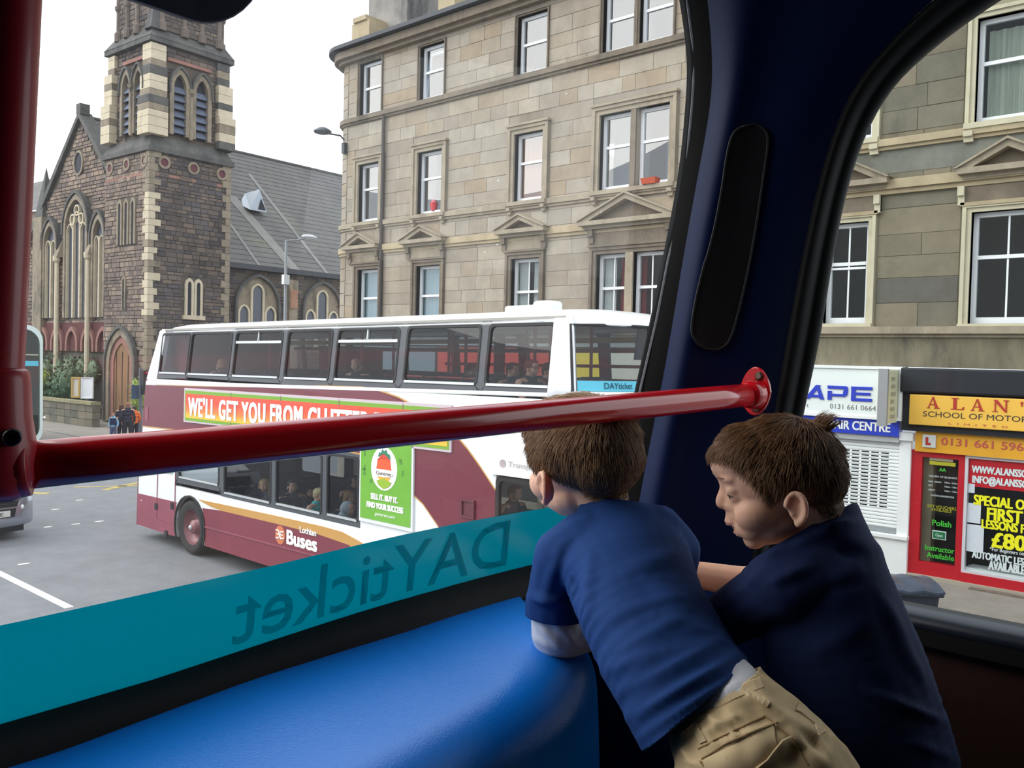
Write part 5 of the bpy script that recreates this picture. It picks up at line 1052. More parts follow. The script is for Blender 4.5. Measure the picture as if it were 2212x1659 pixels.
# notice boards
def board(name, x0, x1, y0, y1, m_f, m_p, label, inset):
    D_ = 41.2; a, b2, c, d = (dep(x, y, D_) for x, y in ((x0, y1), (x1, y1), (x1, y0), (x0, y0)))
    ctr = (a+b2)/2; e = empty(name, (ctr.x, ctr.y, .12), label, 'sign', 'notice boards before the church'); ux = (b2-a).normalized(); n_ = Vector((0, 0, 1)).cross(ux); wd = (b2-a).length; ht = (d-a).length
    T = lambda u, z, q: tuple(a+ux*u+Vector((0, 0, 1))*z+n_*q)
    if n_.dot(FWD) > 0: T = lambda u, z, q: tuple(a+ux*u+Vector((0, 0, 1))*z-n_*q)
    f_ = MB(); f_.band([(0, 0), (wd, 0), (wd, ht), (0, ht)], [(inset, inset), (wd-inset, inset), (wd-inset, ht-inset), (inset, ht-inset)], T, 0, .08, True); f_.prism([(0, 0), (wd, 0), (wd, ht), (0, ht)], T, -.03, 0); f_.build('frame', m_f, e, True)
    MB().prism([(inset, inset), (wd-inset, inset), (wd-inset, ht-inset), (inset, ht-inset)], T, 0, .03).build('notice', m_p, e, True)
    for u in (wd*.2, wd*.8): MB().tube([T(u, 0, -.02), (T(u, 0, -.02)[0], T(u, 0, -.02)[1], .1)], .04, 6).build('post', mat('post_dark', (48, 56, 50), .7), e, True)
board('notice_board', 155, 174, 814, 859, mat('ochre_frame', (190, 158, 88), .6), mat('notice_pale', (214, 208, 196), .6, var=.15, vs=4), 'narrow ochre framed notice board standing before the church hedge', .08)
board('notice_board', 176, 202, 815, 861, mat('white_frame', (232, 234, 238), .5), mat('notice_white', (240, 242, 246), .5), 'plain white notice board beside the ochre framed one before the church', .03)
# ------------------------------------------------------------------ our own bus: upper deck, front right corner
def gY(X, z): return 1.06-.29*max(0., abs(X-.3)-.5)**2-.10*(z-3.2)       # the bowed windscreen
def on_glass(x, y, off=0.):
    d = ray(x, y); a, b_ = .4, 3.
    for _ in range(40):
        m = (a+b_)/2; p = EYE+d*m
        if p.y > gY(p.x, p.z)-off: b_ = m
        else: a = m
    return EYE+d*m
edge = [on_glass(*p) for p in ((1455, -120), (1480, 0), (1497, 130), (1492, 220), (1480, 350), (1463, 470), (1440, 560), (1415, 690), (1380, 840), (1350, 1000), (1318, 1160))][::-1]
EZ = [p.z for p in edge]; EXX = [p.x for p in edge]
xedge = lambda z: float(np.interp(z, EZ, EXX))
zbot = lambda X: float(np.interp(X, (.35, .53, .74, .99, 1.2, 1.45), (3.228, 3.233, 3.247, 3.262, 3.279, 3.30)))
ztop = lambda X: float(np.interp(X, (.35, .69, 1.214, 1.45), (3.345, 3.356, 3.384, 3.40)))
ZC = 4.46
BLUEP = mat('bus_blue_plastic', (0, 116, 214), .30, spec=.6, bump=.12, bs=420); BLUET = mat('pillar_shade_blue', (1, 20, 60), .55, spec=.16, bump=.05, bs=300); BLK = mat('black_rubber', (8, 8, 9), .85, spec=.15); NEARBLK = mat('matt_black', (10, 11, 12), .7)  # the pillar's blue is the shelf's plastic with shade put into the colour
WGL = glass('windscreen_glass', (250, 252, 252), 1.5, .75, dust=.016); SGL = glass('side_window_glass', (238, 243, 242), 1.5, .75)
W1 = empty('window_1', (.3, 1.06, 3.25)); W1['kind'] = 'structure'
XL = -.9
rows = []
for j in range(15):
    t = j/14; r_ = []
    for i in range(31):
        zz = 3.2+(ZC-3.2)*t; X = XL+(xedge(zz)-XL)*i/30; z = zbot(X)-.01+(ZC-zbot(X))*t; r_.append((X, gY(X, z), z))
    rows.append(r_)
MB().grid(rows).build('pane', WGL, W1, True, smooth=True, fix=False)
ge = MB(); ge.tube([(p.x-.002, p.y-.006, p.z) for p in edge], .0035, 6); ge.build('glass_edge', mat('glass_edge_grey', (120, 124, 128), .4), W1, True)
# teal film along the foot of the screen, lit from outside, its lettering reversed to us
TEAL = bpy.data.materials.new('teal_film'); TEAL.use_nodes = True; n_ = TEAL.node_tree.nodes; l_ = TEAL.node_tree.links; n_.clear()
o_ = n_.new('ShaderNodeOutputMaterial'); a_ = n_.new('ShaderNodeBsdfTranslucent'); b2_ = n_.new('ShaderNodeBsdfDiffuse'); c_ = n_.new('ShaderNodeBsdfGlossy'); m1 = n_.new('ShaderNodeMixShader'); m2 = n_.new('ShaderNodeMixShader')
a_.inputs[0].default_value = lin((0, 108, 126)); b2_.inputs[0].default_value = lin((0, 120, 140)); c_.inputs['Roughness'].default_value = .15; m1.inputs[0].default_value = .25; m2.inputs[0].default_value = .03
l_.new(a_.outputs[0], m1.inputs[1]); l_.new(b2_.outputs[0], m1.inputs[2]); l_.new(m1.outputs[0], m2.inputs[1]); l_.new(c_.outputs[0], m2.inputs[2]); l_.new(m2.outputs[0], o_.inputs[0])
rows = [[(X, gY(X, z)-.003, z) for X in np.linspace(XL, 1.44, 60) for z in [zbot(X)-.004+(ztop(X)-zbot(X)+.004)*t]] for t in np.linspace(0, 1, 6)]
film_ = MB().grid(rows).build('teal_strip', TEAL, W1, True, smooth=True, fix=False)
LETT = bpy.data.materials.new('faint_teal_lettering'); LETT.use_nodes = True; n_ = LETT.node_tree.nodes; l_ = LETT.node_tree.links; n_.clear(); o_ = n_.new('ShaderNodeOutputMaterial'); t_ = n_.new('ShaderNodeBsdfTransparent'); d_ = n_.new('ShaderNodeBsdfDiffuse'); mx_ = n_.new('ShaderNodeMixShader'); d_.inputs[0].default_value = lin((10, 62, 92)); t_.inputs[0].default_value = lin((225, 228, 232)); mx_.inputs[0].default_value = .27
l_.new(t_.outputs[0], mx_.inputs[1]); l_.new(d_.outputs[0], mx_.inputs[2]); l_.new(mx_.outputs[0], o_.inputs[0])
pD = on_glass(1098, 1200); pt = on_glass(512, 1330)
lt = text('lettering', 'DAYticket', .118, (0, 0, 0), (1, 0, 0), (0, 1, 0), LETT, film_, False, bold=.0008, deep=.0006, width=pD.x-pt.x)
for q in lt.data.vertices:
    X = pD.x-q.co.x; z = zbot(X)+.012+q.co.y*(1.0 if q.co.y > 0 else .6)*.98+.004; q.co = Vector((X, gY(X, z)-.006, z))
# rubber bed under the glass
bl = [on_glass(*p, .045) for p in ((-420, 1800), (108, 1641), (542, 1478), (868, 1375), (1139, 1289), (1330, 1225))]
BX = [p.x for p in bl]; BZ = [p.z for p in bl]; bz = lambda X: float(np.interp(X, BX, BZ))
rows = [[(X, gY(X, zbot(X))-.002-.043*t-.01*sin(pi*t), zbot(X)+.004+(bz(X)-zbot(X)-.004)*t) for X in np.linspace(XL, 1.42, 40)] for t in (0, .1, .4, .7, 1)]
MB().grid(rows).build('rubber_bed', NEARBLK, W1, True, smooth=True, fix=False)
# the blue shelf
OUT = [(-.9, .69), (.2, .70), (.6, .712), (.76, .735), (.90, .745), (1.0, .765), (1.08, .80), (1.14, .845), (1.18, .90), (1.20, .955)]
def dense(pts, n):
    s_ = [0.]
    for a, b_ in zip(pts, pts[1:]): s_.append(s_[-1]+math.hypot(b_[0]-a[0], b_[1]-a[1]))
    t = np.linspace(0, s_[-1], n); return list(zip(np.interp(t, s_, [p[0] for p in pts]), np.interp(t, s_, [p[1] for p in pts])))
od = dense(OUT, 60)
for _ in range(6): od = [od[0]]+[((a[0]+2*b_[0]+c[0])/4, (a[1]+2*b_[1]+c[1])/4) for a, b_, c in zip(od, od[1:], od[2:])]+[od[-1]]
rows = []
for i, (x, y) in enumerate(od):
    a, b_ = od[max(i-1, 0)], od[min(i+1, 59)]; tx, ty = b_[0]-a[0], b_[1]-a[1]; L = math.hypot(tx, ty); nx_, ny_ = ty/L, -tx/L
    t = i/59; Xi = min(1.3, XL+(1.3-XL)*min(1, t*1.02)); Xi = min(x, 1.145); zi = bz(Xi)+.006; inner = Vector((Xi, gY(Xi, zi)-.04, zi))
    zt = bz(min(x, 1.2))-.012; R_c = .085
    top_in = Vector((x-nx_*R_c*.7, y-ny_*R_c*.7, zt)); r_ = [inner+(top_in-inner)*k for k in (0, .3, .65, 1)]
    for k in range(1, 8):
        an = (pi/2-.12)*k/7; r_.append(Vector((x-nx_*R_c*.7+nx_*R_c*1.15*sin(an), y-ny_*R_c*.7+ny_*R_c*1.15*sin(an), zt-R_c*1.1*(1-cos(an)))))
    e_ = r_[-1]
    for k in (.15, .35, .6): r_.append(e_+Vector((nx_*.05*k, ny_*.05*k, -k)))
    rows.append(r_)
T1 = MB().grid(rows).build('trim_1', BLUEP, None, kind='structure', smooth=True, fix=False)
q = T1.modifiers.new('s', 'SUBSURF'); q.levels = 1; q.render_levels = 2
# the pillar: rubber to the windscreen, blue moulding, gasket to the side window
PR = [((1440, -200), (1500, -200), (1580, -200), (2220, -150), (2400, -150)), ((1480, 0), (1530, 0), (1590, 0), (2000, 4), (2143, 0)), ((1497, 130), (1540, 130), (1600, 140), (1880, 135), (1972, 135)), ((1490, 230), (1537, 226), (1585, 235), (1820, 226), (1898, 232)),
      ((1478, 370), (1508, 376), (1560, 376), (1771, 376), (1841, 370)), ((1440, 560), (1475, 560), (1525, 560), (1730, 562), (1802, 560)), ((1408, 720), (1448, 730), (1495, 720), (1703, 712), (1781, 712)), ((1378, 850), (1427, 845), (1470, 850), (1680, 850), (1754, 830)),
      ((1345, 1010), (1395, 1000), (1440, 1000), (1655, 1010), (1718, 1000)), ((1310, 1200), (1360, 1200), (1400, 1200), (1625, 1200), (1685, 1200)), ((1270, 1420), (1320, 1420), (1360, 1420), (1595, 1420), (1650, 1420))]
T2 = empty('trim_2', (1.45, .75, 3.2)); T2['kind'] = 'structure'
g0, g1, g2 = [], [], []
for e0, e1, e2, e4, e5 in PR:
    a = on_glass(*e0); dgl = (a-EYE).dot(FWD); b1 = dep(*e1, dgl-.035); d1 = dgl-.035; c4 = at(*e4, 0, 1.50); c5_ = at(*e5, 0, 1.55); d4 = (c4-EYE).dot(FWD)
    g0.append([a+Vector((.004, .012, 0)), a+(b1-a)*.15-FWD*.004, a+(b1-a)*.6-FWD*.004, b1])
    m = [b1+Vector(FWD)*.01]
    px = [e1[0]+(e4[0]-e1[0])*k for k in (.0, .09, .19, .30, .5, .75, 1)]
    for k, x_ in zip((.0, .09, .19, .30, .5, .75), px):
        yk = e1[1]+(e4[1]-e1[1])*k; dd = d1+(d4-d1)*k; bulge = (-.012, -.045, -.05, -.035, -.028, -.022)[(.0, .09, .19, .30, .5, .75).index(k)]; m.append(dep(x_, yk, dd+bulge))
    m.append(c4); g1.append(m[1:])
    g2.append([c4+FWD*.006, c4+(c5_-c4)*.15-FWD*.008, c4+(c5_-c4)*.45-FWD*.004, c4+(c5_-c4)*.55+FWD*.004, c4+(c5_-c4)*.7-FWD*.002, c5_, c5_+Vector((.03, .02, 0))])
def sub(o, l=2):
    q = o.modifiers.new('s', 'SUBSURF'); q.levels = 1; q.render_levels = l; return o
sub(MB().grid(g0).build('rubber_seal', BLK, T2, True, smooth=True, fix=False)); pil = sub(MB().grid(g1).build('pillar_moulding', BLUET, T2, True, smooth=True, fix=False)); sub(MB().grid(g2).build('window_gasket', mat('gasket', (14, 16, 16), .6, spec=.3), T2, True, smooth=True, fix=False))
bpy.context.view_layer.update()
def bvh(o): 
    dg = bpy.context.evaluated_depsgraph_get(); ev = o.evaluated_get(dg); me = ev.to_mesh(); mw = o.matrix_world
    t = BVHTree.FromPolygons([mw @ q.co for q in me.vertices], [tuple(p.vertices) for p in me.polygons]); ev.to_mesh_clear(); return t
def hit(t, x, y, lift=0.):
    d = ray(x, y).normalized(); l, n, i, k = t.ray_cast(EYE, d)
    if l is None: return None
    if n.dot(d) > 0: n = -n
    return l+n*lift
PT = bvh(pil)
# speaker grille let into the pillar
GRI = bpy.data.materials.new('perforated_grille'); GRI.use_nodes = True; n_ = GRI.node_tree.nodes; l_ = GRI.node_tree.links; p_ = n_['Principled BSDF']; p_.inputs['Roughness'].default_value = .5
vo = n_.new('ShaderNodeTexVoronoi'); vo.inputs['Scale'].default_value = 190; ge_ = n_.new('ShaderNodeNewGeometry'); l_.new(ge_.outputs['Position'], vo.inputs['Vector']); ra_ = n_.new('ShaderNodeValToRGB'); ra_.color_ramp.elements[0].position = .25; ra_.color_ramp.elements[0].color = (.002, .002, .002, 1); ra_.color_ramp.elements[1].position = .4; ra_.color_ramp.elements[1].color = (.004, .005, .007, 1); l_.new(vo.outputs['Distance'], ra_.inputs[0]); l_.new(ra_.outputs[0], p_.inputs['Base Color'])
gl_, gr_ = [(1600, 275), (1583, 290), (1570, 330), (1556, 420), (1540, 500), (1522, 570), (1505, 640), (1496, 690), (1495, 720), (1505, 742), (1525, 754)], [(1630, 268), (1652, 282), (1658, 310), (1646, 400), (1634, 480), (1620, 560), (1604, 635), (1590, 690), (1580, 722), (1568, 744), (1550, 755)]
def spline(ps, k=4):
    out = []
    for i in range(len(ps)-1):
        p0, p1, p2, p3 = ps[max(i-1, 0)], ps[i], ps[i+1], ps[min(i+2, len(ps)-1)]
        for j in range(k):
            t = j/k; out.append(tuple(.5*(2*b_+(c-a)*t+(2*a-5*b_+4*c-d)*t*t+(3*b_-a-3*c+d)*t**3) for a, b_, c, d in zip(p0, p1, p2, p3)))
    return out+[ps[-1]]
gl_, gr_ = spline(gl_), spline(gr_)
rows = []
for a, b_ in zip(gl_, gr_):
    r_ = [hit(PT, a[0]+(b_[0]-a[0])*k/6, a[1]+(b_[1]-a[1])*k/6, .004) for k in range(7)]
    rows.append(r_)
if all(p is not None for r_ in rows for p in r_):
    MB().grid(rows).build('speaker_grille', GRI, T2, True, smooth=True, fix=False)
    MB().tube([r_[0] for r_ in rows]+[rows[-1][3]]+[r_[-1] for r_ in rows[::-1]]+[rows[0][3], rows[0][0]], .0022, 6).build('grille_rim', NEARBLK, T2, True, smooth=True)
# red grab rail with its flange
RAILM = mat('red_enamel', (214, 22, 34), .2, coat=.5); POLEM = mat('pole_enamel', (206, 30, 48), .42, spec=.8, coat=.25)
rl = dep(-22, 1013, .70); rs_ = dep(66, 1005, .71); re_ = dep(1628, 852, 1.535)
GR = empty('grab_rail', tuple(re_), 'glossy red horizontal grab rail crossing the front windscreen', 'handrail')
pts = [rl+(re_-rl)*(i/10) for i in range(11)]
MB().tube(pts, .0198, 24).build('tube', RAILM, GR, True, smooth=True)
fc = dep(1632, 845, 1.545); b_ = MB(); fl = [(fc.y+.029*cos(a)*(1-.15*abs(sin(a))), fc.z+.043*sin(a)) for a in np.linspace(0, 2*pi, 24, endpoint=False)]
b_.prism(fl, lambda y, z, d: (fc.x+.004-d, y, z), 0, .008); fo = b_.build('flange', RAILM, GR, True, bevel=.002)
for x, y in ((1636, 812), (1626, 882)):
    c = dep(x, y, 1.53); b_ = MB(); b_.lathe([(.0075, 0), (.0075, .003), (.005, .005)], (fc.x-.004, c.y, c.z), (-1, 0, 0), 12); b_.build('screw', mat('screw_steel', (120, 100, 90), .35, metal=.8), fo)
MB().lathe([(.027, 0), (.024, .012), (.0205, .03)], re_+(re_-rl).normalized()*-.0, (rl-re_), 20).build('collar', RAILM, GR, True, smooth=True)
# red pole with the T clamp
GP = empty('grab_pole', tuple(dep(-22, 1090, .70)), 'glossy dark red vertical pole whose T clamp holds the horizontal grab rail', 'pole')
MB().tube([dep(28, -250, .70), dep(18, 0, .70), dep(-1, 400, .70), dep(-20, 800, .70), dep(-20, 1000, .70)], .0238, 24).build('tube', POLEM, GP, True, smooth=True)
cl = MB(); cl.tube([dep(-20, 796, .70), dep(-20, 803, .70), dep(-20, 822, .70), dep(-20, 900, .70), dep(-18, 960, .70), dep(-20, 1032, .70), dep(-22, 1060, .70), dep(-24, 1073, .70)], [.0245, .0275, .0285, .0295, .032, .0322, .028, .0225], 24)
cs_ = rs_-(rs_-rl)*.0; cl.tube([rl, rl+(rs_-rl)*.8, rs_-(rs_-rl)*.02, rs_], [.027, .0255, .0245, .022], 22)
cl.build('clamp', POLEM, GP, True, smooth=True)
bc = dep(26, 945, .680); b_ = MB(); b_.lathe([(.0068, -.012), (.0068, .002), (.0058, .0032), (.0034, .0034), (.003, .0016), (.0005, .0016)], bc, -FWD*.88+CR*.47, 18); b_.build('bolt', mat('bolt_black', (52, 52, 54), .4, metal=.3), GP, True, smooth=False)
# sun visor at the head of the screen
SV = empty('sun_visor', (.1, .9, 4.0), 'dark navy sun visor with rounded corner hanging at the top of the windscreen', 'sun visor')
vp = [(-.55, 4.001)]+[(.478+.09*sin(a), 4.001+.115*(1-cos(a))) for a in np.linspace(0, pi/2, 12)]+[(.568, 4.42), (-.55, 4.42)]
MB().prism(vp, lambda x, z, d: (x, gY(x, z)-.085-d, z), 0, .009).build('visor_blade', mat('visor_navy', (22, 34, 62), .45), SV, True, bevel=.002)
MB().tube([(-.55, .84, 4.425), (.56, .84, 4.425)], .012, 10).build('hinge_rod', NEARBLK, SV, True)
for x in (-.4, .45): MB().box(x-.02, x+.02, .82, .93, 4.41, 4.47).build('bracket', NEARBLK, SV, True)
# shell: floor, walls, ceiling, side window
MB().box(-.98, 1.6, -4.1, 1.0, 2.6, 2.68).build('floor', mat('deck_floor', (50, 50, 54), .8), kind='structure')
CEI = mat('deck_ceiling', (70, 68, 70), .7)
MB().box(-.98, 1.6, -4.1, 1.02, ZC, ZC+.05).build('ceiling', CEI, kind='structure'); MB().box(-.98, 1.6, -4.15, -4.1, 2.6, ZC).build('wall_back', mat('deck_back', (60, 56, 60), .8), kind='structure')
PANB = mat('brown_laminate', (70, 42, 34), .5, var=.12, vs=40)
MB().box(1.51, 1.58, -4.1, .70, 2.6, 3.235).build('wall_right', PANB, kind='structure')
b_ = MB(); b_.box(1.5, 1.6, -4.1, .9, 4.30, ZC); b_.box(1.50, 1.6, -4.1, -.3, 3.2, ZC); b_.build('wall_right', BLUET, kind='structure')  # unseen rear part closed, without its windows, to darken the deck
b_ = MB(); b_.box(-.98, -.92, -4.1, 1.02, 2.6, ZC); b_.build('wall_left', BLUET, kind='structure')  # unseen wall, its windows left out to keep daylight off the deck
b_ = MB(); b_.add([(X, gY(X, 3.2)+.004, z or zbot(X)+.002) for z in (2.6, None) for X in np.linspace(-.95, 1.6, 20)], [(i, i+1, 21+i, 20+i) for i in range(19)]); b_.build('wall_front', NEARBLK, kind='structure', fix=False)
MB().box(1.36, 1.6, .60, 1.02, 2.6, 3.24).build('wall_corner', BLUET, kind='structure')
W2 = empty('window_2', (1.55, -.2, 3.25)); W2['kind'] = 'structure'
for a, b2 in ((-.3, .75),): MB().add([(1.556, a, 3.24), (1.556, b2, 3.24), (1.556, b2, 4.35), (1.556, a, 4.35)], [(0, 1, 2, 3)]).build('pane', SGL, W2, True, fix=False)
T3 = empty('trim_3', (1.52, -.2, 3.2)); T3['kind'] = 'structure'
sl = MB(); prof = [(1.56, 3.256), (1.535, 3.258), (1.51, 3.252), (1.498, 3.242), (1.496, 3.232), (1.505, 3.222), (1.515, 3.21)]
sl.grid([[(x, y, z) for x, z in prof] for y in np.linspace(-3.3, .72, 24)]); sl.build('sill', mat('sill_grey_black', (40, 46, 58), .32), T3, True, smooth=True, fix=False)
MB().box(1.497, 1.52, -3.3, .7, 3.205, 3.236).build('rubber_strip', NEARBLK, T3, True)
# ------------------------------------------------------------------ people
SKIN = mat('skin', (236, 186, 158), .5, spec=.35, var=.05, vs=40, sub=.3)
SKIN2 = mat('passenger_skin', (206, 150, 122), .55, spec=.3); EYEW = mat('eye_white', (232, 228, 222), .2); IRIS = mat('iris', (52, 38, 30), .2); MOUTH = mat('mouth_dark', (66, 22, 22), .6); LASH = mat('lash', (36, 26, 22), .7); LIP = mat('lip', (220, 148, 134), .45, sub=.1)
def head_prims(b_, T, seg=18):
    """Head of a small boy: f forwards, l to his left, u up; T maps to the world."""
    Rm = T.to_3x3(); Rn = Rm.normalized(); k = Rm.col[0].length
    P = lambda f, l, u: T @ Vector((f, l, u))
    E_ = lambda c, r: b_.ell(P(*c), tuple(x*k for x in r), Rn, seg, 12)
    C_ = lambda p, q, r0, r1=None: b_.cap(P(*p), P(*q), r0*k, (r1 if r1 is not None else r0)*k, 10)
    E_((-.002, 0, .012), (.083, .070, .067)); E_((.042, 0, .034), (.044, .052, .038)); E_((.024, 0, .040), (.052, .058, .0395)); E_((-.045, 0, -.005), (.04, .055, .055))
    E_((.034, 0, -.02), (.046, .053, .052)); E_((.060, 0, -.036), (.0245, .026, .017)); E_((.028, 0, -.056), (.046, .046, .031)); E_((.055, 0, -.075), (.0155, .019, .0135))
    for s_ in (1, -1):
        E_((.0635, s_*.022, .019), (.016, .021, .009)); E_((.047, s_*.034, -.034), (.030, .022, .025)); E_((.0765, s_*.009, -.0215), (.0075, .0065, .0065))
        E_((.0660, s_*.027, .0032), (.0124, .0130, .0100)); E_((.054, s_*.024, -.05), (.022, .019, .023)); E_((.064, s_*.015, -.052), (.015, .013, .016)); E_((.0650, s_*.028, -.0085), (.0110, .0120, .0060))
        # ear: a rim, a bowl and a lobe
        rim = []
        for a in np.linspace(-2.35, 1.9, 11):
            f, u = .004-.0125*cos(a+.9)*1.0, -.033+.0205*sin(a+.9); rim.append((f-.004*(u+.033)/.02, s_*(.0745+.007*max(0, cos(a+.9))), u))
        for p, q in zip(rim, rim[1:]): C_(p, q, .0042)
        E_((.001, s_*.070, -.034), (.012, .006, .019)); E_((.005, s_*.0735, -.052), (.0060, .0042, .0065))
        C_((.010, s_*.0725, -.030), (.009, s_*.0735, -.040), .0035)
    C_((.076, 0, .002), (.0840, 0, -.0135), .0066, .0092); E_((.0835, 0, -.0165), (.009, .0092, .0078))
    C_((.0815, -.009, -.0425), (.0835, 0, -.0415), .0042, .005); C_((.0835, 0, -.0415), (.0815, .009, -.0425), .005, .0042); C_((.0725, -.008, -.0605), (.074, .008, -.0605), .0055)
    return P, k
def face_parts(body, P, k, Rn, looks=0.):
    for s_ in (1, -1):
        o = MB().ell(P(.0655, s_*.0275, -.0020), .0100*k, None, 16, 10).build('eye', EYEW, body, smooth=True)
        MB().ell(P(.0737, s_*.0275, -.0045), (.0020*k, .0050*k, .0050*k), Rn, 12, 8).build('iris', IRIS, o, smooth=True)
        MB().tube([P(.0725+.0045*(1-abs(t)), s_*(.0275+t*.0125), -.0040+.0018*(1-t*t)) for t in (-1, -.6, -.2, .2, .6, 1)], .0008*k, 5).build('eyelash', LASH, body)
        MB().tube([P(.0822-.010*t*t, s_*(.022+t*.014), .0205+.003*(1-t*t)) for t in (-.9, -.5, 0, .5, .9)], [.0008*k, .0013*k, .0014*k, .0011*k, .0006*k], 6).build('eyebrow', mat('brow_hair', (150, 112, 84), .8), body)
    MB().ell(P(.0725, 0, -.0525), (.0065*k, .0085*k, .0022*k), Rn, 14, 8).build('mouth', MOUTH, body)
    l_ = MB(); l_.cap(P(.0735, -.009, -.0585), P(.0772, 0, -.0592), .0022*k, .0030*k); l_.cap(P(.0772, 0, -.0592), P(.0735, .009, -.0585), .0030*k, .0022*k); l_.cap(P(.0800, -.009, -.0462), P(.0848, 0, -.0452), .0014*k, .0022*k); l_.cap(P(.0848, 0, -.0452), P(.0800, .009, -.0462), .0022*k, .0014*k); l_.build('lip', LIP, body, smooth=True)
HLINE = [(-.2, -.068), (-.056, -.068), (-.031, -.056), (-.0125, -.026), (-.004, -.012), (.013, -.012), (.026, -.026), (.0325, -.008), (.040, .014), (.054, .040), (.075, .047), (.2, .047)]
def umin(f): return float(np.interp(f, [p[0] for p in HLINE], [p[1] for p in HLINE]))
def hair_mat(name, c1, c2):
    m = bpy.data.materials.new(name); m.use_nodes = True; n = m.node_tree.nodes; l = m.node_tree.links; p = n['Principled BSDF']; p.inputs['Roughness'].default_value = .42; p.inputs['Specular IOR Level'].default_value = .45
    hi = n.new('ShaderNodeHairInfo'); r = n.new('ShaderNodeValToRGB'); r.color_ramp.elements[0].color = lin(c1); r.color_ramp.elements[1].color = lin(c2); l.new(hi.outputs['Random'], r.inputs[0]); l.new(r.outputs[0], p.inputs['Base Color']); return m
def hair(body, T, m, mcap, n=9000, length=.026, tuft=None, whorl=(-.045, .0, .078)):
    """Short combed hair: a thin cap on the scalp and strands that lie along it."""
    Ti = T.inverted(); me = body.data; k = T.to_3x3().col[0].length
    me.calc_loop_triangles(); fs = []; area = []
    cap = MB(); idx = {}
    loc = [Ti @ q.co for q in me.vertices]; nrm = [q.normal.copy() for q in me.vertices]
    Tr = T.to_3x3().normalized(); Tri = Tr.inverted()
    def inhair(c):
        return c.u if False else (c.z > umin(c.x) and c.length < .13 and c.z > -.075 and not (abs(c.y) > .0695 and c.z < -.008 and c.x > -.016))
    ok = [inhair(c) for c in loc]
    for t in me.loop_triangles:
        if all(ok[i] for i in t.vertices): fs.append(tuple(t.vertices)); area.append(t.area)
    for p in me.polygons:
        if all(ok[i] for i in p.vertices):
            q = []
            for i in p.vertices:
                if i not in idx:
                    edge_ = min(1., max(0., (loc[i].z-umin(loc[i].x))/.02)); idx[i] = len(cap.v); cap.v.append(tuple(me.vertices[i].co+nrm[i]*(.0006+.0024*edge_)*k))
                q.append(idx[i])
            cap.f.append(q)
    hc = cap.build('hair', mcap, body, smooth=True, fix=False)
    pr = np.array(area); pr = pr/pr.sum(); pick = RNG.choice(len(fs), n, p=pr)
    W = Vector(whorl); pts = []; rad = []; S = 7
    for j in pick:
        a, b2, c = fs[j]; u, v_ = RNG.random(2)
        if u+v_ > 1: u, v_ = 1-u, 1-v_
        p = me.vertices[a].co*(1-u-v_)+me.vertices[b2].co*u+me.vertices[c].co*v_; nn = (nrm[a]*(1-u-v_)+nrm[b2]*u+nrm[c]*v_).normalized()
        l_ = Ti @ p; d = l_-W; nl = Tri @ nn; wf = min(1., max(0., (l_.x-.025)/.05)); d = d+Vector((-.02, 0, -.12))*wf+Vector((.03 if l_.z > .03 else 0, 0, -.03))*(1-wf); d = d-nl*d.dot(nl); d.normalize(); d = (Tr @ d)
        side_ = nn.cross(d); L = length*(.65+.6*RNG.random())*k; lift = .10+.12*RNG.random(); sw = RNG.normal()*.2
        L *= 1-.38*wf; lift *= 1-.3*wf
        if l_.z < .01: L *= max(.28, .28+.72*(l_.z+.045)/.055)
        near = (l_.z-umin(l_.x)) < .012
        if near: L *= .75
        if tuft is not None:
            g = (l_-Vector(tuft)).length
            if g < .013: lift = 1.1; L *= .9; d = (d*.6+Tr @ Vector((-.3, 0, .75))).normalized()
        prev = p+nn*.002*k; step = L/(S-1)
        for i in range(S):
            t = i/(S-1); pts.append(tuple(prev)); rad.append(.00043*k*(1-.7*t))
            dirn = (d+nn*(lift*(1-1.7*t))+side_*sw*t).normalized(); prev = prev+dirn*step
    cv = bpy.data.hair_curves.new('fine_hair'); cv.add_curves([S]*n); cv.attributes['position'].data.foreach_set('vector', np.array(pts, dtype=np.float32).ravel())
    ra = cv.attributes.get('radius') or cv.attributes.new('radius', 'FLOAT', 'POINT'); ra.data.foreach_set('value', np.array(rad, dtype=np.float32))
    cv.materials.append(m); o = bpy.data.objects.new('fine_hair', cv); put(o, hc); o['kind'] = 'stuff'
    return hc
def hand_prims(b_, W, d, n, s, k=1.0):
    """Palm, four unequal bent fingers and a thumb off the side of the palm: d along the hand, n out of the palm, s towards the thumb."""
    d, n, s = Vector(d).normalized(), Vector(n).normalized(), Vector(s).normalized()
    for q in (-.022, -.008, .008, .021): b_.cap(W+d*.008*k+s*q*.8*k, W+d*.066*k+s*q*k, .0105*k, .0098*k, 8)
    for q, L in ((-.026, .052), (-.009, .064), (.008, .068), (.024, .060)):
        p = W+d*.068*k+s*q*k; p1 = p+(d*.95+n*.25)*L*.45*k; p2 = p1+(d*.75+n*.65)*L*.32*k; p3 = p2+(d*.35+n*.9)*L*.28*k
        b_.cap(p, p1, .0078*k, .0072*k, 8); b_.cap(p1, p2, .0072*k, .0066*k, 8); b_.cap(p2, p3, .0066*k, .0058*k, 8)
    p = W+d*.022*k+s*.022*k; p1 = p+(d*.55+s*.75+n*.25)*.036*k; p2 = p1+(d*.85+s*.2+n*.45)*.028*k; b_.cap(p, p1, .011*k, .009*k, 8); b_.cap(p1, p2, .0088*k, .007*k, 8)
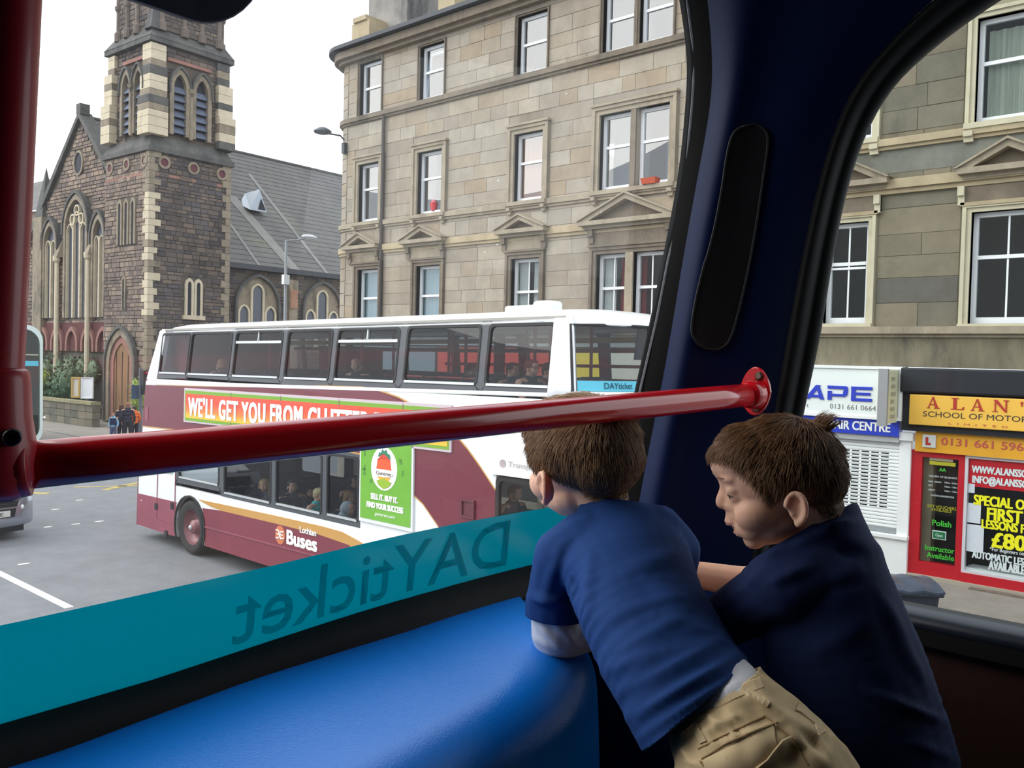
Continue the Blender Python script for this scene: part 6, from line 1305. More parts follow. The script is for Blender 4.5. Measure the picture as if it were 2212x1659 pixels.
def torso(b_, rows):
    """rows: pixel x, y, distance, half width, half thickness, tilt of the width axis in degrees."""
    P = [dep(r[0], r[1], r[2]) for r in rows]
    for i in range(len(rows)-1):
        for t in np.linspace(0, 1, 5)[:-1 if i < len(rows)-2 else None]:
            r = [rows[i][k]+(rows[i+1][k]-rows[i][k])*t for k in range(len(rows[i]))]; c = P[i].lerp(P[i+1], float(t)); ax = (P[i+1]-P[i]).normalized(); a = radians(r[5])
            w_ = (CR*cos(a)+CU*sin(a)+FWD*(r[6] if len(r) > 6 else 0)); w_ = (w_-ax*w_.dot(ax)).normalized(); th = ax.cross(w_)
            b_.ell(c, (r[3], .042, r[4]), Matrix((w_, ax, th)).transposed(), 20, 12)
def px_of(co):
    q = co-np.array(EYE); z = q @ np.array(FWD); return 1106+F*(q @ np.array(CR))/z, 829.5-F*(q @ np.array(CU))/z
def folds(lst, ripple=.0012, scale=38., seed=1):
    """Cloth creases: each an (x0, y0, x1, y1, height, half width) ridge as it shows in the picture, raised along the cloth's normal."""
    def f(co, no):
        x, y = px_of(co); d = np.zeros(len(co)); vis = np.clip(-(no @ np.array(FWD))*2.5, 0, 1)
        for x0, y0, x1, y1, h, wd in lst:
            vx, vy = x1-x0, y1-y0; L = vx*vx+vy*vy; t = np.clip(((x-x0)*vx+(y-y0)*vy)/L, 0, 1); dd = np.hypot(x-x0-t*vx, y-y0-t*vy); taper = np.sin(np.pi*np.clip(t, .04, .96))**.6
            d += h*np.exp(-(dd/wd)**2)*taper*vis
        p = co*scale; s_ = seed*1.7
        d += ripple*(np.sin(p[:, 0]*1.3+p[:, 2]*.9+s_+1.6*np.sin(p[:, 1]*.7+s_))*np.sin(p[:, 2]*.8-p[:, 1]*1.1+s_*2)+.5*np.sin(p[:, 2]*2.1+p[:, 0]*1.7+s_))
        return d
    return f
def frame_m(origin, f, u, k=1.0):
    f = Vector(f).normalized(); u = Vector(u); l = u.cross(f).normalized(); u = f.cross(l).normalized()
    return Matrix(((f.x*k, l.x*k, u.x*k, origin[0]), (f.y*k, l.y*k, u.y*k, origin[1]), (f.z*k, l.z*k, u.z*k, origin[2]), (0, 0, 0, 1)))
BROWN_C = mat('hair_base', (96, 68, 48), .7); HAIR1 = hair_mat('light_brown_hair', (116, 88, 62), (178, 142, 104)); HAIR2 = hair_mat('brown_hair', (90, 62, 42), (164, 120, 80))
FLZ = 2.68
# --- the smaller boy, leaning over the blue shelf
B1 = empty('person', (.95, .5, FLZ), 'small boy in blue top and khaki trousers leaning over the blue shelf, seen from behind', 'person', 'boys at the front of the upper deck')
f1 = (FWD*cos(radians(36))-CR*sin(radians(36)))-CU*.10; T1h = frame_m(dep(1259, 979, 1.335), f1, CU-CR*.17, 1.1)
b_ = MB(); P1, k1 = head_prims(b_, T1h)
hp = dep(1590, 1590, 1.05)
b_.cap(T1h @ Vector((-.02, 0, -.045)), dep(1322, 1140, 1.305), .038, .034); b_.cap(dep(1330, 1165, 1.295), dep(1400, 1320, 1.20), .042, .05); b_.cap(dep(1400, 1320, 1.20), hp, .052, .05)
ls, rs = dep(1215, 1192, 1.28), dep(1448, 1172, 1.31); le, re2 = dep(1200, 1376, 1.335), dep(1400, 1335, 1.345)
lw = dep(1330, 1352, 1.40); rw = dep(1275, 1345, 1.44)
for a, b2, c in ((ls, le, lw), (rs, re2, rw)):
    b_.cap(dep(1325, 1165, 1.29), a, .045, .036); b_.cap(a, b2, .033, .028); b_.cap(b2, c, .027, .020)
hand_prims(b_, lw, (lw-le), Vector((0, 0, -1)), FWD, .72); hand_prims(b_, rw, (rw-re2)*.7+Vector((0, .02, 0)), Vector((0, 0, -1)), -FWD, .72)
for s_, (tx_, ty_) in ((-1, (1560, 1720)), (1, (1700, 1690))):
    h_ = dep(tx_, ty_, 1.04); kn = Vector((h_.x-.02, h_.y+.05, FLZ+.25)); an = Vector((kn.x+.01, kn.y-.05, FLZ+.05)); b_.cap(hp+(h_-hp)*.5, h_, .065, .06); b_.cap(h_, kn, .058, .042); b_.cap(kn, an, .042, .028); b_.cap(an, an+Vector((.01, .10, -.03)), .028, .022)
bd1 = blob('body', b_, SKIN, B1, .0030, 6)
face_parts(bd1, P1, k1, T1h.to_3x3().normalized())
hair(bd1, T1h, HAIR1, BROWN_C, 15000, .024)
SH1 = mat('blue_jersey', (27, 62, 120), .85, spec=.25, var=.06, vs=60, bump=.1, bs=1600); SH2 = mat('navy_jersey', (18, 34, 74), .85, spec=.25, var=.06, vs=60, bump=.1, bs=1600); UND = mat('white_undershirt', (226, 228, 236), .85, bump=.2, bs=500); KHA = mat('khaki_twill', (216, 190, 148), .85, spec=.2, var=.08, vs=50, bump=.12, bs=1500)
b_ = MB()
torso(b_, [(1330, 1096, 1.315, .048, .044, 6), (1326, 1126, 1.305, .060, .050, 5), (1332, 1165, 1.295, .096, .060, 3), (1356, 1230, 1.255, .097, .070, -4), (1386, 1310, 1.205, .092, .075, -12), (1430, 1400, 1.15, .095, .075, -22), (1486, 1490, 1.105, .099, .076, -32), (1548, 1590, 1.07, .104, .078, -38)])
b_.cap(dep(1265, 1165, 1.28), dep(1212, 1200, 1.28), .044, .041); b_.cap(dep(1212, 1200, 1.28), dep(1196, 1290, 1.31), .041, .040); b_.cap(dep(1196, 1290, 1.31), dep(1194, 1380, 1.33), .042, .043)
b_.cap(dep(1410, 1150, 1.30), dep(1452, 1190, 1.315), .046, .043); b_.cap(dep(1452, 1190, 1.315), dep(1425, 1300, 1.35), .043, .043)
fl1 = [(1340, 1500, 1560, 1385, .005, 16), (1362, 1552, 1590, 1420, .006, 13), (1300, 1455, 1430, 1405, .004, 16), (1380, 1595, 1600, 1450, .004, 9), (1275, 1200, 1262, 1420, .005, 14), (1215, 1180, 1180, 1290, .004, 14), (1150, 1290, 1215, 1300, .007, 12), (1330, 1240, 1480, 1190, .003, 20), (1300, 1330, 1500, 1290, .003, 22), (1420, 1330, 1545, 1370, .003, 16), (1320, 1420, 1480, 1330, .0035, 18), (1232, 1240, 1240, 1310, -.006, 12), (1400, 1250, 1500, 1330, .003, 20)]
axv = (dep(1565, 1590, 1.07)-dep(1442, 1400, 1.15)).normalized()
st1 = blob('tee_shirt', b_, SH1, B1, .0045, 5, disp=folds([(a, b2, c, d, h*1.35, w_) for a, b2, c, d, h, w_ in fl1], .0005, 30, 1), cuts=[(dep(1500, 1524, 1.09), CR*.60-CU*.72-FWD*.34, dep(1560, 1590, 1.07), 9), (dep(1196, 1330, 1.33), -CU*.97-CR*.1, dep(1194, 1395, 1.33), .085), (dep(1330, 1084, 1.31), CU*.95+CR*.1+FWD*.22, dep(1330, 1060, 1.31), 9)], thick=.0022)
b_ = MB(); b_.cap(dep(1196, 1280, 1.32), dep(1200, 1374, 1.333), .0365, .0365); b_.cap(dep(1200, 1374, 1.333), dep(1300, 1362, 1.39), .0350, .030); b_.cap(dep(1440, 1230, 1.335), re2, .034, .034); b_.cap(re2, rw+(re2-rw)*.25, .033, .026)
blob('undershirt_sleeve', b_, UND, B1, .0045, 4, disp=folds([(1160, 1340, 1215, 1405, .005, 9), (1190, 1335, 1245, 1395, .005, 9), (1150, 1372, 1200, 1410, .003, 8)], .001, 60, 3))
b_ = MB(); torso(b_, [(1530, 1482, 1.10, .060, .056, -33), (1552, 1516, 1.09, .064, .062, -33), (1580, 1570, 1.06, .07, .068, -34)]); blob('undershirt', b_, UND, B1, .005, 4, disp=folds([(1560, 1500, 1600, 1470, .003, 8)], .0008, 60, 2))
b_ = MB()
torso(b_, [(1535, 1490, 1.09, .068, .068, -32), (1552, 1522, 1.085, .070, .070, -33), (1590, 1580, 1.065, .088, .080, -35), (1630, 1655, 1.045, .104, .090, -34), (1655, 1720, 1.045, .108, .092, -28)])
for h0, h1 in ((dep(1575, 1715, 1.045), Vector((.90, .50, FLZ+.24))), (dep(1735, 1700, 1.045), Vector((1.0, .46, FLZ+.24)))):
    b_.cap(h0, h1, .072, .058); b_.cap(h1, h1+Vector((.0, -.05, -.17)), .058, .052)
tf = [(1460, 1590, 1520, 1560, .006, 7), (1530, 1545, 1560, 1575, .005, 7), (1475, 1640, 1540, 1659, .006, 9), (1560, 1530, 1600, 1560, .004, 8), (1600, 1590, 1680, 1620, .004, 12), (1700, 1560, 1760, 1659, .005, 11), (1640, 1500, 1700, 1560, .004, 9), (1745, 1570, 1800, 1640, .005, 9), (1505, 1590, 1600, 1545, .004, 8), (1525, 1620, 1690, 1560, .004, 7), (1470, 1615, 1500, 1640, .006, 8), (1555, 1560, 1600, 1600, .005, 7), (1605, 1500, 1660, 1530, .004, 7), (1640, 1600, 1640, 1660, .003, 8), (1690, 1540, 1770, 1600, .003, 10), (1520, 1570, 1545, 1610, .005, 7), (1580, 1620, 1560, 1659, .004, 8), (1720, 1600, 1790, 1659, .003, 10)]
axw = (dep(1630, 1655, 1.045)-dep(1535, 1520, 1.085)).normalized()
tr1 = blob('trousers', b_, KHA, B1, .0045, 4, disp=folds(tf, .0016, 70, 4), cuts=[(dep(1545, 1506, 1.08), -(CR*.52-CU*.79-FWD*.32), dep(1520, 1480, 1.09), 9)], thick=.002)
bpy.context.view_layer.update(); TT = bvh(tr1)
def strip(pts, wd, name, m, lift=.003, r=None, ang=0):
    rows = []
    for i, (x, y) in enumerate(pts):
        a, c = pts[max(i-1, 0)], pts[min(i+1, len(pts)-1)]; tx_, ty_ = c[0]-a[0], c[1]-a[1]; L = math.hypot(tx_, ty_); nx_, ny_ = -ty_/L, tx_/L
        r_ = [hit(TT, x+nx_*wd*k, y+ny_*wd*k, lift*(1 if abs(k) < .9 else .1)) for k in (-1, -.85, 0, .85, 1)]
        if all(q is not None for q in r_): rows.append(r_)
    if len(rows) > 1: return MB().grid(rows).build(name, m, tr1, True, smooth=False, fix=False)
def lerp_pts(ps, n=10):
    d_ = dense(ps, n); return d_
KHD = mat('khaki_seam', (166, 138, 98), .9); KHL = mat('khaki_light', (220, 194, 152), .85, bump=.12, bs=1500)
strip(lerp_pts([(1468, 1573), (1520, 1532), (1585, 1498), (1645, 1474)], 14), 13, 'waistband', KHL, .001)
for a, b2 in (((1482, 1535), (1520, 1604)), ((1592, 1480), (1660, 1522))): strip(lerp_pts([a, b2], 8), 8, 'belt_loop', KHL, .0018)
for ps in ([(1515, 1640), (1570, 1605), (1640, 1575), (1680, 1560)], [(1508, 1618), (1580, 1580), (1650, 1548)], [(1650, 1545), (1715, 1600), (1745, 1652)], [(1512, 1645), (1520, 1656)]):
    strip(lerp_pts(ps, 14), 1.6, 'seam', KHD, .0013)
rows = []
for i in range(9):
    t = i/8; r_ = [hit(TT, 1520+(1672-1520)*s2+t*10+(-2)*s2, 1640-(1640-1567)*s2+t*(1720-1640), .0016*(0 < i < 8)+.0006) for s2 in np.linspace(0, 1, 9)]
    rows.append(r_)
rows = [r_ for r_ in rows if all(q is not None for q in r_)]
if len(rows) > 2: MB().grid(rows).build('back_pocket', KHL, tr1, True, smooth=True, fix=False)
strip(lerp_pts([(1720, 1528), (1760, 1545), (1775, 1585)], 8), 9, 'pocket_flap', KHL, .0022)
cd = [hit(TT, *p, .005) for p in ((1706, 1594), (1686, 1602), (1668, 1618), (1650, 1640), (1630, 1657), (1618, 1672))]
if all(q is not None for q in cd): MB().tube(cd, .0013, 6).build('cord', KHL, tr1, True, smooth=True)
for s_, h1 in ((0, Vector((.90, .50, FLZ))), (1, Vector((1.0, .46, FLZ)))):
    x = MB(); x.ell(h1+Vector((0, .0, .028)), (.036, .085, .028)); x.build('shoe', mat('shoe_dark', (40, 40, 44), .7), B1, True, smooth=True)
# --- the older boy beside the pillar, in profile
B2 = empty('person', (1.22, .42, FLZ), 'older boy in a navy top, in profile with open mouth, beside the blue pillar', 'person', 'boys at the front of the upper deck')
f2 = -CR*cos(radians(16))-CU*sin(radians(16))+FWD*.10; T2h = frame_m(dep(1683, 1028, 1.20), f2, CU*cos(radians(16))-CR*sin(radians(16)), 1.0)
b_ = MB(); P2, k2 = head_prims(b_, T2h)
hp2 = dep(1872, 1680, 1.21)
b_.cap(T2h @ Vector((-.028, 0, -.04)), dep(1765, 1170, 1.22), .043, .046); b_.cap(dep(1768, 1200, 1.22), dep(1815, 1420, 1.21), .05, .07); b_.cap(dep(1815, 1420, 1.21), hp2, .075, .085)
ls, rs = dep(1695, 1272, 1.17), dep(1722, 1225, 1.35); le, re2 = dep(1560, 1345, 1.36), dep(1625, 1262, 1.44); lw, rw = dep(1440, 1300, 1.44), dep(1475, 1236, 1.455)
for a, b2, c in ((ls, le, lw), (rs, re2, rw)):
    b_.cap(dep(1765, 1215, 1.22), a, .042, .034); b_.cap(a, b2, .037, .030); b_.cap(b2, c, .0275, .021)
hand_prims(b_, lw, lw-le, Vector((0, 0, -1)), FWD, .8); hand_prims(b_, rw, rw-re2, Vector((0, 0, -1)), -FWD, .8)
for s_ in (-1, 1):
    h_ = hp2+FWD*(.06*s_)+Vector((0, 0, -.06)); kn = Vector((h_.x, h_.y+.02, FLZ+.2)); an = Vector((h_.x, h_.y, FLZ+.05)); b_.cap(h_, kn, .07, .045); b_.cap(kn, an, .045, .03); b_.cap(an, an+Vector((-.06, .08, -.03)), .03, .022)
bd2 = blob('body', b_, SKIN, B2, .0028, 7)
face_parts(bd2, P2, k2, T2h.to_3x3().normalized())
hair(bd2, T2h, HAIR2, BROWN_C, 17000, .025, tuft=(-.068, .012, .052))
b_ = MB()
torso(b_, [(1790, 1118, 1.22, .044, .050, 0), (1784, 1146, 1.22, .058, .060, 0), (1776, 1196, 1.21, .080, .078, 0), (1778, 1262, 1.20, .088, .088, 0), (1802, 1350, 1.20, .098, .092, 0), (1826, 1450, 1.20, .109, .095, 0), (1850, 1560, 1.20, .119, .097, 0), (1868, 1660, 1.20, .126, .10, 0)])
b_.ell(dep(1722, 1215, 1.20), (.05, .05, .045)); b_.ell(dep(1742, 1195, 1.24), (.055, .055, .05)); b_.ell(dep(1672, 1228, 1.21), (.042, .042, .042)); b_.ell(dep(1690, 1215, 1.25), (.045, .05, .045)); b_.cap(dep(1740, 1226, 1.17), dep(1690, 1256, 1.16), .050, .048); b_.cap(dep(1690, 1256, 1.16), dep(1692, 1268, 1.16), .048, .047); b_.cap(dep(1692, 1268, 1.16), dep(1590, 1325, 1.29), .047, .043); b_.cap(dep(1590, 1325, 1.29), dep(1500, 1362, 1.37), .043, .042)
b_.cap(dep(1750, 1205, 1.30), dep(1715, 1222, 1.36), .046, .044); b_.cap(dep(1715, 1222, 1.36), dep(1660, 1248, 1.41), .045, .042)
fl2 = [(1700, 1180, 1850, 1130, .005, 12), (1770, 1150, 1850, 1125, .006, 8), (1650, 1205, 1700, 1175, .005, 9), (1800, 1180, 1860, 1200, -.006, 16), (1560, 1290, 1640, 1240, .004, 12), (1870, 1490, 2040, 1560, .006, 10), (1900, 1280, 1960, 1400, .004, 14), (1700, 1300, 1850, 1230, .004, 20), (1940, 1380, 2000, 1480, .004, 14), (1740, 1420, 1900, 1330, .003, 25), (1960, 1600, 2060, 1640, .003, 12), (1660, 1260, 1760, 1220, .004, 12)]
st2 = blob('tee_shirt', b_, SH2, B2, .005, 5, disp=folds([(a, b2, c, d, h*1.4, w_) for a, b2, c, d, h, w_ in fl2], .0008, 30, 5), cuts=[(dep(1870, 1690, 1.2), -CU, dep(1870, 1760, 1.2), .25), (dep(1520, 1350, 1.36), (dep(1500, 1360, 1.37)-dep(1590, 1318, 1.29)).normalized(), dep(1470, 1375, 1.38), .09), (dep(1768, 1136, 1.22), CU*.86-CR*.5+FWD*.42, dep(1735, 1085, 1.22), 9)], thick=.0025)
b_ = MB(); torso(b_, [(1868, 1640, 1.21, .11, .09, 0), (1875, 1740, 1.21, .12, .10, 0)])
for s_ in (-1, 1):
    h_ = hp2+FWD*(.06*s_)+Vector((0, 0, -.05)); b_.cap(h_, Vector((h_.x, h_.y, FLZ+.12)), .078, .06)
blob('trousers', b_, mat('dark_trousers', (24, 28, 44), .9), B2, .007, 3, disp=folds([], .0015, 40, 6))
for s_ in (-1, 1):
    h_ = hp2+FWD*(.06*s_); x = MB(); x.ell(Vector((h_.x-.03, h_.y+.04, FLZ+.03)), (.06, .075, .03)); x.build('shoe', mat('shoe_dark', (40, 40, 44), .7), B2, True, smooth=True)
# --- seated passengers and people in the street: two bodies, dressed and coiffed one by one
def template_seated():
    b_ = MB(); T = frame_m((.03, 0, .60), (1, 0, -.03), (0, 0, 1), 1.12); head_prims(b_, T, 12)
    b_.cap((.0, 0, .53), (-.01, 0, .42), .052, .06); b_.cap((-.01, 0, .40), (0, 0, .05), .075, .08)
    for s_ in (1, -1):
        sh, el, wr = Vector((-.01, s_*.19, .40)), Vector((.10, s_*.23, .16)), Vector((.33, s_*.12, .14)); b_.cap((-.01, 0, .41), sh, .07, .055); b_.cap(sh, el, .05, .042); b_.cap(el, wr, .040, .028); hand_prims(b_, wr, (1, -s_*.4, 0), (0, 0, -1), (0, -s_, 0), .95)
        b_.cap((0, s_*.09, .02), (.42, s_*.10, .03), .085, .06); b_.cap((.42, s_*.10, .03), (.40, s_*.10, -.36), .058, .04); b_.cap((.40, s_*.1, -.36), (.52, s_*.1, -.39), .04, .03)
    body = blob('body', b_, SKIN2, None, .0075, 3); c = MB()
    for z, hw, ht in ((.44, .12, .08), (.38, .185, .10), (.30, .18, .115), (.2, .165, .115), (.1, .165, .12), (0, .175, .13)): c.ell((-.01, 0, z), (ht, hw, .07))
    for s_ in (1, -1): c.cap((-.01, s_*.16, .39), (.04, s_*.215, .28), .066, .058)
    sl_ = blob('clothing', c, SH2, None, .011, 4)
    for s_ in (1, -1): c.cap((.04, s_*.215, .28), (.10, s_*.23, .16), .058, .052); c.cap((.10, s_*.23, .16), (.27, s_*.145, .14), .052, .042)
    for s_ in (1, -1): c.cap((0, s_*.09, .02), (.42, s_*.10, .03), .092, .07); c.cap((.42, s_*.10, .03), (.40, s_*.10, -.34), .066, .05)
    ll_ = blob('clothing', c, SH2, None, .011, 4); return T, body, sl_, ll_
TS, tb, tsl, tll = template_seated()
def hair_mesh(kind):
    b_ = MB(); E_ = lambda c, r: b_.ell(TS @ Vector(c), tuple(x*1.12 for x in r), None, 14, 10)
    if kind == 'short': E_((-.012, 0, .022), (.088, .078, .070)); E_((.035, 0, .058), (.045, .055, .028)); E_((-.05, 0, -.02), (.045, .064, .055))
    if kind == 'long': E_((-.012, 0, .02), (.094, .086, .074)); E_((-.055, 0, -.06), (.05, .085, .10)); E_((-.01, .074, -.06), (.042, .022, .09)); E_((-.01, -.074, -.06), (.042, .022, .09)); E_((.035, 0, .06), (.045, .06, .028))
    if kind == 'bald': E_((-.035, 0, -.01), (.058, .078, .042))
    if kind == 'hood': E_((-.03, 0, .0), (.105, .105, .105)); E_((-.05, 0, -.08), (.09, .12, .06))
    o = blob('hair', b_, BROWN_C, None, .008, 3); return o.data, o
HM = {}; junk = [tb, tsl, tll]
for k in ('short', 'long', 'bald', 'hood'): HM[k], j = hair_mesh(k); junk.append(j)
def link_mat(o, m):
    o.material_slots[0].link = 'OBJECT'; o.material_slots[0].material = m; return o
def cmat(c, r=.85): return mat('cloth_%d_%d_%d' % c, c, r)
def person(name_, mtx, label, hairk, hairc, clothc, skin=(206, 150, 122), longs=True, group=None, body=None, cl=None):
    e = empty('person', (0, 0, 0), label, 'person', group, mtx=mtx)
    o = bpy.data.objects.new('body', body or tb.data); put(o, e); link_mat(o, mat('skin_%d_%d_%d' % skin, skin, .55))
    c = bpy.data.objects.new('clothing', cl or (tll.data if longs else tsl.data)); put(c, e); link_mat(c, cmat(clothc))
    if hairk: h = bpy.data.objects.new('hood' if hairk == 'hood' else 'hair', HM[hairk]); put(h, e); link_mat(h, cmat(hairc, .7))
    return e
MBW = MBUS @ Matrix.Translation((0, 0, DZB)); MBI = MBW.inverted()
def in_bus(x, y, w_):
    o_ = MBI @ EYE; d = (MBI.to_3x3() @ ray(x, y)); return o_+d*((w_-o_.y)/d.y)
def seat_at(x, y, w_, face, k=1.0):
    p = in_bus(x, y, w_); return MBW @ Matrix.Translation(p) @ Matrix.Rotation(radians(face), 4, 'Z') @ Matrix.Scale(k, 4) @ Matrix.Translation((-.03, 0, -.61))
UP = [(481, 786, .6, 120, 'long', (170, 124, 84), (222, 222, 232), False, 'blonde woman in white by a rear upper window of the maroon bus'),
      (770, 785, .8, -70, 'bald', (60, 44, 36), (30, 40, 62), True, 'balding man in a dark jacket at the fifth upper window of the bus'),
      (1017, 800, 1.4, 0, 'short', (56, 34, 30), (176, 40, 52), True, 'dark haired passenger in red at the sixth upper window of the bus'),
      (1108, 797, 1.05, 0, 'short', (24, 24, 30), (60, 54, 64), True, 'dark haired passenger behind the red-haired woman on the upper deck'),
      (1149, 792, .55, 0, 'short', (122, 52, 44), (34, 34, 42), False, 'red-haired woman in glasses and a sleeveless black top on the upper deck'),
      (1186, 798, .95, 0, 'short', (30, 24, 24), (120, 40, 62), True, 'dark haired man in maroon at the front upper side window of the bus')]
LO = [(523, 1050, .7, -30, 'short', (40, 36, 34), (52, 50, 56), True, 'dark haired passenger in a dark coat at the second lower window of the bus'),
      (571, 1046, .5, -50, 'long', (188, 150, 96), (96, 104, 108), True, 'blonde woman in grey at the second lower window of the bus'),
      (632, 1048, .55, -20, 'short', (44, 34, 30), (74, 76, 84), True, 'dark haired man in a grey jacket at the third lower window of the bus'),
      (671, 1062, 1.2, -20, 'short', (40, 30, 28), (70, 78, 88), True, 'passenger in a grey blue top on the far side behind the teal coat'),
      (690, 1066, .42, 20, 'short', (212, 196, 150), (60, 196, 196), True, 'fair-haired passenger in a bright teal coat at the third lower window'),
      (756, 1072, .95, 0, 'long', (170, 132, 84), (88, 70, 60), True, 'long-haired passenger at the fourth lower window of the bus'),
      (766, 1040, 1.35, -30, 'hood', (26, 26, 28), (40, 38, 40), True, 'passenger in a black hat at the fourth lower window of the bus'),
      (754, 1098, .38, 0, 'hood', (178, 192, 204), (150, 166, 180), True, 'passenger in a pale fur hood low in the fourth lower window'),
      (1112, 1062, .8, 0, 'short', (92, 66, 48), (50, 62, 80), True, 'bus driver behind the side window of the cab')]
for x, y, w_, fc_, hk, hc_, cc_, lg__, lab in UP+LO:
    e = person('person', seat_at(x, y, w_, fc_, .95 if y < 900 else .98), lab, hk, hc_, cc_, (216, 166, 140) if hk != 'bald' else (224, 184, 164), lg__, 'passengers on the upper deck' if y < 900 else 'passengers on the lower deck')
    if 'glasses' in lab:
        g = MB()
        for s_ in (1, -1): g.tube([TS @ Vector((.083, s_*.028+.017*cos(a), .0+.014*sin(a))) for a in np.linspace(0, 2*pi, 13)], .0028, 5)
        g.tube([TS @ Vector(v_) for v_ in ((.083, .045, .004), (.0, .075, .0))], .0028, 5); g.tube([TS @ Vector(v_) for v_ in ((.083, -.045, .004), (.0, -.075, .0))], .0028, 5); g.build('glasses', LASH, e)
def template_standing():
    b_ = MB(); T = frame_m((.03, 0, 1.50), (1, 0, 0), (0, 0, 1), 1.12); head_prims(b_, T, 12); b_.cap((0, 0, 1.44), (0, 0, 1.3), .052, .06); b_.cap((0, 0, 1.28), (0, 0, .9), .075, .08)
    for s_ in (1, -1):
        sh, el, wr = Vector((0, s_*.18, 1.29)), Vector((-.02, s_*.24, 1.02)), Vector((.08, s_*.23, .82)); b_.cap((0, 0, 1.3), sh, .07, .055); b_.cap(sh, el, .048, .04); b_.cap(el, wr, .038, .028); hand_prims(b_, wr, (.2, 0, -1), (0, -s_, 0), (1, 0, 0), .95)
        b_.cap((0, s_*.09, .86), (.02, s_*.1, .47), .085, .06); b_.cap((.02, s_*.1, .47), (0, s_*.1, .07), .056, .04); b_.cap((0, s_*.1, .05), (.16, s_*.1, .03), .042, .032)
    body = blob('body', b_, SKIN2, None, .009, 3); c = MB()
    for z, hw, ht in ((1.34, .12, .08), (1.27, .18, .10), (1.15, .175, .115), (1.0, .165, .115), (.88, .175, .13)): c.ell((0, 0, z), (ht, hw, .09))
    for s_ in (1, -1): c.cap((0, s_*.16, 1.28), (-.02, s_*.235, 1.03), .066, .054); c.cap((-.02, s_*.235, 1.03), (.06, s_*.23, .87), .052, .042)
    top_ = blob('clothing', c, SH2, None, .011, 4); c = MB()
    for s_ in (1, -1): c.cap((0, s_*.085, .88), (.02, s_*.1, .47), .10, .078); c.cap((.02, s_*.1, .47), (0, s_*.1, .1), .075, .062); c.ell((.06, s_*.1, .045), (.13, .05, .045))
    tr = blob('trousers', c, SH2, None, .011, 4); return body, top_, tr
sb_, stp, str_ = template_standing(); junk += [sb_, stp, str_]
dT = TS.translation
for x, d_, k, face, hk, hc_, cc_, tc_, lab in ((245, 33.2, .72, -140, 'short', (120, 84, 56), (150, 196, 226), (88, 94, 130), 'child in a pale blue top and navy vest on the pavement by the church'), (262, 33.6, .90, 40, 'long', (96, 62, 44), (50, 48, 66), (54, 50, 66), 'woman in dark navy clothes walking beside the child by the church'),
                                             (276, 33.0, .97, 60, 'short', (150, 104, 84), (44, 44, 62), (40, 40, 54), 'man in a dark navy jacket between the woman and the orange vest'), (291, 33.8, .86, 90, 'short', (60, 48, 40), (236, 112, 44), (34, 36, 52), 'person in a bright orange vest next to the traffic light pole')):
    gz = at(x, 962, 2, .1); p = dep(x, 920, d_); m = Matrix.Translation((p.x, p.y, .1)) @ Matrix.Rotation(radians(face), 4, 'Z') @ Matrix.Scale(k, 4)
    e = person('person', m, lab, None, hc_, cc_, (214, 164, 140), True, 'people on the pavement by the church', sb_.data, stp.data); t = bpy.data.objects.new('trousers', str_.data); put(t, e); link_mat(t, cmat(tc_))
    h = bpy.data.objects.new('hair', HM[hk]); put(h, e); link_mat(h, cmat(hc_, .7)); h.location = (0, 0, 1.50-.60)
    if 'vest' in lab and 'child' in lab:
        v_ = MB(); v_.tube([(0, 0, .95), (0, 0, 1.3)], [.18, .19], 16, False); q = v_.build('vest', cmat((44, 48, 92)), e, smooth=True); q.scale = (.75, 1.05, 1)
for j in junk: bpy.data.objects.remove(j)
# a traffic island carries the people standing before the church
MB().box(11.0, 15.0, 29.5, 40, -.2, .10).build('pavement', PAVE, kind='structure')

# --- the bus at the left edge, nose towards us
q = dep(92, 930, 28.5); OB = Matrix.Translation((q.x, q.y, ROADZ)) @ Matrix.Rotation(radians(-97), 4, 'Z')
B3 = empty('double_decker_bus', label='white edged double decker bus with a cyan strip, coming up behind the silver car', cat='bus', mtx=OB)
# local: x forwards (towards us), y to its left; the corner we see is its left front, so the body runs to -y
OWH = mat('pale_green_white', (212, 226, 222), .35, coat=.3); OGL = glass('dark_bus_glass', (150, 170, 160), 1.5, 1.0); OIN = mat('dark_bus_inside', (36, 52, 46), .9)
def rr2(y0, y1, z0, z1, r0, r1, n=6):
    c = [(y1-r0, z0+r0, 1.5*pi, 2*pi, r0), (y1-r1, z1-r1, 0, .5*pi, r1), (y0+r1, z1-r1, .5*pi, pi, r1), (y0+r0, z0+r0, pi, 1.5*pi, r0)]
    return [(a+r*cos(t0+(t1-t0)*i/n), b2+r*sin(t0+(t1-t0)*i/n)) for a, b2, t0, t1, r in c for i in range(n+1)]
oto = lambda y, z, d: (d-.12*max(0, (z-1.5)/2.8), y, z)
b_ = MB(); b_.band(rr2(-2.55, 0, .45, 4.3, .45, .5), rr2(-2.47, -.085, .58, 4.17, .42, .5), oto, -.2, .03, True); b_.build('nose_frame', OWH, B3)
for a, c, nm in ((.62, 3.02, 'lower_windscreen'), (3.1, 4.14, 'upper_windscreen')): MB().prism([(-2.44, a), (-.12, a), (-.12, c), (-2.44, c)], oto, -.02, 0).build(nm, OGL, B3)
MB().prism([(-2.44, 2.98), (-.13, 2.98), (-.13, 3.14), (-2.44, 3.14)], oto, -.01, .012).build('cyan_strip', CYAN, B3); MB().prism([(-2.3, 3.96), (-.5, 3.96), (-.5, 4.05), (-2.3, 4.05)], oto, -.01, .01).build('destination_strip', mat('violet_led', (120, 70, 170), .5), B3); MB().prism([(-2.44, 3.32), (-.13, 3.32), (-.13, 3.36), (-2.44, 3.36)], oto, -.01, .012).build('screen_bar', mat('pale_bar', (190, 180, 160), .5), B3)
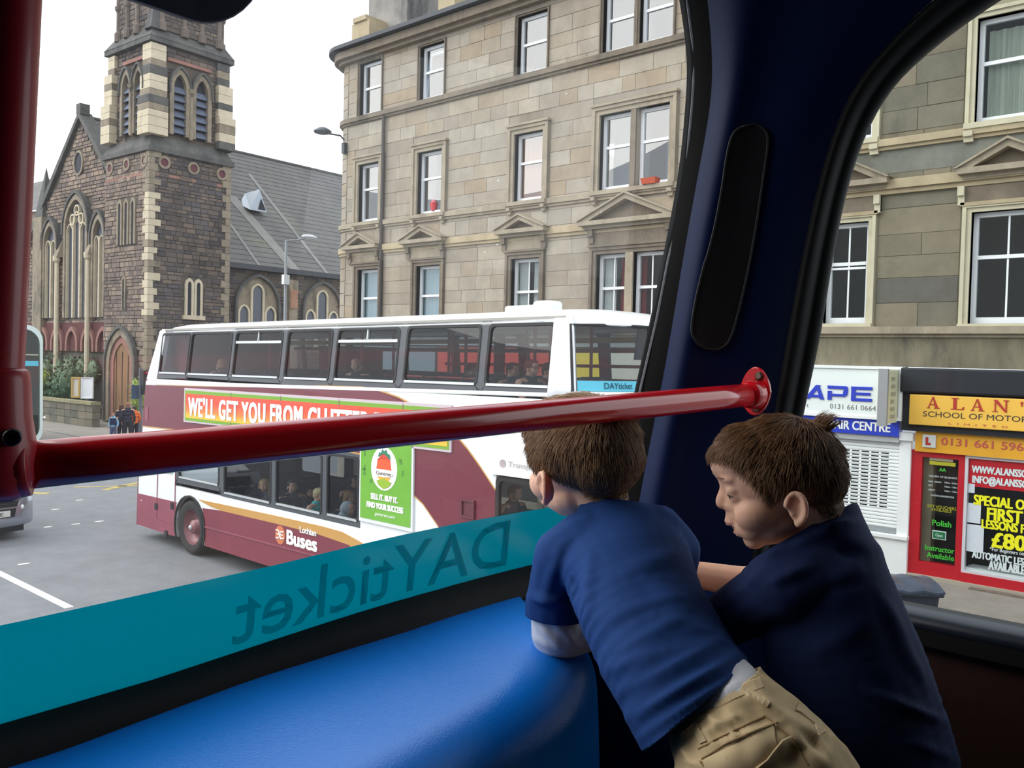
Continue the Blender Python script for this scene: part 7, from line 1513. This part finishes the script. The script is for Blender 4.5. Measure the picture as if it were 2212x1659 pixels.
b_ = MB(); b_.prism(rr2(-2.55, 0, .35, 4.3, .3, .5), lambda y, z, d: (d, y, z), -10.5, -.5); b_.build('body_shell', OIN, B3); MB().box(-.5, -.02, -2.4, -.15, .4, .62).build('bumper', MARD, B3); MB().box(-.6, .03, -2.5, -.02, .22, .48).build('lower_panel', mat('brown_panel', (84, 60, 48), .6), B3)
for x in (-2.4, -8.2):
    for y in (-.15, -2.4): b_ = MB(); b_.lathe([(.3, -.13), (.48, -.12), (.48, .12), (.3, .13)], (x, y, .48), (0, 1, 0), 24); b_.build('wheel', TYRE, B3)
# --- the silver car
q = at(78, 1158, 2, .05); CM = Matrix.Translation((q.x, q.y, ROADZ)) @ Matrix.Rotation(radians(-82), 4, 'Z')
CAR = empty('car', label='silver car with a dark grille facing us on the grey road', cat='car', mtx=CM)
CSI = mat('car_silver', (176, 182, 192), .25, metal=.7, coat=.5); CBL = mat('car_black', (26, 28, 32), .4); CGL = glass('car_glass', (90, 100, 110), 1.5, 1.2)
ct = [(0.0, .55, .32, .62), (-.02, .72, .30, .86), (-.25, .86, .28, .98), (-1.1, .90, .28, 1.08), (-1.35, .90, .28, 1.12), (-3.9, .90, .28, 1.1), (-4.3, .84, .34, 1.02), (-4.4, .72, .42, .95)]
rows = []
for x, hw, z0, z1 in ct:
    rows.append([(x-(.16*abs(s2)**3 if x > -.5 else 0), -.9+hw*s2*1.0, z) for s2, z in [(-.9, z0), (-1, z0+.12), (-1, (z0+z1)/2), (-.97, z1-.08), (-.75, z1), (0, z1+.03), (.75, z1), (.97, z1-.08), (1, (z0+z1)/2), (1, z0+.12), (.9, z0), (-.9, z0)]])
bd = MB().grid(rows); bd.f.append(list(range(11))); bd.f.append([7*12+i for i in range(11)][::-1]); sub(bd.build('body_shell', CSI, CAR, smooth=True), 2)
rows = [[(x, -.9+hw*s2, z) for s2, z in ((-1, 1.08), (-.82, zt), (0, zt+.03), (.82, zt), (1, 1.08))] for x, hw, zt in ((-1.2, .84, 1.1), (-1.95, .80, 1.55), (-2.6, .78, 1.64), (-3.6, .76, 1.6), (-4.15, .74, 1.12))]
MB().grid(rows).build('cabin_glass', CGL, CAR, smooth=False, fix=False); MB().grid([r_[1:4] for r_ in rows[1:4]]).build('roof', CSI, CAR, smooth=True, thick=.03, fix=False)
gr = MB(); gr.prism([(-1.45, .63), (-.40, .63), (-.34, .84), (-1.5, .84)], lambda y, z, d: (d, y, z), 0, .085); gl = gr.build('grille', CBL, CAR)
for i in range(4): MB().box(.07, .10, -1.42, -.44, .63+.055*i, .645+.055*i).build('grille_bar', mat('grille_bar', (70, 74, 80), .3, metal=.6), gl)
b_ = MB(); b_.grid([[(.07-.05*abs(k/8-1)**2-.42*max(0, abs(k/8-1)-.62)**1.6*2.2+dx, -.9+.92*(k/8-1), z) for k in range(17)] for z, dx in ((.24, -.06), (.28, 0), (.40, .012), (.62, .0), (.80, -.03), (.90, -.12))]); b_.build('bumper', CSI, CAR, smooth=True, fix=False)
MB().prism([(-1.35, .44), (-.45, .44), (-.42, .60), (-1.4, .60)], lambda y, z, d: (d, y, z), .0, .092).build('lower_grille', CBL, CAR)
np_ = MB().box(.08, .105, -1.05, -.53, .455, .57).build('number_plate', mat('plate', (214, 214, 206), .4), CAR, bevel=.005)
for y in (-.33, -1.5): 
    b_ = MB(); b_.prism([(y-.15, .50), (y+.15, .48), (y+.17, .72), (y-.13, .74)], lambda a, z, d: (d-.03-.5*max(0, abs(a+.9)-.5)**1.5*1.6, a, z), 0, .075); hl = b_.build('fog_lamp', CBL, CAR); MB().ell((.01, y+(.04 if y > -.9 else -.04), .6), (.05, .05, .05)).build('lens', mat('lamp_lens', (240, 242, 240), .1), hl)
    b_ = MB(); b_.prism([(y-.17, .84), (y+.19, .80), (y+.22, .95), (y-.12, .93)], lambda a, z, d: (d-.2-.35*(abs(a+.9)-.4), a, z), 0, .12); b_.build('headlamp', mat('lamp_glass', (200, 206, 212), .1), CAR)
for x in (-.95, -3.5):
    for y in (-.12, -1.68): b_ = MB(); b_.lathe([(.2, -.1), (.33, -.09), (.33, .09), (.2, .1)], (x, y, .33), (0, 1, 0), 24); w2 = b_.build('wheel', TYRE, CAR); b_ = MB(); b_.lathe([(.2, -.09), (.19, .08), (.05, .09)], (x, y, .33), (0, 1 if y > -.9 else -1, 0), 16); b_.build('wheel_rim', CSI, w2)
MB().box(-.3, .03, -1.55, -.25, .16, .27).build('air_dam', CBL, CAR)
text('lettering', 'XIUE', .09, (.107, -.96, .48), (0, 1, 0), (0, 0, 1), mat('plate_black', (40, 40, 44), .5), np_, False, width=.3)
